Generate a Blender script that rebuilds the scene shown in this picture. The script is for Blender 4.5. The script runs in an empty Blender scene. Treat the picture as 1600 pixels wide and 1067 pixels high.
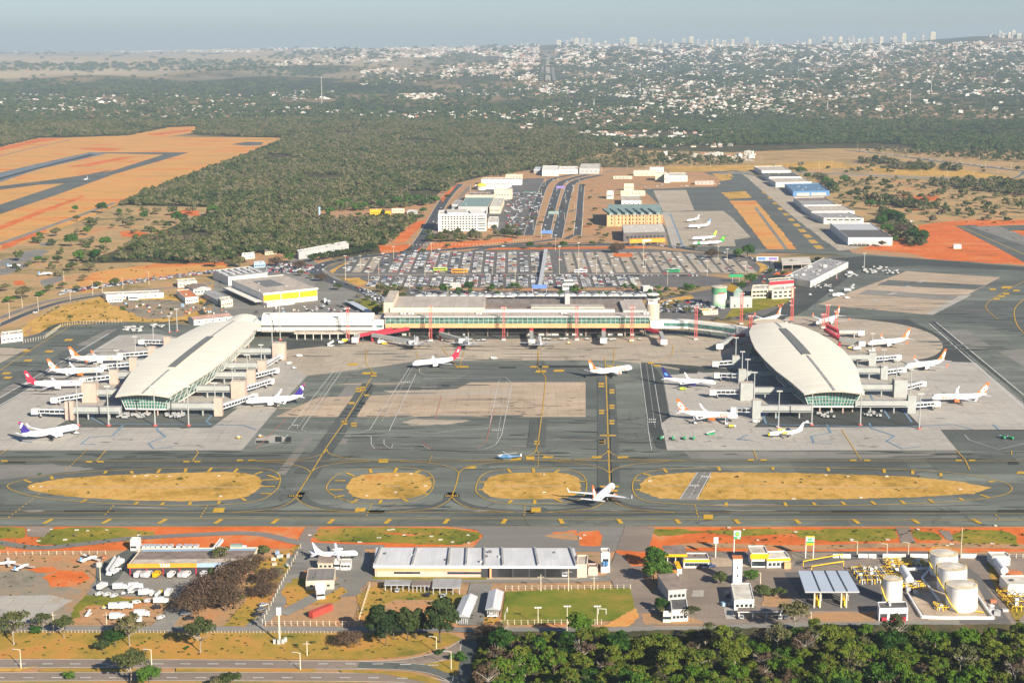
import bpy,bmesh,math,random
import numpy as np
from mathutils import Vector,Matrix,geometry
R=math.radians
rnd=random.Random(7)
# ------------------------------------------------------------- camera, sky, sun, exposure
FPX,CAMH,HORIZ=2450.0,240.0,62.0
PITCH=math.atan((533.5-HORIZ)/FPX)
C=bpy.data.collections.new('airport');bpy.context.scene.collection.children.link(C)
SC=bpy.context.scene
cam=bpy.data.objects.new('camera',bpy.data.cameras.new('camera'));C.objects.link(cam)
cam.location=(0,0,CAMH);cam.rotation_euler=(R(90)-PITCH,0,0)
cam.data.sensor_width=36;cam.data.lens=FPX/1600*36
cam.data.clip_start=5;cam.data.clip_end=120000
SC.camera=cam
SUN_EL,SUN_AZ=26.0,147.0
W=bpy.data.worlds.new('World');SC.world=W;W.use_nodes=True
nt=W.node_tree;bg=nt.nodes['Background']
sky=nt.nodes.new('ShaderNodeTexSky');sky.sky_type='NISHITA';sky.sun_disc=False
sky.sun_elevation=R(SUN_EL);sky.sun_rotation=R(SUN_AZ);sky.altitude=1000
sky.air_density=1.0;sky.dust_density=.8;sky.ozone_density=3.0
tint=nt.nodes.new('ShaderNodeMix');tint.data_type='RGBA';tint.blend_type='MULTIPLY';tint.inputs[0].default_value=1;tint.inputs[7].default_value=(.78,.865,1.01,1)
nt.links.new(sky.outputs[0],tint.inputs[6]);nt.links.new(tint.outputs[2],bg.inputs[0]);bg.inputs[1].default_value=0.052
sl=bpy.data.lights.new('sun','SUN');sl.energy=5.0;sl.angle=R(0.5);sl.color=(1,0.905,0.755)
so=bpy.data.objects.new('sun',sl);C.objects.link(so)
az,el=R(SUN_AZ),R(SUN_EL)
SUNV=Vector((math.sin(az)*math.cos(el),math.cos(az)*math.cos(el),math.sin(el)))
so.rotation_euler=SUNV.to_track_quat('Z','Y').to_euler();so.location=(0,0,600)
vs=SC.view_settings;vs.view_transform='Standard';vs.look='None';vs.gamma=1;vs.use_curve_mapping=False
vs.exposure=0.98
SC.cycles.use_denoising=True;SC.cycles.max_bounces=5;SC.cycles.diffuse_bounces=2;SC.cycles.glossy_bounces=2
SC.cycles.transmission_bounces=2;SC.cycles.volume_bounces=0;SC.cycles.transparent_max_bounces=4
SC.cycles.caustics_reflective=False;SC.cycles.caustics_refractive=False
# ------------------------------------------------------------- photo geometry -> place
cp,sp=math.cos(PITCH),math.sin(PITCH)
def ray(px,py):
 u,v=px-800.0,533.5-py
 return(u,v*sp+FPX*cp,v*cp-FPX*sp)
def P(px,py,z=0.0):
 d=ray(px,py);t=(z-CAMH)/d[2]
 return Vector((d[0]*t,d[1]*t,z))
def ZH(base,top,px=800):
 y=P(px,base).y;d=ray(px,top)
 return CAMH+y*d[2]/d[1]
def proj(x,y,z):
 zc=y*cp-(z-CAMH)*sp;yc=y*sp+(z-CAMH)*cp
 return 800+FPX*x/zc,533.5-FPX*yc/zc
def sc_at(py):return CAMH/(cp*(py-HORIZ))
# ------------------------------------------------------------- terrain
_n=np.random.RandomState(3)
_W=[(1/_n.uniform(900,4200),_n.uniform(0,6.28),_n.uniform(0,6.28),_n.uniform(.4,1))for _ in range(9)]
SKP=[-600,0,200,400,600,800,900,1100,1300,1400,1500,1600,2200]
SKY=[86,83,81,76,75,72,69,70,69,66,58,54,50]
SKD=[27000,26000,25000,23000,21000,20000,18500,17000,16000,15500,15000,14500,14000]
def terr(x,y):
 x=np.asarray(x,float);y=np.asarray(y,float)
 px=800+FPX*x/np.maximum(y,1000)
 sy=np.interp(px,SKP,SKY);D=np.interp(px,SKP,SKD)
 zr=CAMH-(sy-HORIZ)*D/FPX
 t=np.clip((y-4800)/(D-4800),0,1)
 n=sum(a*np.sin(2*math.pi*f*(x*math.cos(p)+y*math.sin(p))+q)for f,p,q,a in _W)/3.0
 z=zr*t**1.15+n*44*np.clip((y-5200)/5000,0,1)*(1-t**6)
 z=z-260*np.clip((y-D)/4000,0,1)**1.5*0.6
 return np.where(y<4800,0.0,z)
_ys=np.concatenate([np.linspace(1200,6000,120),np.geomspace(6030,36000,700)])
def PT(px,py):
 d=ray(px,py);X=_ys*d[0]/d[1];Z=CAMH+_ys*d[2]/d[1]
 below=np.nonzero(Z<=terr(X,_ys))[0]
 if len(below)==0:return None
 i=below[0]
 return Vector((X[i],_ys[i],float(terr(X[i],_ys[i]))))
# ------------------------------------------------------------- naming
def tag(o,label=None,cat=None,group=None,kind=None):
 if label:o['label']=label
 if cat:o['category']=cat
 if group:o['group']=group
 if kind:o['kind']=kind
 return o
def thing(name,label,cat,loc=(0,0,0),rz=0.0,group=None):
 o=bpy.data.objects.new(name,None);C.objects.link(o);o.location=loc;o.rotation_euler=(0,0,rz)
 o.empty_display_size=1
 return tag(o,label,cat,group)
def kids(o):return[c for c in C.objects if c.parent==o]
def tree_of(root):
 return[(c,[(g,[])for g in kids(c)])for c in kids(root)]
def dup(root,tr,loc,rz=0.0,label=None,s=None,group=None):
 r=root.copy();C.objects.link(r);r.location=loc;r.rotation_euler=(0,0,rz)
 if s is not None:r.scale=(s,s,s)if isinstance(s,(int,float))else s
 if label:r['label']=label
 if group:r['group']=group
 for c,gs in tr:
  k=c.copy();C.objects.link(k);k.parent=r
  for g,_ in gs:
   q=g.copy();C.objects.link(q);q.parent=k
 return r
# ------------------------------------------------------------- mesh builder
class MB:
 def __init__(s):s.v=[];s.f=[];s.m=[];s.mats=[]
 def mi(s,m):
  if m not in s.mats:s.mats.append(m)
  return s.mats.index(m)
 def face(s,pts,m):
  b=len(s.v);s.v+=[tuple(p)for p in pts];s.f.append(tuple(range(b,b+len(pts))));s.m.append(s.mi(m));return s
 def add(s,vs,fs,m):
  b=len(s.v);s.v+=[tuple(p)for p in vs];k=s.mi(m)
  for f in fs:s.f.append(tuple(i+b for i in f));s.m.append(k)
  return s
 def box(s,x0,y0,z0,x1,y1,z1,m,top=None):
  v=[(x0,y0,z0),(x1,y0,z0),(x1,y1,z0),(x0,y1,z0),(x0,y0,z1),(x1,y0,z1),(x1,y1,z1),(x0,y1,z1)]
  s.add(v,[(0,3,2,1),(0,1,5,4),(1,2,6,5),(2,3,7,6),(3,0,4,7)],m)
  s.add(v[4:],[(0,1,2,3)],top or m);return s
 def bar(s,a,b,w,h,m):
  a=Vector(a);b=Vector(b);d=(b-a).normalized()
  u=d.cross(Vector((0,0,1)));
  if u.length<1e-4:u=Vector((1,0,0))
  u.normalize();n=u.cross(d)
  v=[]
  for q in(a,b):
   for i,j in((-1,-1),(1,-1),(1,1),(-1,1)):v.append(q+u*(i*w/2)+n*(j*h/2))
  return s.add(v,[(0,1,2,3),(7,6,5,4),(0,4,5,1),(1,5,6,2),(2,6,7,3),(3,7,4,0)],m)
 def prism(s,poly,z0,z1,m,top=None,top2=None):
  n=len(poly);a=sum(poly[i][0]*poly[(i+1)%n][1]-poly[(i+1)%n][0]*poly[i][1]for i in range(n))
  if a<0:
   poly=poly[::-1]
   if isinstance(z1,(list,tuple)):z1=list(z1)[::-1]
  zs=z1 if isinstance(z1,(list,tuple))else[z1]*n
  v=[(p[0],p[1],z0)for p in poly]+[(p[0],p[1],z)for p,z in zip(poly,zs)]
  s.add(v,[(i,(i+1)%n,n+(i+1)%n,n+i)for i in range(n)],m)
  if n<=4:s.add(v[n:],[tuple(range(n))],top or m)
  else:
   for t in geometry.tessellate_polygon([[Vector((p[0],p[1],0))for p in poly]]):
    t=tuple(t);q=[v[n+i]for i in t]
    if(q[1][0]-q[0][0])*(q[2][1]-q[0][1])-(q[1][1]-q[0][1])*(q[2][0]-q[0][0])<0:t=t[::-1]
    s.add([v[n+i]for i in t],[(0,1,2)],top or m)
  return s
 def tube(s,pts,r,m,n=8,cap=True):
  pts=[Vector(p)for p in pts];rs=r if isinstance(r,(list,tuple))else[r]*len(pts)
  rings=[]
  for i,p in enumerate(pts):
   d=(pts[min(i+1,len(pts)-1)]-pts[max(i-1,0)]).normalized()
   u=d.cross(Vector((0,0,1)))
   if u.length<1e-3:u=Vector((1,0,0))
   u.normalize();w=u.cross(d)
   rings.append([p+(u*math.cos(2*math.pi*k/n)+w*math.sin(2*math.pi*k/n))*rs[i]for k in range(n)])
  return s.loft(rings,m,cap)
 def loft(s,rings,m,cap=True):
  n=len(rings[0]);v=[q for r in rings for q in r];fs=[]
  for i in range(len(rings)-1):
   for k in range(n):fs.append((i*n+k,i*n+(k+1)%n,(i+1)*n+(k+1)%n,(i+1)*n+k))
  if cap:fs.append(tuple(range(n-1,-1,-1)));fs.append(tuple((len(rings)-1)*n+k for k in range(n)))
  return s.add(v,fs,m)
 def lathe(s,prof,cx,cy,m,n=24):
  return s.loft([[(cx+r*math.cos(2*math.pi*k/n),cy+r*math.sin(2*math.pi*k/n),z)for k in range(n)]for r,z in prof],m)
 def ribbon(s,pts,w,z,m,closed=False):
  pts=[Vector((p[0],p[1]))for p in pts];n=len(pts);L=[];Rr=[]
  for i,p in enumerate(pts):
   a=pts[(i-1)%n]if(closed or i>0)else p;b=pts[(i+1)%n]if(closed or i<n-1)else p
   d=(b-a);d=d.normalized()if d.length>1e-6 else Vector((1,0));nn=Vector((-d.y,d.x))
   L.append(p+nn*w/2);Rr.append(p-nn*w/2)
  for i in range(n if closed else n-1):
   j=(i+1)%n
   s.face([(Rr[i].x,Rr[i].y,z),(Rr[j].x,Rr[j].y,z),(L[j].x,L[j].y,z),(L[i].x,L[i].y,z)],m)
  return s
 def xf(s,M,start=0):
  for i in range(start,len(s.v)):s.v[i]=tuple(M@Vector(s.v[i]))
  return s
 def build(s,name,parent=None,smooth=False,loc=None):
  me=bpy.data.meshes.new(name);me.from_pydata(s.v,[],s.f)
  for m in s.mats:me.materials.append(M[m]if isinstance(m,str)else m)
  if s.f:me.polygons.foreach_set('material_index',s.m)
  if smooth:
   me.polygons.foreach_set('use_smooth',[True]*len(s.f))
  me.update()
  o=bpy.data.objects.new(name,me);C.objects.link(o)
  if parent:o.parent=parent
  if loc:o.location=loc
  return o
def smooth_by_angle(o,ang=40):
 bm=bmesh.new();bm.from_mesh(o.data);bmesh.ops.remove_doubles(bm,verts=bm.verts,dist=1e-4)
 for f in bm.faces:f.smooth=True
 for e in bm.edges:
  if len(e.link_faces)!=2 or e.calc_face_angle(0)>R(ang):e.smooth=False
 bm.to_mesh(o.data);bm.free();return o
# ------------------------------------------------------------- materials
M={}
def lin(c):
 return tuple(((v/255)/12.92 if v/255<=.04045 else((v/255+.055)/1.055)**2.4)for v in c)
def mk(name,rough=.8,metal=0,spec=.3):
 m=bpy.data.materials.new(name);m.use_nodes=True;n=m.node_tree.nodes;b=n['Principled BSDF']
 b.inputs['Roughness'].default_value=rough;b.inputs['Metallic'].default_value=metal
 b.inputs['Specular IOR Level'].default_value=spec
 M[name]=m;return m,m.node_tree,b
def pos(nt,scale=(1,1,1)):
 g=nt.nodes.new('ShaderNodeNewGeometry');mp=nt.nodes.new('ShaderNodeMapping');mp.inputs['Scale'].default_value=scale
 nt.links.new(g.outputs['Position'],mp.inputs[0]);return mp.outputs[0]
def noise(nt,scale,vec,detail=4,rough=.55):
 t=nt.nodes.new('ShaderNodeTexNoise');t.inputs['Scale'].default_value=scale;t.inputs['Detail'].default_value=detail
 t.inputs['Roughness'].default_value=rough;nt.links.new(vec,t.inputs['Vector']);return t.outputs['Fac']
def ramp(nt,fac,stops):
 r=nt.nodes.new('ShaderNodeValToRGB');e=r.color_ramp.elements
 while len(e)<len(stops):e.new(.5)
 for k,(p,c)in enumerate(stops):e[k].position=p;e[k].color=(*c,1)if len(c)==3 else c
 nt.links.new(fac,r.inputs[0]);return r.outputs[0]
def mix(nt,fac,a,b,mode='MIX'):
 x=nt.nodes.new('ShaderNodeMix');x.data_type='RGBA';x.blend_type=mode
 for i,v in((0,fac),(6,a),(7,b)):
  if hasattr(v,'is_linked'):nt.links.new(v,x.inputs[i])
  elif isinstance(v,(int,float)):x.inputs[i].default_value=v
  else:x.inputs[i].default_value=(*v,1)
 return x.outputs[2]
def math_(nt,op,a,b=None,clamp=False):
 x=nt.nodes.new('ShaderNodeMath');x.operation=op;x.use_clamp=clamp
 for i,v in((0,a),(1,b)):
  if v is None:continue
  if hasattr(v,'is_linked'):nt.links.new(v,x.inputs[i])
  else:x.inputs[i].default_value=v
 return x.outputs[0]
def rampf(nt,fac,a,b):
 mr=nt.nodes.new('ShaderNodeMapRange');mr.inputs[1].default_value=a;mr.inputs[2].default_value=b
 nt.links.new(fac,mr.inputs[0]);return mr.outputs[0]
def plain(name,c,rough=.6,metal=0,var=.12,scale=.35,spec=.3):
 m,nt,b=mk(name,rough,metal,spec)
 f=noise(nt,scale,pos(nt),5,.6)
 lo=tuple(v*(1-var)for v in c);hi=tuple(min(1,v*(1+var))for v in c)
 nt.links.new(ramp(nt,f,[(.3,lo),(.7,hi)]),b.inputs['Base Color']);return m
def seams(nt,col,c,k,sc=.03):
 d=nt.nodes.new('ShaderNodeTexVoronoi');d.feature='DISTANCE_TO_EDGE';d.inputs['Scale'].default_value=sc
 w=nt.nodes.new('ShaderNodeTexNoise');w.inputs['Scale'].default_value=.06;w.inputs['Detail'].default_value=4;p=pos(nt);nt.links.new(p,w.inputs['Vector'])
 v=nt.nodes.new('ShaderNodeVectorMath');v.operation='MULTIPLY_ADD';nt.links.new(w.outputs['Color'],v.inputs[0]);v.inputs[1].default_value=(26,26,0);nt.links.new(p,v.inputs[2]);nt.links.new(v.outputs[0],d.inputs['Vector'])
 f=math_(nt,'MULTIPLY',math_(nt,'SUBTRACT',1,rampf(nt,d.outputs['Distance'],.006,.02)),rampf(nt,noise(nt,.012,p,3),.45,.6))
 return mix(nt,math_(nt,'MULTIPLY',f,k),col,tuple(x*.45 for x in c))
def paved(name,c,streak=(.01,.05),var=.25,slab=0,patch=.2,crack=.5,rough=.85):
 """asphalt or concrete: large patches, long streaks, slabs of slightly different age and fine mottling"""
 m,nt,b=mk(name,rough)
 lo=tuple(v*(1-var)for v in c);hi=tuple(v*(1+var)for v in c)
 col=ramp(nt,noise(nt,1,pos(nt,(streak[0],streak[1],1)),6,.6),[(.32,lo),(.68,hi)])
 col=mix(nt,rampf(nt,noise(nt,.9,pos(nt),3,.7),.3,.8),col,tuple(v*.78 for v in c))
 if slab:
  br=nt.nodes.new('ShaderNodeTexBrick');br.offset=0;nt.links.new(pos(nt,(1/slab,1/slab,1)),br.inputs[0])
  br.inputs['Scale'].default_value=1;br.inputs['Brick Width'].default_value=1;br.inputs['Row Height'].default_value=1
  br.inputs['Mortar Size'].default_value=.03;br.inputs['Color1'].default_value=(.95,.95,.95,1);br.inputs['Color2'].default_value=(1.04,1.035,1.03,1)
  br.inputs['Mortar'].default_value=(.84,.84,.84,1);col=mix(nt,1,col,br.outputs['Color'],'MULTIPLY')
 if patch:
  v=nt.nodes.new('ShaderNodeTexVoronoi');v.distance='CHEBYCHEV';v.inputs['Scale'].default_value=.018
  nt.links.new(pos(nt,(1,1.5,1)),v.inputs['Vector'])
  s=nt.nodes.new('ShaderNodeSeparateColor');nt.links.new(v.outputs['Color'],s.inputs[0])
  col=mix(nt,1,col,ramp(nt,s.outputs[0],[(0,(1-patch,)*3),(1,(1+patch*.6,)*3)]),'MULTIPLY')
 if crack:
  col=seams(nt,col,c,crack)
  n2=noise(nt,1,pos(nt,(.035,.12,1)),9,.72)
  k=rampf(nt,n2,.59,.66)
  col=mix(nt,math_(nt,'MULTIPLY',k,crack),col,tuple(v*.45 for v in c))
 nt.links.new(col,b.inputs['Base Color']);return m
def earth(name,stops,scale=.02,stretch=(1,1.6,1),fine=.35,speck=None):
 m,nt,b=mk(name,.95,spec=.1)
 f1=noise(nt,scale,pos(nt,stretch),10,.68);f2=noise(nt,.16,pos(nt,(1,.6,1)),6,.75)
 f=math_(nt,'ADD',math_(nt,'MULTIPLY',math_(nt,'SUBTRACT',f1,.5),1.5-fine*.5),math_(nt,'MULTIPLY',math_(nt,'SUBTRACT',f2,.5),fine*1.3))
 f=math_(nt,'ADD',f,.5)
 col=ramp(nt,f,stops)
 if speck:
  col=mix(nt,rampf(nt,noise(nt,.25,pos(nt),6,.75),.58,.66),col,speck)
 nt.links.new(col,b.inputs['Base Color']);return m
asph=lambda k:(.112*k,.122*k,.108*k)
paved('asphalt',asph(1.05),(.012,.04),.22,0,.16,.55)
paved('asphalt_dark',asph(.55),(.02,.06),.3,0,.1,.3)
paved('asphalt_pale',(.245,.23,.20),(.01,.06),.2,0,.15,.4)
paved('asphalt_lot',(.15,.14,.13),(.05,.05),.15,0,.1,.2)
paved('road_asphalt',(.075,.08,.085),(.03,.03),.2,0,.05,.2)
paved('road_brown',(.27,.215,.17),(.03,.05),.25,0,.1,.3)
paved('concrete',(.46,.425,.37),(.02,.05),.12,7.5,.06,.5)
paved('concrete_beige',(.46,.385,.29),(.012,.06),.16,7.5,.1,.55)
paved('concrete_warm',(.50,.385,.27),(.008,.09),.2,7.5,.1,.6)
paved('rubber',asph(.30),(.01,.25),.5,0,0,.3)
plain('paint_yellow',(.56,.33,.025),.7,var=.25,scale=.5)
plain('paint_white',(.55,.54,.50),.7,var=.25,scale=.5)
plain('paint_red',(.45,.16,.12),.7,var=.25,scale=.5)
plain('paint_blue',(.16,.26,.36),.7,var=.2,scale=.3)
earth('grass_gold',[(.25,(.24,.17,.035)),(.42,(.45,.26,.05)),(.58,(.60,.36,.10)),(.75,(.50,.22,.05))],.03,(1,1.2,1),.6,(.24,.18,.05))
earth('grass_green',[(.28,(.09,.12,.015)),(.48,(.20,.19,.022)),(.62,(.31,.23,.035)),(.76,(.44,.21,.05))],.025,(1,1.3,1),.4)
earth('lawn',[(.24,(.08,.12,.012)),(.42,(.15,.18,.018)),(.56,(.23,.20,.03)),(.72,(.38,.22,.05))],.02,(1,1.5,1),.4)
earth('grass_mixed',[(.26,(.17,.16,.025)),(.44,(.34,.23,.04)),(.58,(.46,.25,.055)),(.74,(.52,.22,.06))],.02,(1,1.5,1),.45)
earth('red_soil',[(.22,(.34,.12,.04)),(.38,(.52,.13,.03)),(.52,(.64,.15,.03)),(.64,(.60,.22,.08)),(.78,(.50,.30,.14))],.016,(1,1.8,1),.55)
earth('dirt',[(.25,(.25,.17,.10)),(.42,(.38,.24,.13)),(.58,(.46,.25,.12)),(.74,(.52,.19,.06))],.025,(1,1.4,1),.5,(.17,.15,.06))
earth('field_orange',[(.22,(.42,.25,.09)),(.42,(.55,.29,.085)),(.56,(.62,.31,.09)),(.68,(.58,.17,.04))],.006,(1,2.4,1),.3)
earth('scrub',[(.28,(.16,.14,.05)),(.42,(.34,.24,.11)),(.56,(.46,.30,.14)),(.7,(.50,.22,.09)),(.8,(.5,.15,.05))],.01,(1,1.8,1),.35,(.13,.13,.045))
earth('rubble',[(.3,(.17,.15,.11)),(.5,(.28,.24,.18)),(.7,(.40,.22,.1))],.03,(1,1,1),.5)
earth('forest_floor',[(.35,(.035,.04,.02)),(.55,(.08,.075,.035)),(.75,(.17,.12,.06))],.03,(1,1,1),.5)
# ------------------------------------------------------------- the ground to the horizon
def ground_material():
 m,nt,b=mk('terrain',.95,spec=.05)
 near=ramp(nt,noise(nt,.004,pos(nt,(1,2.2,1)),8,.65),[(.3,(.06,.065,.03)),(.45,(.16,.13,.06)),(.56,(.36,.25,.12)),(.7,(.46,.23,.10))])
 far=ramp(nt,noise(nt,.0011,pos(nt,(1,.55,1)),9,.6),[(.38,(.03,.045,.025)),(.50,(.055,.065,.035)),(.55,(.22,.16,.09)),(.68,(.32,.2,.11))])
 plateau=ramp(nt,noise(nt,.0006,pos(nt,(.5,.35,1)),9,.6),[(.34,(.035,.05,.03)),(.39,(.08,.09,.05)),(.42,(.40,.31,.19)),(.7,(.50,.38,.23))])
 g=nt.nodes.new('ShaderNodeNewGeometry');s=nt.nodes.new('ShaderNodeSeparateXYZ');nt.links.new(g.outputs['Position'],s.inputs[0])
 col=mix(nt,rampf(nt,s.outputs[1],3600,4600),near,far)
 ratio=math_(nt,'DIVIDE',s.outputs[0],s.outputs[1])
 lf=math_(nt,'MULTIPLY',rampf(nt,math_(nt,'MULTIPLY',ratio,-1),.0,.1),rampf(nt,s.outputs[1],8500,11000))
 col=mix(nt,lf,col,plateau)
 nt.links.new(col,b.inputs['Base Color'])
ground_material()
def build_ground():
 us=np.linspace(-.62,.62,180)
 ys=np.concatenate([[-900,200,500],np.linspace(800,4800,12),np.geomspace(4900,34000,190)])
 X=np.maximum(ys[:,None],1300)*us[None,:];Y=np.repeat(ys[:,None],len(us),1)
 Z=terr(X,Y)
 me=bpy.data.meshes.new('ground');n=len(us);v=np.stack([X,Y,Z],-1).reshape(-1,3)
 i=np.arange(len(ys)-1)[:,None]*n+np.arange(n-1)[None,:]
 f=np.stack([i,i+1,i+n+1,i+n],-1).reshape(-1,4)
 me.from_pydata(v.tolist(),[],f.tolist());me.materials.append(M['terrain'])
 me.polygons.foreach_set('use_smooth',[True]*len(f))
 o=bpy.data.objects.new('ground',me);C.objects.link(o);tag(o,kind='structure')
build_ground()
def catmull(p,closed=True,k=6):
 n=len(p);out=[]
 rng=range(n if closed else n-1)
 for i in rng:
  g=(lambda j:p[j%n])if closed else(lambda j:p[max(0,min(n-1,j))])
  a,b_,c,d=g(i-1),g(i),g(i+1),g(i+2)
  for s in range(k):
   t=s/k
   out.append(tuple(.5*((2*b_[q])+(-a[q]+c[q])*t+(2*a[q]-5*b_[q]+4*c[q]-d[q])*t*t+(-a[q]+3*b_[q]-3*c[q]+d[q])*t**3)for q in(0,1)))
 if not closed:out.append(tuple(p[-1]))
 return out
LZ=.03
_lv={}
def lz(lev):
 _lv[lev]=_lv.get(lev,0)+1
 return lev*LZ+.002*min(_lv[lev],60)if lev<14 else lev*LZ+.002*_lv[lev]
def dense(p,closed=True,step=25):
 out=[];n=len(p)
 for i in range(n if closed else n-1):
  a,b_=p[i],p[(i+1)%n];k=max(1,int(math.dist(a,b_)/step))
  for s in range(k):out.append((a[0]+(b_[0]-a[0])*s/k,a[1]+(b_[1]-a[1])*s/k))
 if not closed:out.append(tuple(p[-1]))
 return out
def sheet(name,px,mat,lev,curve=False,jag=0):
 if curve:px=catmull(px)
 w=[P(a,b_)for a,b_ in px]
 if jag:
  q=[]
  for i,a in enumerate(w):
   b_=w[(i+1)%len(w)];k=max(1,min(40,int((b_-a).length/jag/2)))
   for s in range(k):q.append(a.lerp(b_,s/k)+Vector((rnd.gauss(0,jag*.35),rnd.gauss(0,jag*.35),0)))
  w=q
 mb=MB();z=lz(lev)
 for t in geometry.tessellate_polygon([[Vector((p.x,p.y,0))for p in w]]):
  t=list(t);a,b_,c=(w[i]for i in t)
  if(b_.x-a.x)*(c.y-a.y)-(b_.y-a.y)*(c.x-a.x)<0:t=t[::-1]
  mb.add([(w[i].x,w[i].y,z)for i in t],[(0,1,2)],mat)
 return tag(mb.build(name),kind='structure')
def band(name,px,w,mat,lev,curve=True,closed=False,kerb=None,kw=.6):
 """a road ribbon through photo points, w metres wide"""
 if curve:px=catmull(px,closed)
 pts=[P(a,b_)for a,b_ in px];z=lz(lev)
 if kerb:
  MB().ribbon(pts,w+2*kw,z,kerb,closed).build('kerb')['kind']='structure'
 mb=MB();mb.ribbon(pts,w,z+.0207 if kerb else z,mat,closed)
 return tag(mb.build(name),kind='structure')
plain('kerb_concrete',(.55,.5,.42),.9)
# background open land
sheet('scrubland',[(-300,420),(0,392),(130,345),(230,300),(340,318),(360,340),(500,405),(420,440),(330,470),(190,505),(120,512),(0,560),(-300,620)],'scrub',1)
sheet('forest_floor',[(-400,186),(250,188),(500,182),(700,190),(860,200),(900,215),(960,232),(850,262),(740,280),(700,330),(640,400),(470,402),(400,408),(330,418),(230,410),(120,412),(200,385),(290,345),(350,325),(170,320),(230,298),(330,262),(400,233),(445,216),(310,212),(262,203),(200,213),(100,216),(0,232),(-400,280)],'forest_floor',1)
sheet('airfield_grass',[(-400,300),(0,230),(60,216),(100,215.5),(200,212),(262,199.5),(309,197.5),(304,208),(262,214),(443,215.5),(400,234),(300,270),(230,299),(130,343),(0,392),(-400,510)],'field_orange',2,jag=8)
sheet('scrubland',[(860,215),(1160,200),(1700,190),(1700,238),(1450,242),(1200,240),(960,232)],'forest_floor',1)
sheet('dry_scrubland',[(940,232),(1100,240),(1300,232),(1800,235),(1800,420),(1320,395),(1250,330),(1190,270),(1130,262),(990,262)],'scrub',1)
sheet('dirt',[(600,385),(640,342),(700,290),(760,275),(860,262),(980,262),(1150,265),(1300,395),(1190,400),(1100,392),(800,382),(640,410)],'dirt',2)
sheet('bare_earth',[(1310,395),(1345,388),(1430,365),(1435,352),(1500,344),(1700,345),(1700,425),(1600,415),(1500,408),(1400,402)],'red_soil',3,jag=8)
sheet('bare_earth',[(1352,306),(1400,307),(1465,306),(1470,312),(1420,320),(1355,318)],'red_soil',3,jag=8)
sheet('bare_earth',[(1230,393),(1330,398),(1450,404),(1420,396),(1330,388),(1240,384)],'dirt',4,jag=6)
for q in([(268,333),(290,328),(312,330),(310,337),(280,337)],[(188,362),(210,360),(230,365),(215,372),(190,370)],[(240,362),(262,361),(268,368),(245,370)],[(0,382),(70,355),(75,362),(0,392)],[(20,440),(38,437),(40,445),(22,446)],[(225,371),(240,373),(236,381),(220,379)],[(350,410),(355,418),(310,418),(290,412)]):
 sheet('bare_earth',q,'red_soil',3,jag=4)
for q in([(20,395),(60,390),(80,392),(60,402),(30,404)],[(0,405),(48,400),(52,408),(0,418)],[(60,380),(85,377),(84,384),(64,385)],[(60,440),(95,430),(100,438),(70,448)],[(0,420),(45,410),(40,418),(0,432)]):
 sheet('old_paving',q,'asphalt_pale',3,jag=4)
sheet('sandy_field',[(105,452),(150,425),(250,412),(355,415),(362,423),(340,428),(250,434),(150,452),(130,458)],'field_orange',4,jag=4)
paved('runway_pale',(.17,.20,.215),(.05,.05),.4,0,.1,.2)
for q in([(0,236),(0,231),(60,217),(100,216),(62,222)],[(110,232),(160,231),(200,233),(165,236)],[(100,262),(190,246),(215,245),(140,260)],[(230,210),(300,202),(296,206),(240,212)],[(0,352),(60,330),(130,305),(130,309),(60,336),(0,360)]):sheet('bare_earth',q,'red_soil',3,jag=3)
sheet('wood_clearing',[(485,345),(497,328),(560,322),(640,318),(700,318),(695,338),(640,342),(560,345)],'dirt',4,jag=4)
# runway far left
sheet('far_runway',[(-300,335),(0,270),(60,256),(142,238),(168,240),(60,265),(0,285),(-300,362)],'runway_pale',4)
sheet('far_runway',[(-300,352),(0,278),(60,262),(140,241.5),(150,242),(60,264),(0,281),(-300,358)],'rubber',5)
sheet('far_taxiway',[(-300,430),(0,320),(110,284),(180,266),(255,242),(170,240),(150,238.5),(295,238.5),(270,246),(180,272),(82,307),(0,335),(-300,452)],'asphalt',4)
sheet('far_taxiway',[(-300,345),(0,291),(60,284),(132,274),(176,265),(150,275),(100,287),(60,289),(0,297),(-300,355)],'asphalt',5)
band('service_track',[(-40,392),(0,381),(60,360),(130,335),(180,317)],9,'asphalt_pale',4)
band('service_track',[(0,244),(50,232),(110,219)],6,'asphalt_pale',4)
sheet('old_paving',[(362,226),(385,222),(412,223),(408,227),(385,228)],'asphalt',4)
# highways at the right
band('highway',[(1120,272),(1200,269),(1270,271),(1400,276),(1600,285),(1800,295)],26,'asphalt_pale',4,kerb='kerb_concrete',kw=2)
band('highway',[(1320,235),(1400,243),(1460,252),(1530,260),(1600,268),(1700,278)],16,'asphalt',4,kerb='kerb_concrete',kw=1.5)
band('ramp_road',[(1600,268),(1592,276),(1570,280),(1500,283)],8,'asphalt',5,kerb='kerb_concrete')
sheet('verge',[(1040,262),(1180,258),(1300,252),(1340,262),(1200,267),(1050,270)],'grass_gold',3,jag=6)
sheet('verge',[(1330,262),(1480,262),(1600,280),(1400,273)],'grass_gold',3,jag=6)
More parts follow.
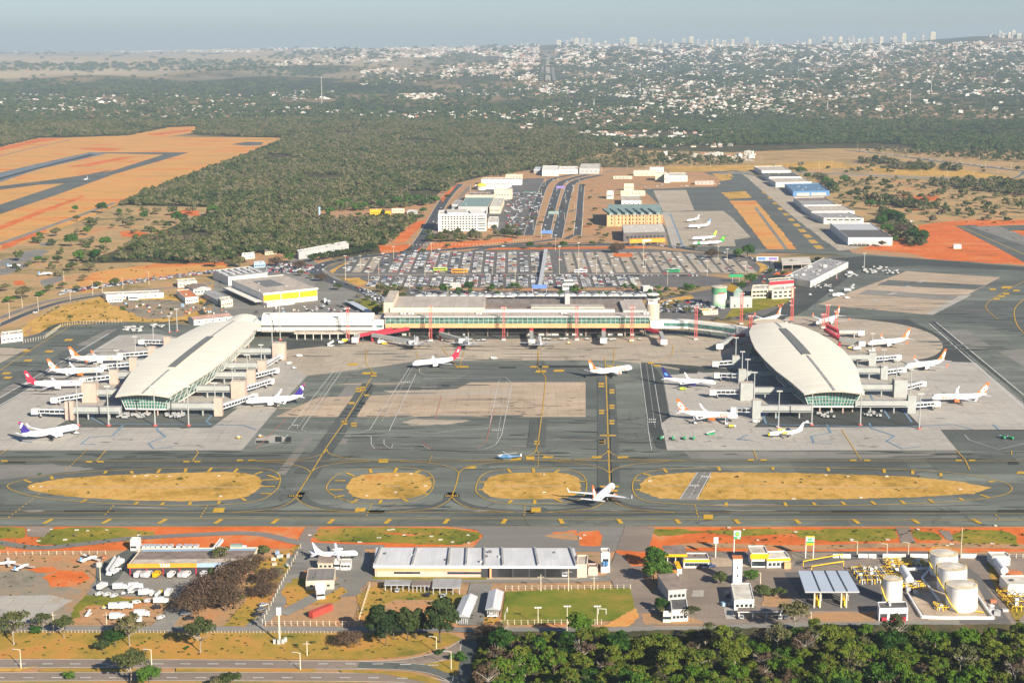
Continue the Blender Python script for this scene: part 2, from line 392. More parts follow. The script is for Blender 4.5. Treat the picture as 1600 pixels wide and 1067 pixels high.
# old airfield apron behind, with the parked jets
sheet('rear_apron',[(1004,296),(1120,292),(1128,280),(1100,270),(1150,266),(1192,278),(1260,330),(1335,398),(1200,396),(1100,392),(1045,388),(1038,345),(1030,320)],'asphalt',3)
sheet('rear_apron_slabs',[(1021,298),(1072,297),(1085,329),(1036,331)],'concrete_beige',4)
sheet('rear_apron_slabs',[(1042,331),(1130,330),(1146,342),(1173,371),(1147,375),(1150,385),(1068,385),(1055,355)],'concrete_beige',4)
sheet('rear_apron_slabs',[(1034,332),(1045,331),(1068,385),(1050,386)],'concrete',4)
band('taxi_stripe',[(1047,334),(1067,385)],2.2,'paint_blue',5,False)
for q in([(1112,272),(1125,270),(1146,280),(1128,283)],[(1127,301),(1165,299),(1175,309),(1140,312)],[(1120,271),(1150,268),(1165,276),(1150,278)]):
 sheet('dry_grass',q,'grass_gold',4,jag=3)
sheet('dry_grass',[(1140,314),(1182,314),(1246,391),(1200,391),(1176,360)],'field_orange',4,jag=2)
sheet('drain_strip',[(1178,325),(1183,325),(1232,390),(1226,390)],'asphalt_pale',6)
sheet('old_runway',[(1140,270),(1155,268),(1290,394),(1266,395),(1200,335)],'asphalt',4)
sheet('hangar_apron',[(1160,272),(1195,278),(1262,318),(1345,388),(1310,392),(1240,340)],'concrete_beige',4,jag=2)
for k in range(11):
 a=k/11;x,y=1190+88*a,300+92*a;s=5+7*a
 sheet('grass_bed',[(x,y),(x+s,y-.5),(x+s*1.6,y+s*.45),(x+s*.5,y+s*.5)],'grass_gold',5)
if 0:sheet('dry_grass',[(1178,296),(1190,296),(1236,335),(1262,372),(1262,392),(1250,392),(1212,345)],'dirt',5,jag=2)
# town roads: boulevard, ring
RD=dict(kerb='kerb_concrete',kw=.7)
sheet('hotel_forecourt',[(742,300),(800,280),(870,278),(850,310),(820,368),(770,360)],'asphalt_lot',3)
sheet('boulevard_verge',[(850,280),(905,276),(912,330),(908,370),(850,375),(822,370),(835,330)],'dirt',4)
band('boulevard',[(905,271),(880,276),(862,281),(850,292),(838,325),(826,368)],11,'road_asphalt',5,**RD)
band('boulevard',[(920,273),(895,279),(876,287),(868,305),(858,340),(852,366)],12,'road_asphalt',5,**RD)
band('boulevard',[(940,274),(910,280),(893,288),(886,305),(876,345),(870,372)],13,'road_asphalt',5,**RD)
band('boulevard',[(909,288),(907,310),(905,340),(902,368)],9,'road_asphalt',5,**RD)
band('service_road',[(884,374),(893,369),(905,364)],7,'road_asphalt',6)
band('service_road',[(890,331),(905,326)],6,'asphalt_lot',6)
band('cross_road',[(900,273),(960,268),(1040,266),(1100,268),(1190,268)],9,'asphalt_pale',5,**RD)
band('hotel_street',[(620,402),(650,385),(672,352),(690,320),(705,300),(718,288)],14,'road_asphalt',4,**RD)
band('hotel_street',[(655,398),(668,380),(690,350),(712,318),(735,290)],7,'road_brown',5)
sheet('road_cut',[(668,343),(632,380),(613,380),(625,365),(650,347)],'red_soil',5,jag=2)
sheet('road_cut',[(716,287),(692,316),(688,311),(700,297)],'red_soil',5,jag=2)
sheet('road_cut',[(590,384),(700,380),(800,372),(800,378),(690,390),(600,401)],'red_soil',4,jag=4)
# ring road and car park
sheet('car_park',[(505,428),(512,418),(540,408),(600,401),(700,394),(760,391),(1010,389),(1110,396),(1180,408),(1192,416),(1190,424),(1080,428),(1160,438),(1120,446),(1050,452),(1000,470),(600,470),(640,452),(560,436)],'asphalt_lot',4)
ring=[(600,468),(570,456),(520,440),(497,428),(494,421),(520,409),(600,398),(700,390.5),(790,385),(1000,383),(1090,391),(1170,403),(1205,413),(1212,420),(1200,432),(1180,441),(1130,455)]
band('ring_road',ring,15,'road_asphalt',6,**RD)
band('middle_road',[(508,429),(560,429.5),(800,429.5),(1000,428.5),(1180,428)],7,'road_brown',6,**RD)
band('approach_road',[(870,374),(840,378),(790,383),(740,392)],9,'road_asphalt',5,**RD)
band('approach_road',[(800,382),(900,380),(980,382)],6,'road_asphalt',7)
sheet('verge',[(760,388),(1010,385.5),(1010,388.5),(760,390.5)],'red_soil',7)
sheet('verge',[(958,396),(988,396),(989,402),(958,402)],'red_soil',7)
sheet('verge',[(514,424),(540,410),(558,406),(530,418),(520,428)],'grass_gold',7)
sheet('verge',[(1180,409),(1196,414),(1200,420),(1185,427),(1188,418)],'grass_gold',7)
sheet('verge',[(535,436),(560,434),(575,443),(560,447)],'grass_gold',7)
sheet('verge',[(640,449),(800,451),(1060,449),(1060,453),(800,455),(660,453)],'dirt',7)
# the lot's rows: slabs of beige parking bays between asphalt aisles
rows=MB()
BAYS_U,BAYS_L=[],[]
for k in range(13):
 x0=528+k*38.5-(k>6)*2
 for(ya,yb,L)in((397 if 3<k<12 else 404-.2*min(k,12),425,BAYS_U),):
  ya=max(ya,408-k*2.6)if k<5 else 393.5
  sl=(x0-800)/490*-1
  for dx in(0,19):
   a,b_=P(x0+dx+12+(425-ya)*.0,yb),None
   top=P(800+(x0+dx+12-800)*(ya-HORIZ)/(yb-HORIZ),ya)
   L.append((a.x,a.y,top.y))
bays=[]
for xw in np.arange(-176,262,12.6):
 y0,y1=P(800,426).y,P(800,394.5).y
 px=800+xw/sc_at(410)
 if px<640:y1=P(800,404-(px-520)*.075).y
 if px>1080:y1=P(800,396+(px-1080)*.15).y
 if y1-y0>12:bays.append((xw,y0,y1,'U'))
for xw in np.arange(-140,125,12.6):
 y0,y1=P(800,448.5).y,P(800,433.5).y
 bays.append((xw,y0,y1,'L'))
for i,(xw,y0,y1,t)in enumerate(bays):
 rows.box(xw-4.6,y0,0,xw+4.6,y1,.20+.001,'concrete_beige' if(i%3 or t=='U' and xw>60)else 'asphalt_lot')
tag(rows.build('parking_bays'),kind='structure')
# land left of the terminal
sheet('storage_field',[(40,510),(60,495),(105,478),(150,466),(200,455),(330,470),(315,490),(350,500),(275,503),(190,503),(120,512),(60,522),(20,530)],'grass_gold',4,jag=4)
sheet('bare_yard',[(165,470),(260,468),(330,480),(300,492),(230,500),(180,480)],'rubble',5,jag=6)
sheet('bare_yard',[(40,525),(50,505),(48,530),(36,535)],'dirt',5,jag=4)
band('perimeter_road',[(-60,512),(0,497),(40,482),(80,470),(130,462),(200,455),(280,449),(340,441)],9,'road_brown',6,**RD)
band('perimeter_road',[(-60,530),(0,508),(40,491),(90,474),(150,463),(200,459)],8,'road_asphalt',6,**RD)
band('service_road',[(30,529),(60,524),(85,510),(105,505),(150,504),(230,506),(290,501)],6,'asphalt_dark',6)
band('service_road',[(318,492),(312,483),(325,474),(330,465)],6,'asphalt_dark',6)
sheet('cargo_yard',[(330,500),(335,440),(400,420),(480,400),(520,430),(600,470),(600,495),(480,500),(400,500)],'asphalt_pale',5)
sheet('staff_car_park',[(455,478),(545,475),(600,492),(480,496)],'road_brown',6)
sheet('garden',[(540,472),(570,466),(600,480),(598,490),(560,482)],'grass_green',7)
sheet('roadside_yard',[(360,395),(500,388),(520,405),(490,430),(440,440),(400,420)],'dirt',4,jag=4)
sheet('side_yard',[(1010,470),(1180,440),(1300,400),(1345,405),(1260,470),(1180,500),(1015,500)],'asphalt_lot',5)
sheet('roundabout_garden',[(1160,462),(1195,455),(1250,470),(1200,482),(1160,492),(1130,500)],'grass_green',7)
sheet('bare_earth',[(1190,440),(1215,425),(1240,425),(1232,437),(1200,445)],'red_soil',7,jag=2)
sheet('garden',[(1030,470),(1080,461),(1085,466),(1030,480)],'grass_gold',7)
def TXT(txt,size):
 cu=bpy.data.curves.new('t','FONT');cu.body=txt;cu.size=1;cu.align_x='CENTER';cu.align_y='CENTER';cu.offset=.045;cu.resolution_u=2
 o=bpy.data.objects.new('t',cu);C.objects.link(o);dg=bpy.context.evaluated_depsgraph_get()
 me=bpy.data.meshes.new_from_object(o.evaluated_get(dg));vs=[v.co.copy()*size for v in me.vertices];fs=[tuple(p.vertices)for p in me.polygons]
 bpy.data.objects.remove(o);bpy.data.curves.remove(cu);bpy.data.meshes.remove(me)
 return vs,fs
# ------------------------------------------------------------- apron and taxiways
def apron_material():
 m,nt,b=mk('apron_asphalt',.85)
 c=(.13,.142,.122)
 col=ramp(nt,noise(nt,1,pos(nt,(.008,.04,1)),10,.72),[(.34,tuple(v*.68 for v in c)),(.5,c),(.66,tuple(v*1.55 for v in c))])
 v=nt.nodes.new('ShaderNodeTexVoronoi');v.distance='CHEBYCHEV';v.inputs['Scale'].default_value=.011;nt.links.new(pos(nt,(1,1.4,1)),v.inputs['Vector'])
 s=nt.nodes.new('ShaderNodeSeparateColor');nt.links.new(v.outputs['Color'],s.inputs[0])
 col=mix(nt,1,col,ramp(nt,s.outputs[0],[(0,(.8,.8,.8)),(1,(1.18,1.17,1.12))]),'MULTIPLY')
 col=mix(nt,math_(nt,'MULTIPLY',rampf(nt,noise(nt,1,pos(nt,(.03,.12,1)),10,.75),.57,.64),.6),col,tuple(v*.4 for v in c))
 col=mix(nt,math_(nt,'MULTIPLY',rampf(nt,noise(nt,1,pos(nt,(.02,.2,1)),6,.6),.6,.75),.35),col,(.24,.22,.19))
 g=nt.nodes.new('ShaderNodeNewGeometry');sx=nt.nodes.new('ShaderNodeSeparateXYZ');nt.links.new(g.outputs['Position'],sx.inputs[0])
 wob=math_(nt,'MULTIPLY',math_(nt,'SUBTRACT',noise(nt,.02,pos(nt),2),.5),6)
 y=math_(nt,'ADD',sx.outputs[1],wob)
 for yc,wd,k in((P(800,721.5).y,5,.55),(P(800,725).y,4,.4),(P(800,799).y,3.5,.75),(P(800,804.5).y,3.5,.75),(P(800,762).y,0,0)):
  if not wd:continue
  d=math_(nt,'ABSOLUTE',math_(nt,'SUBTRACT',y,yc));f=math_(nt,'SUBTRACT',1,math_(nt,'DIVIDE',d,wd),True)
  f=math_(nt,'MULTIPLY',f,math_(nt,'MULTIPLY',rampf(nt,noise(nt,1,pos(nt,(.012,.4,1)),5,.6),.25,.6),k*1.3))
  f=math_(nt,'MINIMUM',f,.85)
  col=mix(nt,f,col,tuple(v*.28 for v in c))
 col=seams(nt,col,c,.7)
 nt.links.new(col,b.inputs['Base Color'])
apron_material()
paved('tyre_track',asph(.86),(.05,.02),.35,0,0,.5)
sheet('apron',[(-400,822),(-400,640),(0,538),(110,508),(200,503),(345,510),(400,528),(600,522),(1015,516),(1175,518),(1180,500),(1250,470),(1330,430),(1345,410),(1300,396),(1200,393),(1180,398),(1060,389),(1250,390),(1310,394),(1450,405),(1600,416),(2000,460),(2100,822)],'apron_asphalt',8)
sheet('taxiway_far_right',[(1492,353),(1525,352),(1600,382),(1700,420),(1700,450),(1600,410),(1560,388)],'asphalt',6)
sheet('taxiway_far_right',[(1515,354),(1600,352),(1700,353),(1700,362),(1600,360),(1545,362)],'asphalt',7)
sheet('taxiway_far_right',[(1516,354),(1560,353),(1640,385),(1640,394),(1600,384)],'asphalt_pale',8)
band('taxiway_marking',[(1500,354),(1560,380),(1640,415)],1.2,'paint_yellow',9,False)
sheet('dark_lane',[(1180,430),(1330,430),(1260,485),(1190,520),(1140,530),(1175,505),(1235,470)],'asphalt_dark',9)
sheet('dark_lane',[(1250,408),(1360,400),(1480,408),(1600,418),(1600,424),(1440,415),(1350,420),(1320,432)],'asphalt_dark',9)
sheet('paler_lane',[(1300,470),(1600,470),(1700,500),(1700,560),(1600,520),(1450,492),(1277,477)],'asphalt',9)
# remote stands
sheet('remote_stand',[(1417,424),(1563,434),(1452,492.5),(1277,476)],'concrete_warm',10)
sheet('stand_band',[(1388,438),(1540,446),(1524,453),(1370,446)],'asphalt',11)
sheet('stand_band',[(1355,453),(1500,463),(1488,470),(1340,460)],'asphalt_pale',11)
sheet('stand_band',[(1507,459),(1519,461),(1457,493),(1446,491)],'concrete',12)
for x,y in((1440,440),(1415,449),(1393,459),(1365,470)):sheet('stand_stain',[(x-8,y+2),(x+3,y-2),(x+10,y-1),(x-1,y+2)],'concrete',12)
# terminal front
sheet('terminal_apron',[(352,600),(362,575),(400,556),(440,546),(520,540),(600,528),(1015,524),(1180,528),(1165,576),(1100,585),(1005,569.5),(955,563.5),(650,564.5),(612,571),(478,588),(440,604)],'concrete_beige',10)
sheet('dark_lane',[(418,545),(440,532),(520,528),(545,538),(470,545),(440,548)],'asphalt_dark',11)
sheet('dark_lane',[(420,532),(580,526),(800,524),(1015,522),(1015,527),(800,530),(560,534)],'asphalt',11)
sheet('west_stands',[(186,524),(240,522),(420,548),(480,588),(440,630),(378,704),(-200,704),(-200,700),(0,636)],'concrete',10)
sheet('west_stand_lane',[(86,668),(128,643),(200,640),(372,638),(330,669)],'asphalt',11)
sheet('west_remote_stand',[(-200,590),(0,544),(46,544),(0,568),(-200,640)],'concrete_beige',10)
sheet('dark_lane',[(0,632),(90,582),(190,524),(186,510),(150,520),(0,606)],'asphalt',9)
band('lane_line',[(-60,664),(0,634),(186,527)],1.0,'paint_white',12,False)
band('lane_line',[(-60,650),(0,622),(170,522)],1.0,'paint_white',12,False)
for q in([(55,592),(110,560),(128,556),(70,592)],[(120,540),(165,516),(185,514),(140,541)],[(0,612),(20,600),(40,598),(0,624)]):sheet('asphalt_patch',q,'asphalt_pale',10)
sheet('centre_stand',[(430,652),(497,621),(595,618),(710,610),(735,598),(915,597.5),(915,652)],'concrete_warm',10)
sheet('asphalt_patch',[(760,573),(915,572),(950,574),(960,640),(916,640),(914,594),(740,596),(700,600)],'asphalt',9)
for q in([(628,659),(650,655),(735,658),(700,664),(640,665)],[(600,611),(700,609),(800,606),(800,618),(620,620)]):sheet('asphalt_patch',q,'concrete_beige',11,jag=1.7)
sheet('asphalt_patch',[(517,636),(540,604),(580,592),(560,632)],'asphalt_pale',9)
sheet('asphalt_patch',[(501,695),(536,652),(551,652),(522,695)],'asphalt_pale',11);sheet('asphalt_patch',[(528,695),(540,680),(548,680),(540,695)],'asphalt_pale',11)
sheet('asphalt_patch',[(430,742),(476,684),(490,684),(446,742)],'asphalt_pale',9)
sheet('asphalt_patch',[(400,685),(430,680),(450,684),(436,692),(398,694)],'concrete',11)
sheet('east_stands',[(1036,588),(1090,582),(1200,560),(1240,540),(1525,567.5),(1600,636),(1700,720),(1700,672),(1470,672),(1496,704),(1042,704),(1034,662),(1047,652)],'concrete',10)
sheet('east_stands',[(1470,590),(1550,590),(1700,715),(1700,672),(1470,672)],'concrete',11)
sheet('dark_lane',[(1002,567),(1018,568),(1035,590),(1046,652),(1034,662),(1042,703),(1025,700),(1014,670)],'asphalt_dark',11)
sheet('dark_lane',[(1002,567),(1036,572),(1100,583),(1190,582),(1130,576),(1060,570)],'asphalt_dark',11)
sheet('east_stand_lane',[(1178,668),(1212,636),(1410,636),(1440,668)],'asphalt_dark',11)
sheet('round_stand',[(1225,500),(1290,497),(1350,500),(1410,508),(1455,522),(1473,540),(1462,555),(1430,563),(1360,568),(1280,560)],'concrete_beige',11,curve=True)
sheet('curved_lane',[(1350,500),(1420,500),(1500,540),(1520,567),(1430,564),(1462,555),(1473,540),(1455,522),(1410,508)],'asphalt_dark',10)
sheet('service_lane',[(1452,504),(1464,503),(1600,622),(1600,640),(1700,720),(1700,702)],'asphalt_dark',12)
band('lane_line',[(1452,506),(1600,638),(1680,706)],.9,'paint_white',13,False);band('lane_line',[(1463,504),(1600,618),(1680,682)],.9,'paint_white',13,False)
sheet('asphalt_patch',[(1470,518),(1510,515),(1548,542),(1515,546)],'asphalt_pale',9);sheet('asphalt_patch',[(1560,550),(1600,545),(1650,570),(1600,573)],'asphalt_pale',9)
sheet('dark_lane',[(1470,672.5),(1760,674),(1760,705),(1496,704)],'asphalt',13)
sheet('taxiway_shoulder',[(1068,706),(1495,706),(1495,716),(1080,717)],'asphalt_pale',9)
sheet('taxiway_shoulder',[(-100,728),(80,726),(150,733),(50,745),(-100,760)],'asphalt_pale',9,jag=1.7)
# grass islands in the taxiway
islands=[[(42,762),(62,754),(110,747),(200,742),(300,739),(370,738.5),(400,744),(409,755),(400,768),(378,778),(330,783),(230,783),(130,778),(70,771)],[(543,768),(544,756),(558,745),(590,740),(640,739),(666,745),(675,757),(668,768),(650,777),(615,780),(562,779)],[(757,769),(756,755),(770,744),(805,740),(870,739),(898,745),(907,757),(906,768),(890,777),(850,780),(780,779)],[(1000,768),(1001,755),(1015,745),(1050,740),(1089,738.5),(1077,760),(1062,781),(1030,779)],[(1112,738.5),(1200,738.5),(1300,741),(1420,745),(1500,753),(1547,762),(1520,772),(1420,778),(1300,780.5),(1088,781.5),(1102,760)]]
for q in islands:sheet('grass_island',q,'grass_gold',10,curve=len(q)>9 and q[0][0]!=1112,jag=1.3)
yl=MB();wl=MB();rl=MB();bl=MB();rb=MB();bk=MB()
ZY,ZW=.50,.49
def line(mb,px,w,mat,z=ZY,curve=False,closed=False,dash=None):
 if curve:px=catmull(px,closed,8)
 pts=[P(*q)for q in px]
 if dash:
  Q=[]
  for a,b_ in zip(pts,pts[1:]):
   k=max(1,int((b_-a).length/dash));Q+=[a.lerp(b_,i/k)for i in range(k)]
  for i in range(0,len(Q)-1,2):mb.ribbon([Q[i],Q[i+1]],w,z,mat)
 else:mb.ribbon(pts,w,z,mat,closed)
def quad(mb,x0,y0,x1,y1,mat,sk=0,z=ZY):
 mb.face([P(x0,y1,z),P(x1,y1,z),P(x1+sk,y0,z),P(x0+sk,y0,z)],mat)
ovals=[[(12,762),(30,752),(80,743),(170,736),(300,732),(400,732.5),(430,738),(438,750),(430,768),(400,784),(330,790),(230,790),(120,784),(50,776)],[(512,768),(516,752),(536,739),(580,733),(640,732),(668,739),(678,752),(672,770),(650,782),(600,788),(545,784)],[(746,772),(747,752),(762,739),(800,733),(870,732.5),(905,740),(916,754),(914,772),(900,783),(850,788),(780,786)],[(990,770),(990,752),(1005,740),(1060,733),(1200,731),(1400,734),(1500,741),(1560,752),(1581,764),(1560,776),(1480,785),(1350,790),(1150,791),(1040,787),(1004,782)]]
for q in ovals:line(yl,q,.55,'paint_yellow',ZY,True,True)
def ticks(pairs,w=1.7):
 for(a,b_,c,d)in pairs:line(yl,[(a,b_),(c,d)],w,'paint_yellow')
ticks([(38,751,49,755),(80,745,82,750),(163,741,167,736),(205,737,207,741),(246,740,250,734),(289,739,291,732),(325,738,331,732),(366,739,371,733),(127,786,135,781),(209,790,216,785),(251,791,256,786),(296,790,298,785),(341,788,343,784),(377,779,384,783),(410,738,398,742),(418,743,436,749),(410,751,436,750),(408,761,430,761),(408,772,424,772)])
ticks([(578,733,580,740),(616,740,620,732),(542,740,554,745),(523,752,540,752),(514,766,536,766),(522,778,538,775),(549,787,559,781),(593,788,596,782),(629,780,637,784),(648,740,657,736),(668,747,675,747),(667,759,678,759),(658,772,668,773)])
ticks([(793,733,798,739),(833,732,834,739),(866,740,874,735),(905,753,916,753),(835,788,836,782),(866,780,878,785),(749,754,757,754),(747,766,756,766),(794,788,800,782)])
ticks([(1037,733,1042,739),(1122,730,1125,736),(1207,730,1208,735),(1293,731,1295,737),(1381,734,1382,740),(1426,736,1426,742),(1470,740,1470,745),(1002,740,1017,744),(992,752,1001,752),(992,766,1001,766),(1226,786,1229,792),(1270,786,1275,791),(1315,785,1322,791),(1361,784,1369,790),(1407,783,1415,789),(1451,781,1460,787),(1498,779,1506,783),(1532,774,1545,778),(1545,754,1555,752),(1134,792,1135,786)])
for x in list(range(-16,900,88)):pass
for k,x in enumerate([-20,68,160,248,336,425,513,602,694,785,875,967,1058,1151,1246,1338,1432,1528,1625]):
 sk=(x-800)*-.012;line(yl,[(x,819),(x+5+sk,812)]if x<800 else[(x+4,819),(x+1+sk,812)],2.2,'paint_yellow')
line(yl,[(-100,811),(800,811.5),(1700,814)],.5,'paint_yellow');line(yl,[(-100,802),(800,801.5),(1700,802.5)],.35,'paint_yellow');line(yl,[(-100,721),(1700,721)],.45,'paint_yellow')
for(x,y,w,h,sk)in((332,793,17,7,3),(554,793,16,6,2),(830,792.5,15,7,0),(1099,803.5,15,8,0),(591,717,15,5.5,1),(822,712.5,13,5.5,0),(728+35,0,0,0,0)):
 if w:quad(yl,x,y,x+w,y+h,'paint_yellow',sk)
for x,y in((855,714),(931,714),(972,714),(844,580),(872,579),(735,730),(1596,738),(805,717),(573,583),(550,569),(1572,449)):
 quad(yl,x-8,y-1.7,x+8,y+1.7,'paint_yellow',2)
for xx in((2,720),(134,721),(152,721),(286,720.5),(303,720.5),(370,719),(388,719),(1328,719),(1350,719),(1493,719),(1514,719),(1168,718.5),(1188,718.5),(712,573),(722,573),(828,573),(847,573),(948,572),(962,572),(1012,567),(1022,571),(1546,452),(1552,467),(1560,463),(1567,459),(1583,454)):
 quad(yl,xx[0],xx[1]-1.3,xx[0]+10,xx[1]+1.3,'paint_yellow')
# the long stand entry lines
cl=[(580,592),(545,650),(510,700),(486,740),(462,777)]
line(yl,cl,.6,'paint_yellow');line(yl,[(841,548),(840,575),(853,590),(848,640),(841,690),(838,703)],.55,'paint_yellow')
line(yl,[(945,560),(947,590),(950,680),(951,705),(952,740),(953,765)],.7,'paint_yellow')
for c,y0 in((510,702),(838,702),(951,702)):
 for s in(-1,1):line(yl,[(c,y0),(c+s*8,y0+9),(c+s*45,y0+16.5),(c+s*120,720.5)],.5,'paint_yellow',ZY,True)
for c,y0,y1 in((486,740,721),(717,740,721),(952,741,721)):
 for s in(-1,1):line(yl,[(c,y0),(c+s*10,y0-8),(c+s*40,y0-15),(c+s*95,721)],.5,'paint_yellow',ZY,True)
line(yl,[(717,740),(713,757),(706,777)],.6,'paint_yellow')
for c in(462,706,953):
 for s in(-1,1):line(yl,[(c,777),(c+s*8,785),(c+s*35,796),(c+s*100,801.5)],.5,'paint_yellow',ZY,True)
 if c!=953:quad(bk,c-12,772.5,c+12,776.5,'rubber',1,.475);[quad(yl,c-10+k*3,773.3,c-8.4+k*3,775.5,'paint_yellow')for k in range(7)]
quad(yl,938,758.5,967,761,'paint_yellow');quad(yl,940,765,965,768,'paint_yellow')
for y in(598,602):quad(yl,935,y,944,y+2.5,'paint_yellow')
for x,ys in((956,(608,632,656)),(940,(640,687))):
 for y in ys:
  for k in range(2):quad(yl,x-4,y+k*4,x+4,y+k*4+2.6,'paint_yellow')
quad(yl,937,679,963,681,'paint_yellow');quad(yl,936,687,946,689,'paint_yellow');quad(yl,936,691,946,693,'paint_yellow')
for q in((566,604),(537,657),(552,660),(559,606),(583,582),(838,688)):
 for k in range(2):quad(yl,q[0]-4,q[1]+k*4,q[0]+5,q[1]+k*4+2.2,'paint_yellow',1)
quad(yl,569,616,577,618.5,'paint_yellow');quad(yl,545,628,554,631,'paint_yellow')
for q in([(130,498),(60,540),(20,566),(-30,600)],[(150,722),(166,704)],[(300,722),(310,708),(306,704)],[(14,702),(-10,716)],[(1315,672),(1345,719)],[(1494,704),(1508,719),(1515,735)],[(1580,705),(1581,712)],[(1177,704),(1183,719)]):line(yl,q,.55,'paint_yellow')
for x,y in((40,548),(75,549),(105,531),(42,563),(8,583),(10,590)):quad(yl,x-6,y-1.6,x+6,y+1.6,'paint_yellow',4)
line(yl,[(1600,468),(1585,485),(1590,510),(1610,530)],.8,'paint_yellow',ZY,True);line(yl,[(1600,440),(1560,462),(1540,480),(1560,500)],.6,'paint_yellow',ZY,True)
for q in([(178,790),(172,797),(160,810)],[(325,790),(312,811)],[(581,788),(571,811)],[(820,788),(819,811)],[(1086,790),(1091,811)],[(1555,805),(1565,815)],[(137,703),(100,738)],[(62,772),(10,812)],[(675,713),(669,728)],[(841,711),(841,732)]):line(yl,q,.6,'paint_yellow',ZY,dash=2.2)
# stand lead-ins by the terminal
for q in([(690,470+74),(703,560),(715,575)],[(651,552),(654,564)],[(572,545),(572,570),(584,583)],[(725,550),(718,575)],[(842,550),(840,572)],[(960,545),(958,572)],[(1052,540),(1050,556),(1030,565)],[(1225,590),(1222,600)]):line(yl,q,.5,'paint_yellow')
# white road markings on the apron
for q in([(640,575),(590,652),(578,672),(560,678),(470,677),(400,670)],[(650,585),(608,674),(680,678),(720,672),(760,671),(765,667),(778,600),(782,592),(660,592)],[(655,577),(656,583),(664,587),(790,590),(800,600),(784,680),(775,695),(760,702),(610,702),(600,695),(600,688)],[(533,582),(474,667),(471,672),(478,675)],[(522,580),(450,672),(430,675)],[(585,702),(580,695),(580,683),(570,680)],[(450,680),(440,692),(400,700)],[(612,701),(614,694),(660,696),(672,703)],[(1000,568),(1011,650),(1013,674),(1018,704)],[(1018,569),(1035,672)],[(1507,680),(1514,688),(1560,703),(1600,694)]):
 line(wl,q,.42,'paint_white',ZW)
for q in([(645,575),(596,660)],[(792,596),(776,690)],[(1010,570),(1024,672)],[(1457,506),(1600,630)],[(528,581),(463,672)]):line(wl,q,.4,'paint_white',ZW,dash=3)
for q in([(645,702),(745,702),(760,690),(772,640)],[(660,691),(670,700),(680,703)],[(575,702),(610,702)],[(448,655),(400,702)],[(650,640),(690,620),(680,655)]):line(rl,q,.4,'paint_red',ZW)
for k,(x,y)in enumerate(((634,597),(776,633),(776,672),(462,664),(1018,655),(1018,659),(622,645))):
 for j in range(5):quad(wl,x-7+j*3,y-1,x-5.2+j*3,y+1,'paint_white',0,ZW)
# blue service lines on the stands
for q in([(193,665),(176,682),(140,684),(126,695),(150,695)],[(248,668),(245,672),(259,683),(232,693),(240,702),(270,700)],[(150,645),(143,654),(160,663),(380,665),(400,672)],[(338,641),(322,660),(330,664)],[(25,688),(50,692)],[(1292,664),(1298,677),(1268,682),(1272,694),(1300,694)],[(1358,662),(1362,670),(1398,682),(1385,690),(1410,702),(1440,698)],[(1410,640),(1425,661)],[(1380,640),(1390,655)],[(1152,686),(1180,690),(1152,688),(1168,680)],[(1190,664),(1400,668),(1490,664),(1520,672)],[(1188,640),(1198,665)],[(1552,664),(1560,672)],[(1358,614),(1366,630)],[(1208,640),(1216,655)]):line(bl,q,1.3,'paint_blue',ZW)
# tyre rubber and oil
for(x0,y0,x1,y1)in((560,628,570,632),(556,634,566,637),(552,640,562,643),(550,645,558,647),(531,650,558,651.5),(540,638,548,640),(533,645,543,647),(5,720,40,723)):quad(rb,x0,y0,x1,y1,'rubber',1,.475)
for(x0,y0,x1,y1)in((840,571,935,574),(1062,575,1090,583),(1110,799,1140,801),(1250,799,1340,801),(1300,797,1500,800),(1560,796,1640,800),(400,688,420,692),(430,682,440,690),(446,682,455,690),(1576,721,1592,725),(780,573,806,575),(690,601,702,603),(100,797,180,799)):quad(rb,x0,y0,x1,y1,'rubber',0,.478)
for q,w in(([(575,600),(500,706),(470,740)],8),([(585,602),(512,712),(488,748)],4),([(942,590),(944,700),(945,765)],8),([(956,600),(960,700),(962,755)],5),([(835,655),(830,700)],5),([(848,655),(846,700)],5)):
 line(rb,q,w,'tyre_track',.467)
for c in(470,706,953):
 for s in(-1,1):line(rb,[(c,770),(c+s*12,785),(c+s*55,796),(c+s*130,801)],5,'tyre_track',.46,True)
for mb,nm in((yl,'yellow_marking'),(wl,'white_marking'),(rl,'red_marking'),(bl,'blue_marking'),(rb,'tyre_marks'),(bk,'holding_position_marking')):tag(mb.build(nm),kind='structure')
def ground_text(txt,px,py,size,ang,z=.53):
 vs,fs=TXT(txt,size);o=P(px,py);m=MB();c,s=math.cos(ang),math.sin(ang);m.add([(o.x+v.x*c-v.y*2.2*s,o.y+v.x*s+v.y*2.2*c,z)for v in vs],fs,'paint_white');tag(m.build('painted_word'),kind='structure')
rnd.seed(8)
def marks(name,n,box,lx,ly,mats,lean=0,z=.455):
 m=MB()
 for k in range(n):
  x0,x1,y0,y1=box[k%len(box)];o=P(rnd.uniform(x0,x1),rnd.uniform(y0,y1));a,b_=rnd.uniform(*lx),rnd.uniform(*ly);t=rnd.gauss(0,lean);c,s=math.cos(t),math.sin(t);N=9;q=[]
  for i in range(N):w=i*2*math.pi/N;r=rnd.uniform(.6,1.1);q.append((o.x+(a*r*math.cos(w))*c-(b_*r*math.sin(w))*s,o.y+(a*r*math.cos(w))*s+(b_*r*math.sin(w))*c,z+k*.00006))
  m.face(q,mats[k%len(mats)])
 tag(m.build(name),kind='structure')
AP=[(480,1000,575,700),(500,1030,650,716),(0,1600,706,718),(420,1000,540,565),(0,1600,790,800),(1450,1600,480,560),(10,180,540,620),(60,1500,728,736)]
marks('surface_stain',170,AP,(3,22),(.3,1.6),['tyre_track','rubber','asphalt_dark','tyre_track'],.05)
marks('repair_patch',90,AP,(4,26),(.8,3),['asphalt_pale','asphalt','asphalt_dark','asphalt'],.03,.445)
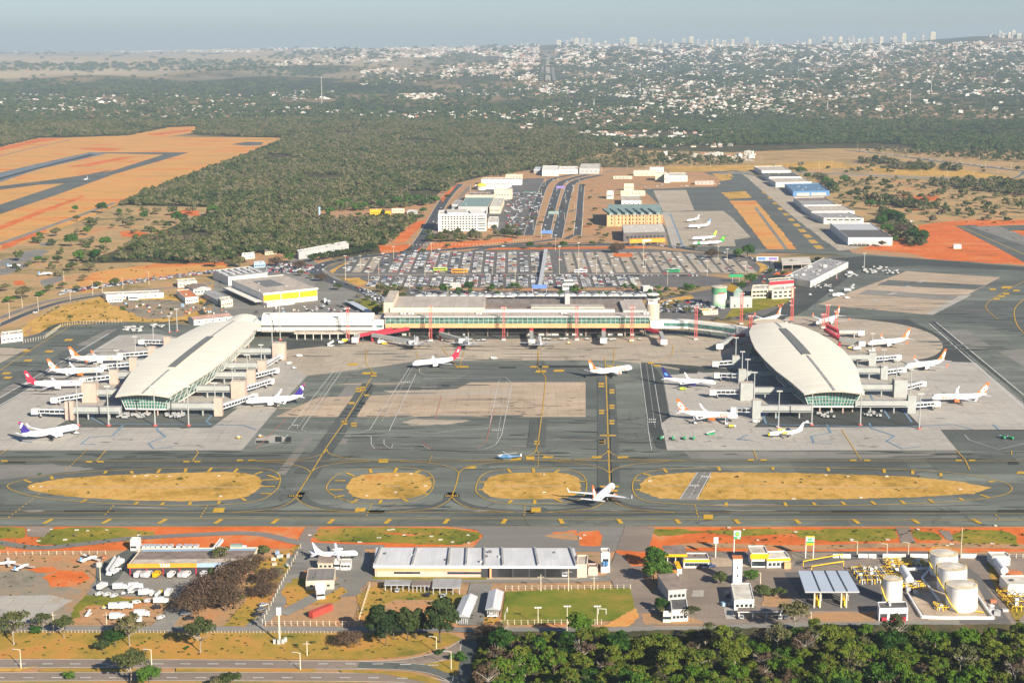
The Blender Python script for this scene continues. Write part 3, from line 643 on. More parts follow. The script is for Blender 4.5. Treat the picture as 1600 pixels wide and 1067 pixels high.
marks('oil_stain',150,[(10,470,600,700),(1040,1500,590,700),(480,1150,532,562),(1250,1560,440,490),(430,915,622,650)],(.6,5),(.25,.9),['rubber','tyre_track','asphalt_dark'],.4,.47)
marks('wear_streak',60,[(430,915,600,650),(480,1150,535,562),(1300,1540,440,490)],(8,40),(.5,1.8),['concrete_warm','concrete','asphalt_pale'],.02,.44)
# crossing road between the last two islands
sheet('crossing_road',[(1090,738),(1111,738),(1088,782),(1062,782)],'asphalt_pale',12)
mb=MB()
for q in([(1090,739),(1062,781)],[(1111,739),(1088,781)],[(1110,760),(1450,763)],[(1010,760),(1070,760)]):line(mb,q,.5,'paint_white',.52)
line(mb,[(1101,739),(1075,781)],.4,'paint_white',.52,dash=3)
line(mb,[(60,762),(380,762)],.6,'paint_white',.52);line(mb,[(602,761),(625,761)],.6,'paint_white',.52);line(mb,[(770,761),(880,761)],.5,'paint_white',.52)
tag(mb.build('white_marking'),kind='structure')
ground_text('PARE',1103,746,2.4,0,.54);ground_text('PARE',1085,760,2.4,0,.54)
# ------------------------------------------------------------- strip in front of the taxiway
sheet('roadside_land',[(-400,822),(2000,822),(2200,1300),(-600,1300)],'dirt',1)
sheet('dirt_strip',[(-300,822.5),(1900,824),(1900,862),(1000,862),(1000,850),(-300,866)],'red_soil',2,jag=1.7)
for q in([(-60,823),(38,824),(42,832),(36,840),(0,842),(-60,842)],[(56,843),(80,828),(110,824),(180,824),(240,831),(242,838),(200,846),(100,851),(60,850)],[(-60,850),(18,850),(5,858),(-60,862)],[(484,838),(500,826),(560,824),(700,825),(748,832),(750,842),(720,851),(660,850),(500,845)],[(965,828),(985,826),(980,846),(968,848)],[(1010,828),(1060,826),(1100,832),(1030,838)],[(1085,830),(1200,826),(1300,830),(1160,838)],[(1240,829),(1300,826),(1398,826),(1402,840),(1380,846),(1300,846),(1250,840)],[(1425,828),(1460,832),(1472,842),(1440,845),(1428,840)],[(1488,835),(1510,828),(1570,829),(1590,838),(1590,850),(1560,856),(1510,850),(1486,842)]):
 sheet('grass_verge',q,'grass_green',4,jag=1.36)
sheet('dirt_patch',[(905,832),(935,829),(940,838),(938,853),(906,853)],'red_soil',5,jag=1.36)
for q in([(400,826),(460,830),(470,842),(400,840)],[(590,832),(640,834),(690,832),(640,838)],[(860,833),(902,828),(904,842),(880,842)]):sheet('dirt_patch',q,'red_soil',5,jag=1.7)
sheet('hangar_forecourt',[(700,822.5),(1000,823),(985,860),(960,862),(780,863),(740,855),(755,838),(745,828)],'asphalt_pale',6)
sheet('dirt_patch',[(850,838),(900,830),(903,845),(880,842)],'dirt',7,jag=1.7)
sheet('dirt_patch',[(906,831),(936,829),(941,838),(938,853),(905,853)],'red_soil',8,jag=0.85)
band('gravel_track',[(-60,836),(0,848),(60,856),(130,850),(200,842),(300,836),(400,834),(480,850),(600,855)],6,'asphalt_pale',7)
for q in([(40,823),(85,823),(68,840),(44,838)],[(478,823),(500,823),(482,850),(465,845)],[(995,823),(1010,823),(1005,862),(990,862)],[(1400,824),(1420,824),(1432,850),(1408,848)],[(1465,828),(1485,830),(1490,846),(1478,842)]):sheet('stub_track',q,'road_brown',6,jag=0.85)
band('dirt_track',[(1040,858),(1100,852),(1250,856),(1400,852),(1600,854),(1800,858)],7,'dirt',6)
# lower left compound
sheet('disused_paving',[(-100,900),(60,890),(90,905),(130,925),(110,975),(-100,977)],'rubble',3,jag=1.7)
sheet('disused_paving',[(-100,932),(80,930),(110,938),(60,972),(-100,975)],'concrete',4,jag=1.7)
sheet('disused_paving',[(84,935),(100,933),(92,942),(76,943)],'concrete_beige',5)
sheet('dirt_patch',[(68,903),(90,892),(130,893),(138,903),(120,915),(80,918)],'red_soil',6,jag=1.7)
sheet('dirt_patch',[(45,890),(80,885),(90,893),(60,895)],'red_soil',6,jag=1.7)
sheet('depot_yard',[(165,880),(200,862),(400,860),(400,930),(270,935),(135,930)],'asphalt_pale',6,jag=0.85)
sheet('depot_yard',[(150,885),(200,858),(215,860),(185,905),(150,928)],'asphalt',7)
sheet('yard_grass',[(132,930),(270,938),(262,948),(170,955),(110,968),(115,950)],'grass_green',6,jag=1.7)
sheet('yard_dirt',[(130,948),(240,940),(262,944),(245,972),(120,975)],'dirt',7,jag=1.7)
band('depot_road',[(290,935),(275,955),(250,982)],9,'asphalt_pale',7)
sheet('dirt_patch',[(330,905),(395,890),(400,930),(330,980),(280,975)],'dirt',6,jag=1.7)
sheet('grass_bank',[(400,880),(470,850),(480,862),(440,900),(415,940),(390,978),(350,978),(390,930)],'grass_mixed',7,jag=1.7)
band('service_road',[(395,979),(430,950),(452,905),(480,880),(520,868)],7,'asphalt_pale',8)
sheet('guard_apron',[(440,885),(470,850),(570,855),(585,890),(560,930),(520,935),(500,915),(540,905),(470,890)],'asphalt_pale',8,jag=1.7)
sheet('grass_bank',[(455,905),(520,900),(545,925),(520,942),(450,945),(440,930)],'grass_mixed',9,jag=1.7)
band('service_road',[(560,885),(540,905),(480,940),(440,960)],7,'asphalt_pale',10)
band('service_road',[(570,870),(560,890),(580,903),(640,906),(780,906),(920,905),(960,900),(985,875),(1000,850)],8,'asphalt_pale',10)
sheet('grass_bank',[(560,930),(590,912),(660,920),(770,935),(780,975),(560,975)],'grass_mixed',9,jag=1.7)
sheet('bare_yard',[(600,945),(615,938),(700,938),(705,962),(590,962)],'dirt',10,jag=0.85)
band('shed_lane',[(752,912),(745,940),(735,978)],10,'asphalt_pale',11)
sheet('lawn',[(582,900),(770,900),(770,906),(582,906)],'grass_green',11)
sheet('hangar_forecourt',[(760,888),(900,888),(925,898),(900,906),(760,906)],'concrete_beige',12)
sheet('football_field',[(790,925),(880,921),(984,919),(990,940),(993,962),(960,970),(783,978)],'lawn',11,jag=0.51)
sheet('field_edge',[(960,970),(993,950),(1000,965),(980,980),(940,980)],'field_orange',12,jag=0.85)
sheet('dirt_patch',[(960,862),(1010,862),(1015,885),(985,885),(975,870)],'red_soil',11,jag=1.7)
band('brick_road',[(1000,823),(985,870),(975,895),(992,930),(995,985)],15,'road_brown',10,False)
band('perimeter_lane',[(-100,982),(330,983),(640,984),(900,985),(1080,983),(1260,977),(1500,975)],5.6,'asphalt_pale',13,False)
sheet('verge_grass',[(-200,988),(330,988),(640,990),(700,990),(725,1000),(690,1012),(640,1026),(560,1031),(-200,1030)],'grass_mixed',12,jag=0.85)
# lower right fuel yards
sheet('fuel_station_yard',[(1010,862),(1250,862),(1270,975),(1000,978),(1030,900)],'road_brown',9)
sheet('fuel_depot_yard',[(1250,862),(1700,868),(1700,985),(1270,980)],'road_brown',9)
sheet('dark_yard',[(1240,885),(1250,862),(1480,862),(1530,900),(1580,975),(1500,975),(1480,890),(1400,870),(1300,878)],'asphalt_lot',10)
sheet('dark_yard',[(1225,895),(1370,890),(1380,955),(1265,955)],'asphalt_lot',11)
sheet('tank_bund_floor',[(1425,935),(1440,910),(1520,905),(1556,968),(1450,970)],'concrete_warm',12)
sheet('grass_bank',[(1540,880),(1560,880),(1600,960),(1590,975),(1560,930)],'grass_mixed',12,jag=0.85)
sheet('dirt_patch',[(1270,958),(1370,957),(1368,974),(1280,976),(1262,966)],'dirt',12,jag=1)
sheet('dirt_patch',[(1100,975),(1010,976),(1000,960),(1036,958),(1090,968)],'dirt',10,jag=1)
sheet('pale_paving',[(1130,950),(1146,950),(1150,968),(1134,968)],'concrete',12)
sheet('pale_paving',[(1083,923),(1100,923),(1099,933),(1080,933)],'concrete',12)
sheet('dirt_patch',[(1110,872),(1175,872),(1172,886),(1112,886)],'concrete_warm',12,jag=1)
sheet('dirt_patch',[(1235,865),(1300,864),(1300,872),(1240,876)],'rubble',12,jag=1)
sheet('garden',[(1195,930),(1235,930),(1235,948),(1190,948)],'dirt',12,jag=0.85)
# road at the bottom
band('highway_lane',[(-150,1037),(300,1038),(560,1040),(640,1036),(700,1022),(735,1003)],7.6,'road_brown',14,kerb='kerb_concrete',kw=.5)
band('highway_lane',[(-150,1059),(200,1058),(560,1059),(660,1065),(760,1090)],7.6,'road_brown',14,kerb='kerb_concrete',kw=.5)
band('link_road',[(560,1040),(640,1043),(690,1052),(735,1075)],6.5,'asphalt',16,kerb='kerb_concrete',kw=.4)
band('link_road',[(738,1000),(733,1030),(720,1080)],8,'asphalt',17,kerb='kerb_concrete',kw=.4)
sheet('median',[(-150,1045),(40,1045),(60,1041),(30,1050.5),(-150,1050.5)],'grass_gold',18);sheet('median',[(70,1046),(250,1046),(255,1051),(60,1051)],'grass_mixed',18);sheet('median',[(275,1045),(490,1046),(497,1048),(490,1051.5),(275,1051)],'grass_mixed',18)
sheet('median',[(530,1048),(560,1048),(640,1052),(680,1062),(700,1074),(660,1066),(600,1054),(535,1052)],'grass_mixed',18)
sheet('verge_grass',[(-150,1065.5),(200,1065.5),(560,1066),(620,1072),(620,1110),(-150,1110)],'grass_mixed',13)
sheet('traffic_island',[(662,1039),(719,1030),(714,1058)],'grass_mixed',19)
mb=MB()
for y,xs in((1036.5,range(-20,690,43)),(1058,range(-10,640,45))):
 for x in xs:
  if x>600:y+=1
  quad(mb,x,y-.6,x+17,y+.6,'paint_white',0,.8)
tag(mb.build('lane_marking'),kind='structure')
# ------------------------------------------------------------- haze
def build_haze(dens):
 mb=MB();mb.box(-22000,-1200,-40,22000,35000,520,'haze_air');
 v=mb.v[:4];mb.f=[];mb.m=[];mb.v=[]
 x0,y0,z0,x1,y1,z1=-22000,-1200,-420,22000,35500,430
 q=[(x0,y0,z0),(x1,y0,z0),(x1,y1,z0),(x0,y1,z0),(x0,y0,z1),(x1,y0,z1),(x1,y1,z1),(x0,y1,z1)]
 m=bpy.data.materials.new('haze_air');m.use_nodes=True;nt=m.node_tree
 nt.nodes.remove(nt.nodes['Principled BSDF']);pv=nt.nodes.new('ShaderNodeVolumePrincipled')
 pv.inputs['Color'].default_value=(.53,.65,.76,1);pv.inputs['Density'].default_value=dens;pv.inputs['Anisotropy'].default_value=0.0
 nt.links.new(pv.outputs[0],nt.nodes['Material Output'].inputs['Volume']);M['haze_air']=m
 mb.add(q,[(0,3,2,1),(0,1,5,4),(1,2,6,5),(2,3,7,6),(3,0,4,7),(4,5,6,7)],'haze_air')
 return tag(mb.build('haze'),'pale blue haze lying over the distant city and woods','haze',kind='stuff')
HAZE=1/16500
build_haze(HAZE)
# ------------------------------------------------------------- object materials
for n_,c,r_ in(('white_paint',(.75,.75,.74),.35),('plane_white',(.78,.78,.79),.25),('orange_livery',(.78,.16,.03),.3),('red_livery',(.62,.03,.06),.3),('navy_livery',(.03,.03,.16),.3),('purple_livery',(.04,.025,.20),.3),('green_livery',(.04,.35,.07),.3),('lime_livery',(.45,.62,.05),.3),('sky_livery',(.12,.32,.7),.3),('yellow_livery',(.8,.62,.03),.35),('grey_metal',(.38,.39,.40),.45),('dark_metal',(.05,.05,.055),.5),('black_rubber',(.015,.015,.015),.8),('roof_white',(.78,.74,.66),.55),('roof_cream',(.58,.53,.45),.7),('roof_grey',(.33,.32,.31),.7),('roof_dark',(.12,.11,.105),.8),('roof_sheet',(.50,.50,.49),.5),('roof_beige',(.50,.43,.35),.75),('roof_brown',(.23,.18,.15),.8),('roof_teal',(.22,.30,.27),.7),('roof_orange',(.55,.19,.07),.75),('wall_white',(.68,.655,.60),.7),('wall_cream',(.66,.58,.42),.75),('wall_grey',(.42,.42,.41),.75),('wall_beige',(.58,.48,.37),.8),('wall_orange',(.62,.36,.18),.8),('wall_pink',(.58,.42,.36),.8),('wall_blue',(.30,.42,.55),.7),('fascia_yellow',(.78,.42,.01),.5),('fascia_orange',(.78,.30,.03),.5),('truss_red',(.42,.03,.05),.5),('mast_red',(.60,.12,.10),.6),('pipe_yellow',(.75,.48,.03),.5),('tank_white',(.80,.79,.76),.4),('sign_green',(.03,.32,.12),.5),('sign_blue',(.12,.22,.5),.5),('glass_dark',(.02,.03,.035),.12),('container_red',(.45,.07,.05),.6),('canopy_grey',(.50,.54,.60),.5),('tower_pink',(.50,.37,.30),.85),('gangway_grey',(.36,.37,.35),.6),('skylight',(.17,.17,.16),.6),('wood_post',(.45,.40,.33),.9),('tile_red',(.40,.15,.08),.85),('sea_blue',(.09,.22,.42),.5),('fabric_purple',(.25,.18,.42),.6),('plant_green',(.06,.1,.02),.9),('door_brown',(.16,.10,.07),.7)):
 plain(n_,c,r_,var=.28 if n_ in('roof_beige','roof_grey','roof_dark','roof_brown','roof_cream','roof_teal','tile_red')else.10,scale=.22)
plain('window_tint',(.42,.43,.45),.4)
def glass_mat(name,c,rough=.08):
 m,nt,b=mk(name,rough,0,.6)
 col=ramp(nt,noise(nt,1,pos(nt,(.25,.25,.5)),3,.6),[(.35,tuple(v*.5 for v in c)),(.65,tuple(v*1.5 for v in c))])
 nt.links.new(col,b.inputs['Base Color'])
glass_mat('glass_green',(.045,.15,.125));glass_mat('glass_teal',(.07,.18,.16));glass_mat('glass_window',(.03,.04,.05))
def sheetroof(name,c,period,axis=0,dark=.82,stain=.15,rough=.6):
 m,nt,b=mk(name,rough)
 g=pos(nt);s=nt.nodes.new('ShaderNodeSeparateXYZ');nt.links.new(g,s.inputs[0])
 f=math_(nt,'FRACT',math_(nt,'DIVIDE',s.outputs[axis],period))
 col=ramp(nt,noise(nt,1,pos(nt,(.15,.04,.1)if axis==0 else(.04,.15,.1)),6,.65),[(.3,tuple(v*(1-stain)for v in c)),(.7,tuple(min(.85,v*(1+stain*.5))for v in c))])
 col=mix(nt,rampf(nt,f,.93,.94),col,tuple(v*dark for v in c))
 nt.links.new(col,b.inputs['Base Color'])
sheetroof('pier_sheeting',(.84,.775,.64),9,1,.85,.10);sheetroof('hangar_sheeting',(.62,.62,.62),3.0,0,.85,.2);sheetroof('terminal_sheeting',(.50,.43,.36),12,0,.8,.22)
sheetroof('shed_sheeting',(.42,.40,.38),2.5,0,.8,.3);sheetroof('blue_sheeting',(.13,.24,.36),4,0,.85,.25);sheetroof('canopy_sheeting',(.42,.48,.56),1.2,0,.9,.06);sheetroof('cargo_sheeting',(.50,.42,.34),6,0,.85,.25)
sheetroof('old_sheeting',(.24,.215,.19),5,0,.8,.35);sheetroof('tile_sheeting',(.48,.30,.24),7,0,.8,.25)
def text_data(t_,s_):return TXT(t_,s_)
def lettering(txt,size,mat,fn,parent,name='lettering'):
 """flat letters laid on a surface: fn(u, v) -> local point"""
 vs,fs=text_data(txt,size);mb=MB();mb.add([fn(v.x,v.y)for v in vs],fs,mat)
 return mb.build(name,parent)
# ------------------------------------------------------------- aircraft
def airliner(name,label,cat,L=38,span=34.5,R_=2.1,zc=4.0,livery=None,txt=None,tcol='orange_livery',eng='plane_white',engines='wing',ttail=False,wingc='plane_white',belly=None,winglet=True,nosec=None,tailc=None,highwing=False,prop=False,bodyc='plane_white',finh=7.4,eng_r=1.15,txtsize=3.3,txtx=.24):
 t=thing(name,label,cat)
 N=20;prof=[(0.5,.02,-.35),(.492,.35,-.3),(.475,.68,-.2),(.445,.9,-.06),(.40,1,0),(.1,1,0),(-.14,1,0),(-.26,.93,.1),(-.36,.70,.35),(-.44,.42,.62),(-.49,.18,.82),(-.5,.05,.85)]
 rings=[[(f*L,R_*r*math.sin(2*math.pi*k/N),zc+dz*R_+R_*r*math.cos(2*math.pi*k/N))for k in range(N)]for f,r,dz in prof]
 mb=MB()
 for i in range(len(rings)-1):
  c=bodyc
  if i==0 and nosec or(nosec and i<3):c=nosec
  if tailc and i>=8:c=tailc
  mb.loft([rings[i],rings[i+1]],c,i in(0,len(rings)-2))
 f=mb.build('fuselage',t);smooth_by_angle(f,50)
 for s in(-1,1):MB().face([(L*.476,s*R_*.32,zc+R_*.42),(L*.462,s*R_*.62,zc+R_*.40),(L*.452,s*R_*.62,zc+R_*.66),(L*.462,s*R_*.3,zc+R_*.72)][::s],'glass_dark').build('cockpit_window',f)
 for s in(-1,1):MB().face([(x,s*(R_*math.cos(.24)+.02),zc+R_*math.sin(.24)+z)for x,z in((-.27*L,-.13),(.36*L,-.13),(.36*L,.13),(-.27*L,.13))],'window_tint').build('window_line',f)
 zr=zc+(R_*.85 if highwing else-R_*.45);dih=.02 if highwing else.09
 rootx,rc,tc,sw=(.10*L,.17*L,.042*L,.50)if not prop else(.06*L,.115*L,.05*L,.04)
 if ttail and engines=='tail':rootx=-.0*L
 for s in(-1,1):
  w=MB();secs=[]
  for q in(0,.32,1):
   y=s*(R_*.55+(span/2-R_*.55)*q);ch=rc*(1-q)**1.0+tc*q if q!=.32 else rc*.60+tc*.1
   xl=rootx-sw*(abs(y)-R_*.55)
   if q==0:xl=rootx;ch=rc
   th=ch*.11;z=zr+dih*abs(y)
   secs.append([(xl,y,z),(xl-.3*ch,y,z+th*.6),(xl-ch,y,z+.02),(xl-.3*ch,y,z-th*.5)][::s])
  w.loft(secs,wingc)
  wing=w.build('wing',t)
  if winglet:
   x0,y0,z0=secs[-1][0 if s==1 else 3];x0=max(p[0]for p in secs[-1]);xe=min(p[0]for p in secs[-1]);y0=secs[-1][0][1];z0=zr+dih*abs(y0)
   m2=MB();m2.loft([[(x0,y0,z0),(xe,y0,z0),(xe,y0+.12*s,z0),(x0,y0+.12*s,z0)][::s],[(xe-.3,y0+.5*s,z0+2.4),(xe-1.2,y0+.5*s,z0+2.4),(xe-1.2,y0+.56*s,z0+2.4),(xe-.3,y0+.56*s,z0+2.4)][::s]],tailc or(tcol if livery in('gol',)else wingc));m2.build('winglet',wing)
  e=MB()
  if engines=='wing':
   ey=s*span*.155;ex=rootx-sw*(abs(ey)-R_);ez=zr+dih*abs(ey)-eng_r*.95
   if prop:
    ez=zr-.1;e.tube([(ex+2.4,ey,ez),(ex+2.0,ey,ez),(ex,ey,ez),(ex-3,ey,ez)],[.25,.62,.7,.2],eng,12)
    for a in range(4):
     c_,s_=math.cos(a*math.pi/2+.4),math.sin(a*math.pi/2+.4);e.bar((ex+2.35,ey,ez),(ex+2.35,ey+1.9*c_,ez+1.9*s_),.22,.05,'dark_metal')
   else:
    e.tube([(ex+2.6,ey,ez),(ex+2.2,ey,ez),(ex,ey,ez),(ex-1.6,ey,ez)],[eng_r*.86,eng_r,eng_r*.95,eng_r*.55],eng,14);e.tube([(ex+2.63,ey,ez),(ex+2.62,ey,ez)],[eng_r*.78,eng_r*.78],'dark_metal',14)
    e.bar((ex+1,ey,ez+eng_r),(ex-1.5,ey,ez+eng_r),.3,.5,wingc)
  else:
   ex=-.34*L;ey=s*(R_*.75+.95);ez=zc+R_*.7
   e.tube([(ex+2.6,ey,ez),(ex+2,ey,ez),(ex-1,ey,ez),(ex-2.2,ey,ez)],[.7,.85,.8,.5],eng,12);e.bar((ex,ey-s*.5,ez),(ex,0,ez),2.0,.2,eng)
  e.build('engine',t)
  hp=MB();hz=zc+R_*.55 if not ttail else zc+R_+finh*.92;hx=-.405*L if not ttail else-.405*L-finh*.62
  hs=span*(.19 if not ttail else.155)
  hp.loft([[(hx,s*.2,hz),(hx-1.3,s*.2,hz+.25),(hx-3.6,s*.2,hz),(hx-1.3,s*.2,hz-.2)][::s],[(hx-3.2,s*hs,hz+.35),(hx-3.6,s*hs,hz+.45),(hx-4.8,s*hs,hz+.35),(hx-3.6,s*hs,hz+.28)][::s]],wingc if tailc is None or not ttail else tailc)
  hp.build('tailplane',t)
 fin=MB();G=8
 def fp(a,b_):
  le=-.33*L-finh*.86*b_-(1-b_)**4*1.0+(3.0*(1-b_)**6);te=-.487*L-finh*.30*b_
  return le+(te-le)*a,zc+R_*.75+(finh+R_*.25)*b_
 def fcol(a,b_):
  if livery=='gol':
   return 'plane_white' if((a-.78)/.46)**2+((b_-.47)/.30)**2<1 and a>.42+.1*abs(b_-.5)else 'orange_livery'
  if livery=='gol2':
   d=((a-.55)/.42)**2+((b_-.45)/.30)**2;return 'plane_white' if.12<d<1 else 'orange_livery'
  if livery=='tam':return 'plane_white' if abs(a-.55)<.22 and abs(b_-.58)<.13 else 'red_livery'
  if livery=='latam':return['plane_white','purple_livery','purple_livery','purple_livery','purple_livery','plane_white','purple_livery','red_livery'][min(7,int((b_*.9+a*.28)*7))]
  if livery=='azul':return 'sky_livery' if abs(a-.5)<.2 and abs(b_-.4)<.14 else 'navy_livery'
  if livery=='lime':return 'lime_livery' if b_>.35-a*.2 else 'green_livery'
  if livery=='green':return 'yellow_livery' if abs(a-.6)<.18 and abs(b_-.6)<.16 else 'green_livery'
  if livery=='blue':return 'sky_livery' if b_>.45 else bodyc
  return bodyc
 for i in range(G):
  for j in range(G):
   c=fcol((i+.5)/G,(j+.5)/G)
   q=[fp(i/G,j/G),fp((i+1)/G,j/G),fp((i+1)/G,(j+1)/G),fp(i/G,(j+1)/G)]
   th=.16+.0
   for s in(-1,1):fin.face([(x,s*th,z)for x,z in q][::-s],c)
 for edge in((0,None),(1,None),(None,1)):
  for k in range(G):
   a=[(edge[0],k/G),(edge[0],(k+1)/G)]if edge[1]is None else[(k/G,1),((k+1)/G,1)]
   (x0,z0),(x1,z1)=fp(*a[0]),fp(*a[1]);fin.face([(x0,-.16,z0),(x1,-.16,z1),(x1,.16,z1),(x0,.16,z0)],fcol(min(.99,a[0][0]),min(.99,a[0][1])))
 fin.build('tail_fin',t)
 for x,y in((.38*L,0),(-.03*L,-2.6),(-.03*L,2.6)):
  g=MB();g.tube([(x,y,0.9),(x,y,zc-R_*.6)],.14,'grey_metal',6)
  for d in(-.3,.3):g.tube([(x,y+d-.14,.55),(x,y+d+.14,.55)],.55,'black_rubber',12)
  g.build('landing_gear',t)
 if txt:
  tx=txtx*L
  for s in(-1,1):
   def fn(u,v,s=s):
    a=v/(R_)+.12;return(tx-s*u*-1 if s==-1 else tx-u,s*(R_+.035)*math.cos(a),zc+(R_+.035)*math.sin(a))
   lettering(txt,txtsize,tcol,fn,t)
 if livery=='tam' or livery=='latam':
  pass
 return t
def place_plane(proto,nose,tail,label=None,first=False):
 a,b_=P(*nose),P(*tail);rz=math.atan2(a.y-b_.y,a.x-b_.x);c=(a+b_)/2;c.z=.42
 if first:proto[0].location=c;proto[0].rotation_euler=(0,0,rz);return proto[0]
 return dup(proto[0],proto[1],c,rz,label)
def proto(t):return(t,tree_of(t))
JG='airliners parked and taxiing on the airport apron'
gol=proto(airliner('airliner','white airliner with orange tail nosed in at the farthest west stand of the left pier','airliner',livery='gol',txt='GOL',eng='plane_white'))
place_plane(gol,(191,568),(113,570),first=True);gol[0]['group']=JG
place_plane(gol,(986,583),(923,592),'white airliner with orange tail turning on the apron in front of the main terminal')
place_plane(gol,(1350,545),(1424,539),'white airliner with orange tail on the rounded stand behind the right pier')
place_plane(gol,(1412,582),(1476,574),'white airliner with orange tail at the middle east stand of the right pier')
place_plane(gol,(1180,512),(1222,501),'white airliner with orange tail half hidden behind the rear of the right pier roof')
place_plane(gol,(1272,513),(1313,502),'white airliner with orange tail behind the right pier beside the red masts')
gol2=proto(airliner('airliner','white airliner with ringed orange tail at the second west stand of the left pier','airliner',livery='gol2',txt='GOL',eng='orange_livery'))
place_plane(gol2,(160,587),(81,590),first=True);gol2[0]['group']=JG
place_plane(gol2,(1152,660),(1061,656),'white airliner with ringed orange tail at the front west stand of the right pier')
place_plane(gol2,(1463,630),(1531,629),'white airliner with ringed orange tail at the front east stand of the right pier')
k=airliner('airliner','white airliner with orange tail taxiing away between the grass islands, wings fully seen','airliner',L=35,span=34.5,livery='gol2',txt='GOL',eng='orange_livery',txtsize=2.2)
place_plane((k,None),(957,770),(927,797),first=True);k['group']=JG
tam=proto(airliner('airliner','white airliner with red tail at the third west stand of the left pier','airliner',livery='tam',txt='TAM',tcol='red_livery',tailc='red_livery',winglet=False))
place_plane(tam,(127,608),(46,610),first=True);tam[0]['group']=JG
place_plane(tam,(645,577),(716,570),'white airliner with red tail crossing the apron left of centre before the terminal')
lat=proto(airliner('airliner','white airliner with purple and red striped tail standing alone at the far left','airliner',livery='latam',eng='plane_white'))
place_plane(lat,(116,678),(42,692),first=True);lat[0]['group']=JG
place_plane(lat,(390,636),(467,632),'white airliner with purple and red striped tail at the east side of the left pier')
az_=airliner('airliner','white airliner with dark blue tail and engines at the west side of the right pier','airliner',L=37,span=29,livery='azul',txt='Azul',tcol='navy_livery',eng='navy_livery',R_=1.7)
place_plane((az_,None),(1118,607),(1037,603),first=True);az_['group']=JG
plain('plane_grey',(.52,.53,.55),.35)
gr=proto(airliner('airliner','pale grey jet nosed in at the main terminal, leftmost of three','airliner',L=36,span=34,bodyc='plane_grey',wingc='plane_grey',eng='plane_grey'))
place_plane(gr,(651,536),(648,550),first=True);gr[0]['group']=JG
place_plane(gr,(727,536),(732,550),'pale grey jet nosed in at the main terminal, second of three')
place_plane(gr,(842,536),(844,550),'pale grey jet nosed in at the main terminal, rightmost of three')
o_=airliner('airliner','small white tail-engined jet, topmost of four on the rear apron','airliner',L=25,span=21,R_=1.4,zc=2.6,ttail=True,engines='tail',finh=4.2,winglet=False);place_plane((o_,None),(1067,349),(1098,345),first=True);o_['group']=JG
o_=airliner('airliner','white jet with blue tail, second from the top on the rear apron','airliner',L=31,span=27,R_=1.8,zc=3.1,livery='blue',finh=6.5,winglet=False);place_plane((o_,None),(1069,358),(1115,356),first=True);o_['group']=JG
o_=airliner('airliner','white jet with lime green tail on the rear apron above the green striped one','airliner',L=32,span=27,R_=1.8,zc=3.1,livery='lime',finh=6.5,winglet=False);place_plane((o_,None),(1077,377),(1122,375),first=True);o_['group']=JG
o_=airliner('airliner','white jet with green band and green high tail, nearest on the rear apron','airliner',L=40,span=29,R_=1.8,zc=3.1,livery='green',ttail=True,engines='tail',finh=5.8,tailc='green_livery',winglet=False)
mb=MB();mb.tube([(10.5,0,3.1),(14.5,0,3.1)],1.84,'green_livery',20,False);mb.build('green_band',o_)
place_plane((o_,None),(1075,385),(1138,383),first=True);o_['group']=JG
o_=airliner('propeller_plane','white twin propeller plane with yellow nose and engine in front of the right pier','airliner',L=23,span=24.5,R_=1.35,zc=2.2,livery=None,highwing=True,prop=True,ttail=True,finh=4.6,nosec='yellow_livery',winglet=False,bodyc='plane_white',eng='yellow_livery');place_plane((o_,None),(1203,684),(1250,681),first=True)
o_=airliner('propeller_plane','old white high-wing propeller plane on display beside the long white hangar','airliner',L=22,span=27,R_=1.5,zc=2.5,highwing=True,prop=True,finh=5.6,winglet=False);a_,b_=P(560,872),P(492,876);o_.location=((a_.x+b_.x)/2,(a_.y+b_.y)/2,.42);o_.rotation_euler=(0,0,.18);o_.scale=(.92,)*3
o_=airliner('airliner','tiny white jet rolling along the far left taxiway beyond the orange field','airliner',L=30,span=28);place_plane((o_,None),(129,284),(140,281),first=True);o_.scale=(.55,)*3
def light_plane(loc,rz,label,wc='white_paint'):
 t=thing('light_plane',label,'small plane',loc,rz,'derelict small planes in the lower left yard')
 m=MB();m.tube([(4.2,0,1.1),(3.4,0,1.2),(1.4,0,1.4),(-1.5,0,1.3),(-5,0,1.2)],[.25,.6,.75,.6,.15],'white_paint',10);smooth_by_angle(m.build('fuselage',t),50)
 for s in(-1,1):MB().loft([[(2,s*.5,1.5),(.2,s*.5,1.5),(.2,s*.5,1.3),(2,s*.5,1.3)][::s],[(1.7,s*6.5,1.7),(.5,s*6.5,1.7),(.5,s*6.5,1.6),(1.7,s*6.5,1.6)][::s]],wc).build('wing',t)
 MB().prism([(-4.1,-.06),(-5.2,-.06),(-5.2,.06),(-4.1,.06)],1.2,2.9,'sky_livery').build('tail_fin',t)
 MB().box(-5.2,-2,1.2,-4.2,2,1.3,'white_paint').build('tailplane',t);return t
light_plane((*P(140,877)[:2],.3),R(50),'white light plane with blue tail parked beside the dirt patch')
light_plane((*P(10,884)[:2],.3),R(20),'white light plane cut by the left edge of the picture','roof_cream')
light_plane((*P(35,890)[:2],.3),R(65),'wingless looking cream light plane lying in the middle of the dirt yard','roof_beige')
o_=light_plane((*P(72,431)[:2],.3),R(40),'white wrecked light plane on old paving at the far left scrubland');o_.scale=(1.6,)*3;o_['group']='wrecked planes in the scrubland'
o_=light_plane((*P(23,418)[:2],.3),R(30),'pale old plane hull on grey paving at the left edge of the scrubland');o_.scale=(1.5,)*3;o_['group']='wrecked planes in the scrubland'
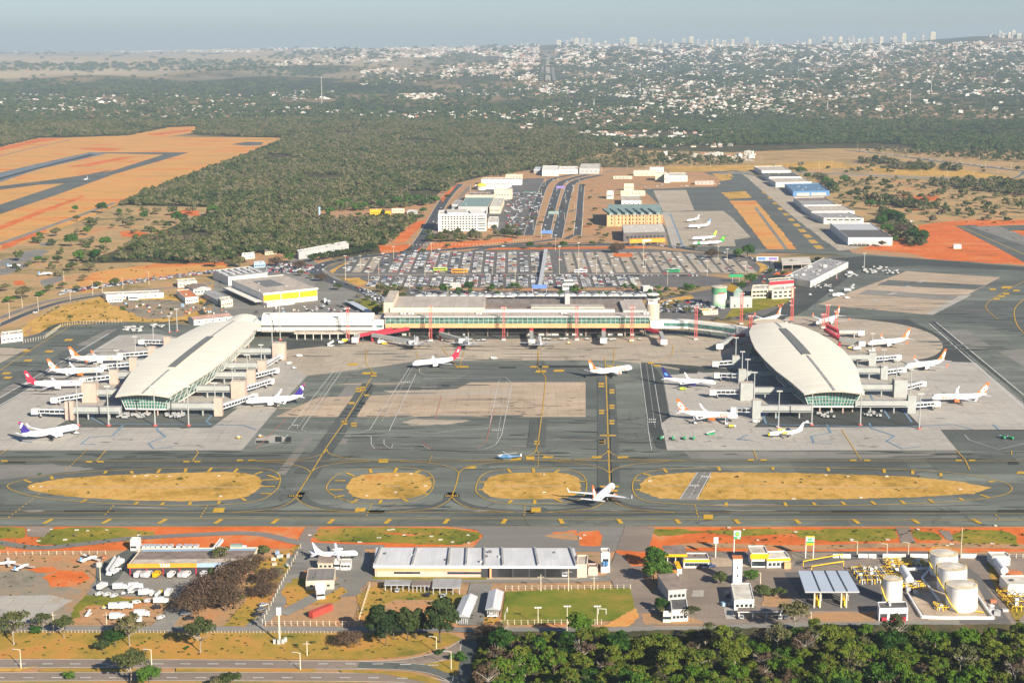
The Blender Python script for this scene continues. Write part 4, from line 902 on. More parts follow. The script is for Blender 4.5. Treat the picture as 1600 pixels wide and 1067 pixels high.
def helicopter():
 t=thing('helicopter','blue and white helicopter parked on the near taxiway edge','helicopter',(*P(792,719)[:2],.5),R(175));t.scale=(.85,)*3
 m=MB();m.tube([(6,0,1.6),(5,0,1.8),(2,0,2),(-2,0,2.1),(-4,0,2.3),(-9.5,0,2.7)],[.3,1,1.35,1.25,.6,.25],'sea_blue',12);smooth_by_angle(m.build('fuselage',t),50)
 MB().tube([(6.0,0,2.1),(5,0,2.4),(3,0,2.7)],[.3,.8,.7],'white_paint',10).build('canopy',t)
 MB().box(-10.2,-.08,2.4,-9.2,.08,4.2,'white_paint').build('tail_fin',t)
 m=MB();m.tube([(0,0,3.2),(0,0,4)],.25,'grey_metal',8)
 for a in range(4):m.bar((0,0,4),(7.5*math.cos(a*1.57+.5),7.5*math.sin(a*1.57+.5),3.95),.45,.08,'white_paint')
 m.build('rotor',t);
 for s in(-1,1):m=MB();m.bar((3,s*1.1,.3),(-3,s*1.1,.3),.2,.2,'grey_metal');m.bar((1,s*1.1,.3),(1,s*.6,1.2),.12,.12,'grey_metal');m.build('skid',t)
helicopter()
# ------------------------------------------------------------- piers
ZG=.42
def lens(ws,t):
 return float(np.interp(t,[0,.12,.25,.4,.55,.7,.85,1],ws))
def pier(name,label,xa,ya,xb,yb,ws,ztop,tail,sky_t,skyw):
 """a lens-shaped roof over a glass hall on legs; axis (xa,ya) front -> (xb,yb) back"""
 t0=thing(name,label,'terminal pier',(xa,ya,ZG));A=Vector((0,0));B=Vector((xb-xa,yb-ya));d=(B-A).normalized();n=Vector((d.y,-d.x));Ln=(B-A).length
 NT,NC=28,12
 def rp(t,c,dz=0,wscale=1,top=True):
  w=lens(ws,t)*wscale;z=ztop[0]+(ztop[1]-ztop[0])*math.sin(math.pi*min(max(t,0),1))**.8+ztop[2]*(1-c*c)
  p=A+d*(Ln*t)+n*(w*c);return(p.x,p.y,z+dz)
 def shell(T0,T1,NT,mat,C0=-1,C1=1,dz=0,th=.9,wf=None):
  mb=MB();g=[]
  for i in range(NT+1):
   t=T0+(T1-T0)*i/NT;g.append([rp(t,C0+(C1-C0)*j/NC,dz,1 if wf is None else wf)for j in range(NC+1)])
  for i in range(NT):
   for j in range(NC):
    a,b_,c,e=g[i][j],g[i][j+1],g[i+1][j+1],g[i+1][j]
    mb.face([a,b_,c,e],mat);mb.face([(q[0],q[1],q[2]-th)for q in(e,c,b_,a)],'roof_white')
  rim=[g[0][j]for j in range(NC+1)]+[g[i][NC]for i in range(1,NT+1)]+[g[NT][j]for j in range(NC-1,-1,-1)]+[g[i][0]for i in range(NT-1,0,-1)]
  for k in range(len(rim)):
   a,b_=rim[k],rim[(k+1)%len(rim)];mb.face([(a[0],a[1],a[2]-th),(b_[0],b_[1],b_[2]-th),b_,a],'roof_beige')
  return mb
 r=shell(0,1,NT,'pier_sheeting').build('roof',t0);smooth_by_angle(r,25)
 s=shell(sky_t[0],sky_t[1],12,'skylight',-skyw,skyw,.55,.5);s.build('skylight',r)
 for ka,kb in((0,int(sky_t[0]*24)),(int(sky_t[1]*24)+1,24)):
  m=MB()
  for k in range(ka,kb):a,b_=rp(k/24,0,.12),rp((k+1)/24,0,.12);m.bar(a,b_,1.6,.3,'roof_grey')
  m.build('ridge_cap',r)
 if tail:
  T0,T1,w0,w1,zz=tail;m=MB();g=[]
  for i in range(9):
   t=T0+(T1-T0)*i/8;w=w0+(w1-w0)*i/8;g.append([(*(A+d*(Ln*t)+n*(w*c+(w0*.1)))[:],zz+2.2*(1-c*c))for c in np.linspace(-1,1,9)])
  for i in range(8):
   for j in range(8):m.face([g[i][j],g[i][j+1],g[i+1][j+1],g[i+1][j]],'pier_sheeting')
  smooth_by_angle(m.build('rear_roof',t0),30)
  q=[g[0][0][:2],g[0][8][:2],g[8][8][:2],g[8][0][:2]];MB().prism(q,.2,zz-.2,'glass_teal').build('rear_hall',t0)
 N=26;zb=4.9;gl=MB();fr=MB();fl=MB()
 lo,hi=[[],[]],[[],[]]
 for i in range(N+1):
  t=.03+.95*i/N
  for k,c in enumerate((-1,1)):
   x,y,z=rp(t,c*.93,-1.0);hi[k].append((x,y,z));x,y,z=rp(t,c*.74);lo[k].append((x,y,zb))
 for k in(0,1):
  for i in range(N):
   q=[lo[k][i],lo[k][i+1],hi[k][i+1],hi[k][i]];gl.face(q if k else q[::-1],'glass_green')
   for a in(lo[k][i],):fr.bar(lo[k][i],hi[k][i],.35,.35,'wall_white')
   for f in(.33,.66):
    a=Vector(lo[k][i]).lerp(Vector(hi[k][i]),f);b_=Vector(lo[k][i+1]).lerp(Vector(hi[k][i+1]),f);fr.bar(a,b_,.18,.18,'wall_white')
 K=16
 for e,i in((0,0),(1,N)):
  a,b_,c,g_=(Vector(v)for v in(lo[0][i],lo[1][i],hi[1][i],hi[0][i]))
  rise=ztop[2]*.8
  for j in range(K):
   f0,f1=j/K,(j+1)/K
   def tp(f):q=g_.lerp(c,f);q.z+=rise*(1-(2*f-1)**2);return q
   q=[a.lerp(b_,f0),a.lerp(b_,f1),tp(f1),tp(f0)];gl.face(q if e==0 else q[::-1],'glass_green')
   off=Vector((0,-.12 if e==0 else.12,0));fr.bar(a.lerp(b_,f0)+off,tp(f0)+off,.2,.2,'wall_white')
   for f in(.2,.4,.6,.8):fr.bar(q[0].lerp(q[3],f)+off,q[1].lerp(q[2],f)+off,.14,.14,'wall_white')
 gl.build('glass_wall',t0);fr.build('wall_frame',t0)
 poly=[p[:2]for p in lo[0]]+[p[:2]for p in lo[1]][::-1]
 MB().prism(poly,3.9,4.88,'wall_white').build('floor_deck',t0)
 cpt=sum((Vector(p)for p in poly),Vector((0,0)))/len(poly)
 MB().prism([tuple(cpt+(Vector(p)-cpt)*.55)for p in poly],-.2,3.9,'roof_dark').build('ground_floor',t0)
 for i in range(0,N+1,3):
  for k in(0,1):
   x,y,z=lo[k][i];q=Vector((x,y))+(cpt-Vector((x,y)))*.04;mm=MB();mm.lathe([(.55,-.2),(.55,3.9)],q.x,q.y,'tower_pink',10);mm.build('column',t0)
 for i in(1,2,3):
  x=lo[0][0][0]+(lo[1][0][0]-lo[0][0][0])*i/4;MB().lathe([(.5,-.2),(.5,3.9)],x,lo[0][0][1]+1,'tower_pink',10).build('column',t0)
 return t0,lo
# world coordinates of the roofs' corners
def PX(px,py,z):p=P(px,py,z);return p.x,p.y
fa,fb=PX(222,617,16),PX(366,503,16)
lp,lp_lo=pier('terminal_pier','long terminal pier with lens-shaped cream roof and green glass front, on the left side',fa[0],fa[1],fb[0],fb[1],[17.5,22,26.5,29,29,27.5,25.5,23],(14.5,17,1.8),(.93,1.13,13,10,14.0),(.27,.70),.105)
fa2,fb2=PX(1304,613,16),PX(1212,506,16)
rp_,rp_lo=pier('terminal_pier','long terminal pier with lens-shaped cream roof and green glass front, on the right side',fa2[0],fa2[1],fb2[0],fb2[1],[19.5,23,28,31,32,30,26.5,19],(14.5,17,2.2),None,(.42,.86),.105)
def jet_bridge(name,label,tower,end,gx,tz=9.5,z1=5.5,z2=4.6,group='jet bridges of the two piers',tmat='tower_pink',gmat='gangway_grey',boxy=8):
 """fixed gangway from the pier, a stair tower, and the telescopic glazed bridge with its cab"""
 tw,en=P(*tower),P(*end);t=thing(name,label,'jet bridge',(tw.x,tw.y,ZG),0,group)
 h=boxy/2;MB().box(-h*.75,-h*.6,0,h*.75,h*.6,tz,tmat,'roof_beige').build('tower',t)
 if gx is not None:
  s=1 if gx>tw.x else-1;m=MB();x0,x1=sorted((s*h*.75,gx-tw.x))
  m.box(x0,-2.1,z1-1.2,x1,2.1,z1+3.0,gmat,'roof_grey');m.build('gangway',t)
  w=MB();w.box(x0+1,-2.17,z1-.7,x1-1,-2.11,z1-.2,'glass_window');w.build('window_band',t)
  for f in(.3,.75):MB().box(x0+(x1-x0)*f-.4,-.6,0,x0+(x1-x0)*f+.4,.6,z1-1.2,'gangway_grey').build('column',t)
 e=Vector((en.x-tw.x,en.y-tw.y,z2+.4));d2=Vector((e.x,e.y,0)).normalized();a=d2*h*.8+Vector((0,0,z1+.8))
 mid=a.lerp(e,.5)
 m=MB();m.bar(a,mid,3.4,.5,'white_paint');m.bar(a+Vector((0,0,-2.3)),mid+Vector((0,0,-2.3)),3.4,.6,'white_paint');m.bar(a+Vector((0,0,-1.15)),mid+Vector((0,0,-1.15)),3.0,1.8,'glass_window')
 k=max(2,int((mid-a).length/3))
 for i in range(k+1):q=a.lerp(mid,i/k)+Vector((0,0,-1.15));m.bar(q-d2*.15,q+d2*.15,3.2,2.1,'white_paint')
 m.build('inner_tunnel',t);m=MB()
 m.bar(mid,e,2.9,.45,'white_paint');m.bar(mid+Vector((0,0,-2.1)),e+Vector((0,0,-2.1)),2.9,.5,'white_paint');m.bar(mid+Vector((0,0,-1.1)),e+Vector((0,0,-1.1)),2.5,1.6,'glass_window')
 for i in range(k+1):q=mid.lerp(e,i/k)+Vector((0,0,-1.1));m.bar(q-d2*.15,q+d2*.15,2.7,1.9,'white_paint')
 m.build('outer_tunnel',t)
 m=MB();m.box(e.x-2.2,e.y-2.2,e.z-3,e.x+2.2,e.y+2.2,e.z+.4,'wall_white');m.build('cab',t)
 m=MB();q=a.lerp(e,.82);m.box(q.x-.3,q.y-1.6,0,q.x+.3,q.y+1.6,q.z-2.2,'grey_metal')
 for s in(-1.4,1.4):m.tube([(q.x,q.y+s-.2,.5),(q.x,q.y+s+.2,.5)],.5,'black_rubber',10)
 m.build('wheel_leg',t)
 return t
def edge_x(lo,y0,side,yy):
 pts=lo[side];best=min(pts,key=lambda p:abs(p[1]+y0-yy));return best[0]
W_='first second third fourth fifth sixth'.split()
for i,(tw,en)in enumerate([((262,545),(222,542)),((238,562),(189,563)),((209,580),(163,581)),((179,600),(130,603)),((142,628),(86,634)),((110,656),(56,652))]):
 p=P(*tw);jet_bridge('jet_bridge','jet bridge on the west side of the left pier, %s from the back'%W_[i],tw,en,fa[0]+edge_x(lp_lo,fa[1],0,p.y),tz=(9.5,10,10,10,13,12)[i],boxy=(7,7,7,8,13,7)[i])
for i,(tw,en)in enumerate([((437,562),(442,549)),((410,585),(438,565)),((393,600),(432,587)),((374,622),(424,604)),((342,650),(398,628))]):
 p=P(*tw);jet_bridge('jet_bridge','jet bridge on the east side of the left pier, %s from the back'%W_[i],tw,en,fa[0]+edge_x(lp_lo,fa[1],1,p.y),tz=(13,10,10,12,12)[i],boxy=(13,8,8,13,7)[i])
for i,(tw,en)in enumerate([((1149,577),(1117,577)),((1159,599),(1120,595)),((1166,625),(1113,622)),((1181,654),(1146,650))]):
 p=P(*tw);jet_bridge('jet_bridge','jet bridge on the west side of the right pier, %s from the back'%W_[i],tw,en,fa2[0]+edge_x(rp_lo,fa2[1],0,p.y),tz=(10,10,12,12)[i],boxy=(7,7,12,7)[i],tmat='gangway_grey')
for i,(tw,en)in enumerate([((1362,572),(1403,566)),((1380,593),(1410,586)),((1405,620),(1441,608)),((1423,646),(1463,640))]):
 p=P(*tw);jet_bridge('jet_bridge','jet bridge on the east side of the right pier, %s from the back'%W_[i],tw,en,fa2[0]+edge_x(rp_lo,fa2[1],1,p.y),tz=(10,10,12,12)[i],boxy=(7,7,12,7)[i],tmat='gangway_grey')
# ------------------------------------------------------------- main terminal
TX0,TX1=P(602,530).x,P(1015,530).x;TY=P(800,527).y
def YZ(py,z):return P(800,py,z).y
def terminal():
 t=thing('main_terminal','long main terminal with orange band and glass strip between the two piers','terminal',(TX0,TY,ZG));L=TX1-TX0
 y1=YZ(494.5,18.5)-TY
 MB().box(1,y1+20,0,L-1,y1+60,8.4,'dark_metal').build('ground_floor',t)  # near-black colour carries the shade under the overhang, not a metal wall
 MB().box(2,y1+13,1.4,L-2,y1+19.9,2.6,'wall_beige').build('lit_wall_ribbon',t)  # beige strip paints in the sunlit lower part of the recessed wall
 MB().box(0,y1+1,8.4,L,y1+62,12,'wall_orange').build('orange_band',t)
 MB().box(.3,y1+1.8,12,L-.3,y1+62,17,'glass_green').build('glass_strip',t)
 m=MB();k=0
 for x in np.arange(0,L,4.0):m.box(x-.09,y1+1.4,12,x+.12,y1+1.79,17,'wall_white')
 for z in(14.4,):m.box(0,y1+1.5,z-.1,L,y1+1.78,z+.1,'wall_white')
 m.build('mullions',t)
 rb=YZ(471,18.5)-TY
 r=MB().box(-1,y1,17,L+1,y1+19,18.4,'wall_grey','terminal_sheeting').build('front_roof',t)
 yb=y1+19
 def xx(px,z=22,py=480):return P(px,py,z).x-TX0
 MB().box(xx(610),yb,17,xx(757),rb+4,22,'wall_cream','terminal_sheeting').build('upper_hall',t)
 MB().box(xx(757),yb+8,17,xx(985),rb-8,17.8,'roof_dark','roof_brown').build('roof_trough',t)
 MB().box(xx(757),yb,17,xx(960),yb+7.8,20.3,'wall_white','roof_beige').build('parapet',t)
 MB().box(xx(830),yb+9,17.8,xx(945),yb+24,21,'wall_cream','terminal_sheeting').build('upper_hall',t)
 MB().box(xx(757),rb-7.8,17,xx(980),rb-1,20.6,'roof_dark','roof_brown').build('parapet',t)
 MB().box(xx(973),yb,17,xx(1010),rb,20,'wall_grey','terminal_sheeting').build('upper_hall',t)
 MB().box(xx(885),rb-14,17.8,xx(893),rb+6,27,'wall_grey','roof_grey').build('lift_tower',t)
 MB().box(xx(600),yb+2,17,xx(615),rb+10,26,'wall_beige','roof_beige').build('stair_tower',t)
 for px in(628,640,745,876,1003):
  for k in range(2):
   x=xx(px)+k*2.6;u=MB();u.box(x,y1+8,18.4,x+1.9,y1+10.5,20.6,'roof_sheet');u.lathe([(.7,20.6),(.7,20.9)],x+.95,y1+9.2,'dark_metal',10);u.build('air_conditioner',t)
 for k in range(14):
  x=3+k*(L-6)/13;MB().box(x-.7,y1+10,0,x+.5,y1+11,8.4,'roof_brown').build('column',t)
 rnd.seed(5)
 for k in range(26):
  x=rnd.uniform(4,L-8);MB().box(x,y1+11.5,.2,x+rnd.uniform(2,6),y1+12.8,1.4,rnd.choice(['wall_white','dark_metal','wall_grey'])).build('service_door',t)
terminal()
def west_wing():
 y=P(800,541).y;x0,x1=P(402,532).x,P(601,530).x;t=thing('terminal_wing','curved-roof cream connecting wing between left pier and main terminal','terminal wing',(x0,y,ZG));L=x1-x0
 yf=YZ(514,7.5)-y
 rings=[]
 for x in(2,L-10):rings.append([(x,yf+24*(1-math.cos(a))/2*1.0,10+8.5*math.sin(a))for a in np.linspace(0,math.pi*.75,12)])
 m=MB()
 for j in range(11):m.face([rings[0][j],rings[1][j],rings[1][j+1],rings[0][j+1]],'roof_white')
 for k,x in((0,2),(1,L-10)):m.face((rings[k]+[(x,yf+24,10)])[::(1 if k else-1)],'roof_white')
 smooth_by_angle(m.build('curved_roof',t),30)
 MB().box(2,yf+.2,8.6,L-10,yf+22,10,'glass_dark').build('window_band',t)
 MB().box(2,yf-.1,6.2,L-10,yf+22,8.6,'roof_white').build('wall',t)
 MB().box(-8,yf+1,5,2,yf+20,13,'wall_white','roof_white').build('link_block',t)
 MB().box(L-10,yf,6,L+1,yf+22,15,'wall_white','terminal_sheeting').build('link_block',t)
 MB().box(L-7,yf-.15,8.5,L-2,yf+.0,10.2,'glass_teal').build('window_band',t)
 MB().box(30,yf-10,4.6,L-2,yf-.1,5.6,'roof_beige').build('canopy',t)
 MB().box(2,yf-3,5.2,29.8,yf-.1,6.1,'roof_beige').build('canopy',t)
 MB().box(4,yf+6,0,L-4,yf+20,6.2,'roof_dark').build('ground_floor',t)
 for k in range(11):MB().box(32+k*(L-36)/10-.3,yf-9.5,0,32+k*(L-36)/10+.3,yf-8.9,4.6,'wall_white').build('column',t)
west_wing()
def east_wing():
 t=thing('terminal_wing','white angled connecting bridge between main terminal and right pier','terminal wing',(TX1,P(800,530).y,ZG));o=t.location
 def seg(q,z0,z1,dpt,mat,nm,top='roof_white'):
  pts=[Vector(PX(a,b_,z0))-Vector((o.x,o.y))for a,b_ in q]
  m=MB()
  for a,b_ in zip(pts,pts[1:]):
   m.prism([tuple(a),tuple(b_),(b_.x,b_.y+dpt),(a.x,a.y+dpt)],z0,z1,mat,top)
  return m.build(nm,t)
 q=[(1016,514),(1075,514.5),(1130,521),(1192,530)]
 seg(q,6,12.5,9,'wall_white','wall');p2=[(1037,509.5),(1075,510),(1130,516.5),(1150,519.5)]
 seg([(a,b_+.6)for a,b_ in p2],8.2,10.8,.5,'glass_teal','window_band','glass_teal')
 for a,b_ in((1042,522),(1075,523),(1110,526),(1140,531)):
  p=P(a,b_);m=MB();x,y=p.x-o.x,p.y-o.y;m.bar((x-3,y+5,6),(x,y+5,0),.7,.7,'wall_grey');m.bar((x+3,y+5,6),(x,y+5,0),.7,.7,'wall_grey');m.build('column',t)
 x,y=Vector(PX(1200,507,10))-Vector((o.x,o.y));m=MB();m.lathe([(15,0),(15,12),(13,12.8),(12.8,12.2)],x+1,y-2,'wall_beige',32);m.build('drum_hall',t)
east_wing()
# ------------------------------------------------------------- red lattice masts, apron masts
def lattice_mast(label,foot,h,w=2.0,first=[]):
 p=P(*foot)
 t=thing('lattice_mast',label,'floodlight mast',(p.x,p.y,ZG),0,'red lattice floodlight masts')
 m=MB();n=int(h/3)
 for i,j in((-1,-1),(1,-1),(1,1),(-1,1)):m.bar((i*w/2,j*w/2,1),(i*w/2,j*w/2,h),.22,.22,'mast_red')
 for k in range(n):
  z0,z1=1+(h-1)*k/n,1+(h-1)*(k+1)/n;c=[(-w/2,-w/2),(w/2,-w/2),(w/2,w/2),(-w/2,w/2)]
  for q in range(4):
   a,b_=c[q],c[(q+1)%4];m.bar((*a,z0),(*b_,z1),.14,.14,'mast_red');m.bar((*a,z1),(*b_,z1),.14,.14,'mast_red')
 m.build('lattice',t);MB().box(-w*.8,-w*.8,0,w*.8,w*.8,1,'wall_white').build('foundation',t)
 m=MB();m.box(-w,-.4,h,w,.4,h+.3,'mast_red')
 for k in range(4):m.box(-w+k*w*.55,-.7,h-.9,-w+k*w*.55+.8,-.4,h-.1,'wall_white')
 m.build('floodlight',t);return t
for lb,f,h in(('red lattice mast before the curved west wing',(544,533),27),('red lattice mast at the left part of the main terminal',(673,533),28),('red lattice mast left of the terminal middle, behind the second grey jet',(787,532),27),('red lattice mast at the middle right of the main terminal',(901,532),27),('red lattice mast near the right end of the main terminal',(987,533),28),('red lattice mast before the white angled bridge',(1087,531),27),('red lattice mast where the white bridge meets the right pier',(1172,540),24),('red lattice mast on the lawn behind the white angled bridge',(1158,507),27),('tall red lattice mast just behind the right pier roof',(1237,505),31),('red lattice mast left of two behind the right pier jet',(1292,517),22),('red lattice mast right of two behind the right pier jet',(1306,524),20),('short red lattice mast between two others behind the right pier',(1286,513),12)):lattice_mast(lb,f,h)
def pole_proto():
 t=thing('apron_mast','tall grey apron mast at the front left of the left pier','light mast',(0,0,0),0,'grey apron light masts round the piers')
 MB().lathe([(.5,0),(.28,24)],0,0,'gangway_grey',8).build('pole',t);m=MB();m.box(-1.8,-.2,23.6,1.8,.2,23.9,'gangway_grey')
 for k in range(4):m.box(-1.7+k*.95,-.6,23.2,-1.1+k*.95,-.2,24,'wall_white')
 m.build('floodlight',t);MB().lathe([(1.4,0),(1.4,.7)],0,0,'mast_red',12).build('foundation',t);return t
pt=pole_proto();ptr=tree_of(pt)
def pole(f,h,label,first=False):
 p=P(*f);s=(1,1,h/24)
 if first:pt.location=(p.x,p.y,ZG);pt.scale=s;return
 dup(pt,ptr,(p.x,p.y,ZG),0,label,s)
pole((122,666),28,'',True)
for f,h,lb in(((170,666),26,'grey apron mast before the left pier, second from the left'),((242.5,666),26,'grey apron mast right before the left pier glass front'),((295,666),26,'grey apron mast at the right of the left pier front'),((337,650),22,'grey apron mast beside the front east jet bridge of the left pier'),((364,622),22,'grey apron mast east of the left pier, second from the front'),((387,600),21,'grey apron mast east of the left pier, third from the front'),((409,585),22,'grey apron mast east of the left pier, fourth from the front'),((426,560),32,'grey apron mast beside the pink tower right of the left pier'),((438,532),30,'grey apron mast before the west wing'),((152,605),17,'grey apron mast west of the left pier at the third stand'),((184,583),17,'grey apron mast west of the left pier at the second stand'),((212,560),17,'grey apron mast west of the left pier near the rear stands'),((240,540),17,'grey apron mast west of the left pier by the rearmost bridge'),((265,520),14,'short grey mast behind the left pier west side'),((277,518),19,'tall grey mast behind the left pier west side'),((1216,669),24,'grey apron mast before the right pier at the left'),((1268,665),22,'grey apron mast before the right pier glass front, left of its middle'),((1344,665),22,'grey apron mast before the right pier glass front, right of its middle'),((1436,671),23,'grey apron mast at the far right of the right pier front'),((1149,575),23,'grey apron mast west of the right pier, rearmost'),((1159,592),20,'grey apron mast west of the right pier, second from the back'),((1167,605),20,'grey apron mast west of the right pier, third from the back'),((1178,627),20,'grey apron mast west of the right pier, nearest'),((1362,555),17,'grey apron mast east of the right pier, rearmost'),((1380,582),17,'grey apron mast east of the right pier, second from the back'),((1400,600),17,'grey apron mast east of the right pier, third from the back'),((1422,622),20,'grey apron mast east of the right pier, nearest'),((1350,421),17,'grey mast by the dark lane near the red earth'),((1307,436),15,'grey mast beside the long grey freight shed')):pole(f,h,lb)
# red trussed bridges at the main terminal
def red_bridge(label,a,b_,c,cab=True,za=8,zb=5.5):
 pa,pb,pc=P(*a,za),P(*b_,zb),P(*c,4.8);t=thing('jet_bridge',label,'jet bridge',(pa.x,pa.y,ZG),0,'jet bridges of the main terminal');o=Vector((pa.x,pa.y,0))
 m=MB();A,B=pa-o,pb-o;m.bar(A,B,3,2.4,'truss_red');n=max(2,int((B-A).length/4))
 for k in range(n):q0,q1=A.lerp(B,k/n),A.lerp(B,(k+1)/n);m.bar(q0+Vector((0,-1.6,-1.2)),q1+Vector((0,-1.6,1.2)),.25,.25,'red_livery')
 m.build('red_truss',t);m=MB();Cc=pc-o;m.bar(B,Cc,3,2.7,'gangway_grey');m.build('grey_tunnel',t)
 MB().box(Cc.x-2.6,Cc.y-2.6,2,Cc.x+2.6,Cc.y+2.6,6.2,'wall_white','roof_grey').build('cab',t)
 q=B.lerp(Cc,.7);m=MB();m.box(q.x-.4,q.y-1.2,0,q.x+.4,q.y+1.2,q.z-1,'grey_metal');m.build('wheel_leg',t)
 m=MB();m.box(B.x-.8,B.y-.8,0,B.x+.8,B.y+.8,B.z-1.2,'truss_red');m.build('column',t)
red_bridge('red trussed jet bridge reaching left to the empty stand beside the west wing',(613,515),(560,525),(555,530))
red_bridge('red trussed jet bridge with long grey tunnel to the leftmost grey jet',(638,514),(582,524),(644,535))
red_bridge('red jet bridge serving the second grey jet',(692,513),(688,522),(722,532))
red_bridge('red jet bridge serving the third grey jet',(831,512),(830,520),(831,533))
red_bridge('red jet bridge with grey cab at an empty stand, right of the third grey jet',(944,512),(943,520),(943,531))
red_bridge('red jet bridge from the terminal end reaching right below the white bridge',(1006,512),(1032,521),(1037,533))
red_bridge('red jet bridge reaching left from the rear of the right pier',(1176,520),(1144,529),(1124,540))
red_bridge('red jet bridge with grey tunnel on the rounded stand, upper of two',(1293,510),(1310,519),(1345,519))
red_bridge('red jet bridge with grey tunnel on the rounded stand, lower of two',(1290,516),(1312,531),(1346,536))
# control tower, green tank
def control_tower():
 p=P(1019,500);t=thing('control_tower','beige round control tower with glass cab at the terminal right end','control tower',(p.x,p.y,0))
 MB().lathe([(6.2,0),(6.2,14.5),(5.2,14.6)],0,0,'wall_beige',28).build('shaft',t)
 MB().box(-4,-4,14.5,4,4,18.5,'wall_white','roof_white').build('upper_room',t)
 MB().lathe([(6.5,18.5),(6.5,19.3),(4.3,19.3)],0,0,'wall_white',8).build('balcony',t)
 MB().lathe([(4.3,19.3),(5.2,22.3)],0,0,'glass_dark',8).build('glass_cab',t)
 MB().lathe([(5.8,22.3),(5.8,23.1),(1,23.6),(.1,23.6)],0,0,'roof_white',8).build('roof',t)
 m=MB();m.tube([(0,0,23.6),(0,0,27)],.12,'grey_metal',6);m.build('antenna',t)
control_tower()
def green_tank():
 p=P(1123,479);t=thing('storage_tank','big green and white painted cylindrical tank with tan lid beside the ring road','tank',(p.x,p.y,0));r,h=7.0,18.0
 m,nt,b=mk('green_wrap',.5);g=nt.nodes.new('ShaderNodeTexCoord');s=nt.nodes.new('ShaderNodeSeparateXYZ');nt.links.new(g.outputs['Object'],s.inputs[0])
 f=math_(nt,'ADD',math_(nt,'MULTIPLY',s.outputs[2],1/18),math_(nt,'MULTIPLY',noise(nt,.15,g.outputs['Object'],3),.5))
 nt.links.new(ramp(nt,f,[(.25,(.06,.28,.12)),(.42,(.35,.55,.32)),(.62,(.72,.74,.60)),(.95,(.60,.70,.52)),(1.0,(.12,.35,.18))]),b.inputs['Base Color'])
 MB().lathe([(r,0),(r,h)],0,0,'green_wrap',40).build('wall',t);MB().lathe([(r+.5,h),(r+.5,h+.8),(.5,h+1.9),(.1,h+1.9)],0,0,'roof_beige',40).build('lid',t)
 fn=lambda u,v:((r+.06)*math.sin(u/r+.25),-(r+.06)*math.cos(u/r+.25),v+9)
 lettering('SU',4.2,'wall_beige',fn,t);m=MB()
 for k in range(8):a0,a1=-.25+k*.12,-.25+(k+1)*.12;m.face([((r+.05)*math.sin(a),-(r+.05)*math.cos(a),z)for a,z in((a0,12.6),(a1,12.8),(a1,14.0),(a0,13.8))],'truss_red')
 m.build('red_stripe',t)
green_tank()
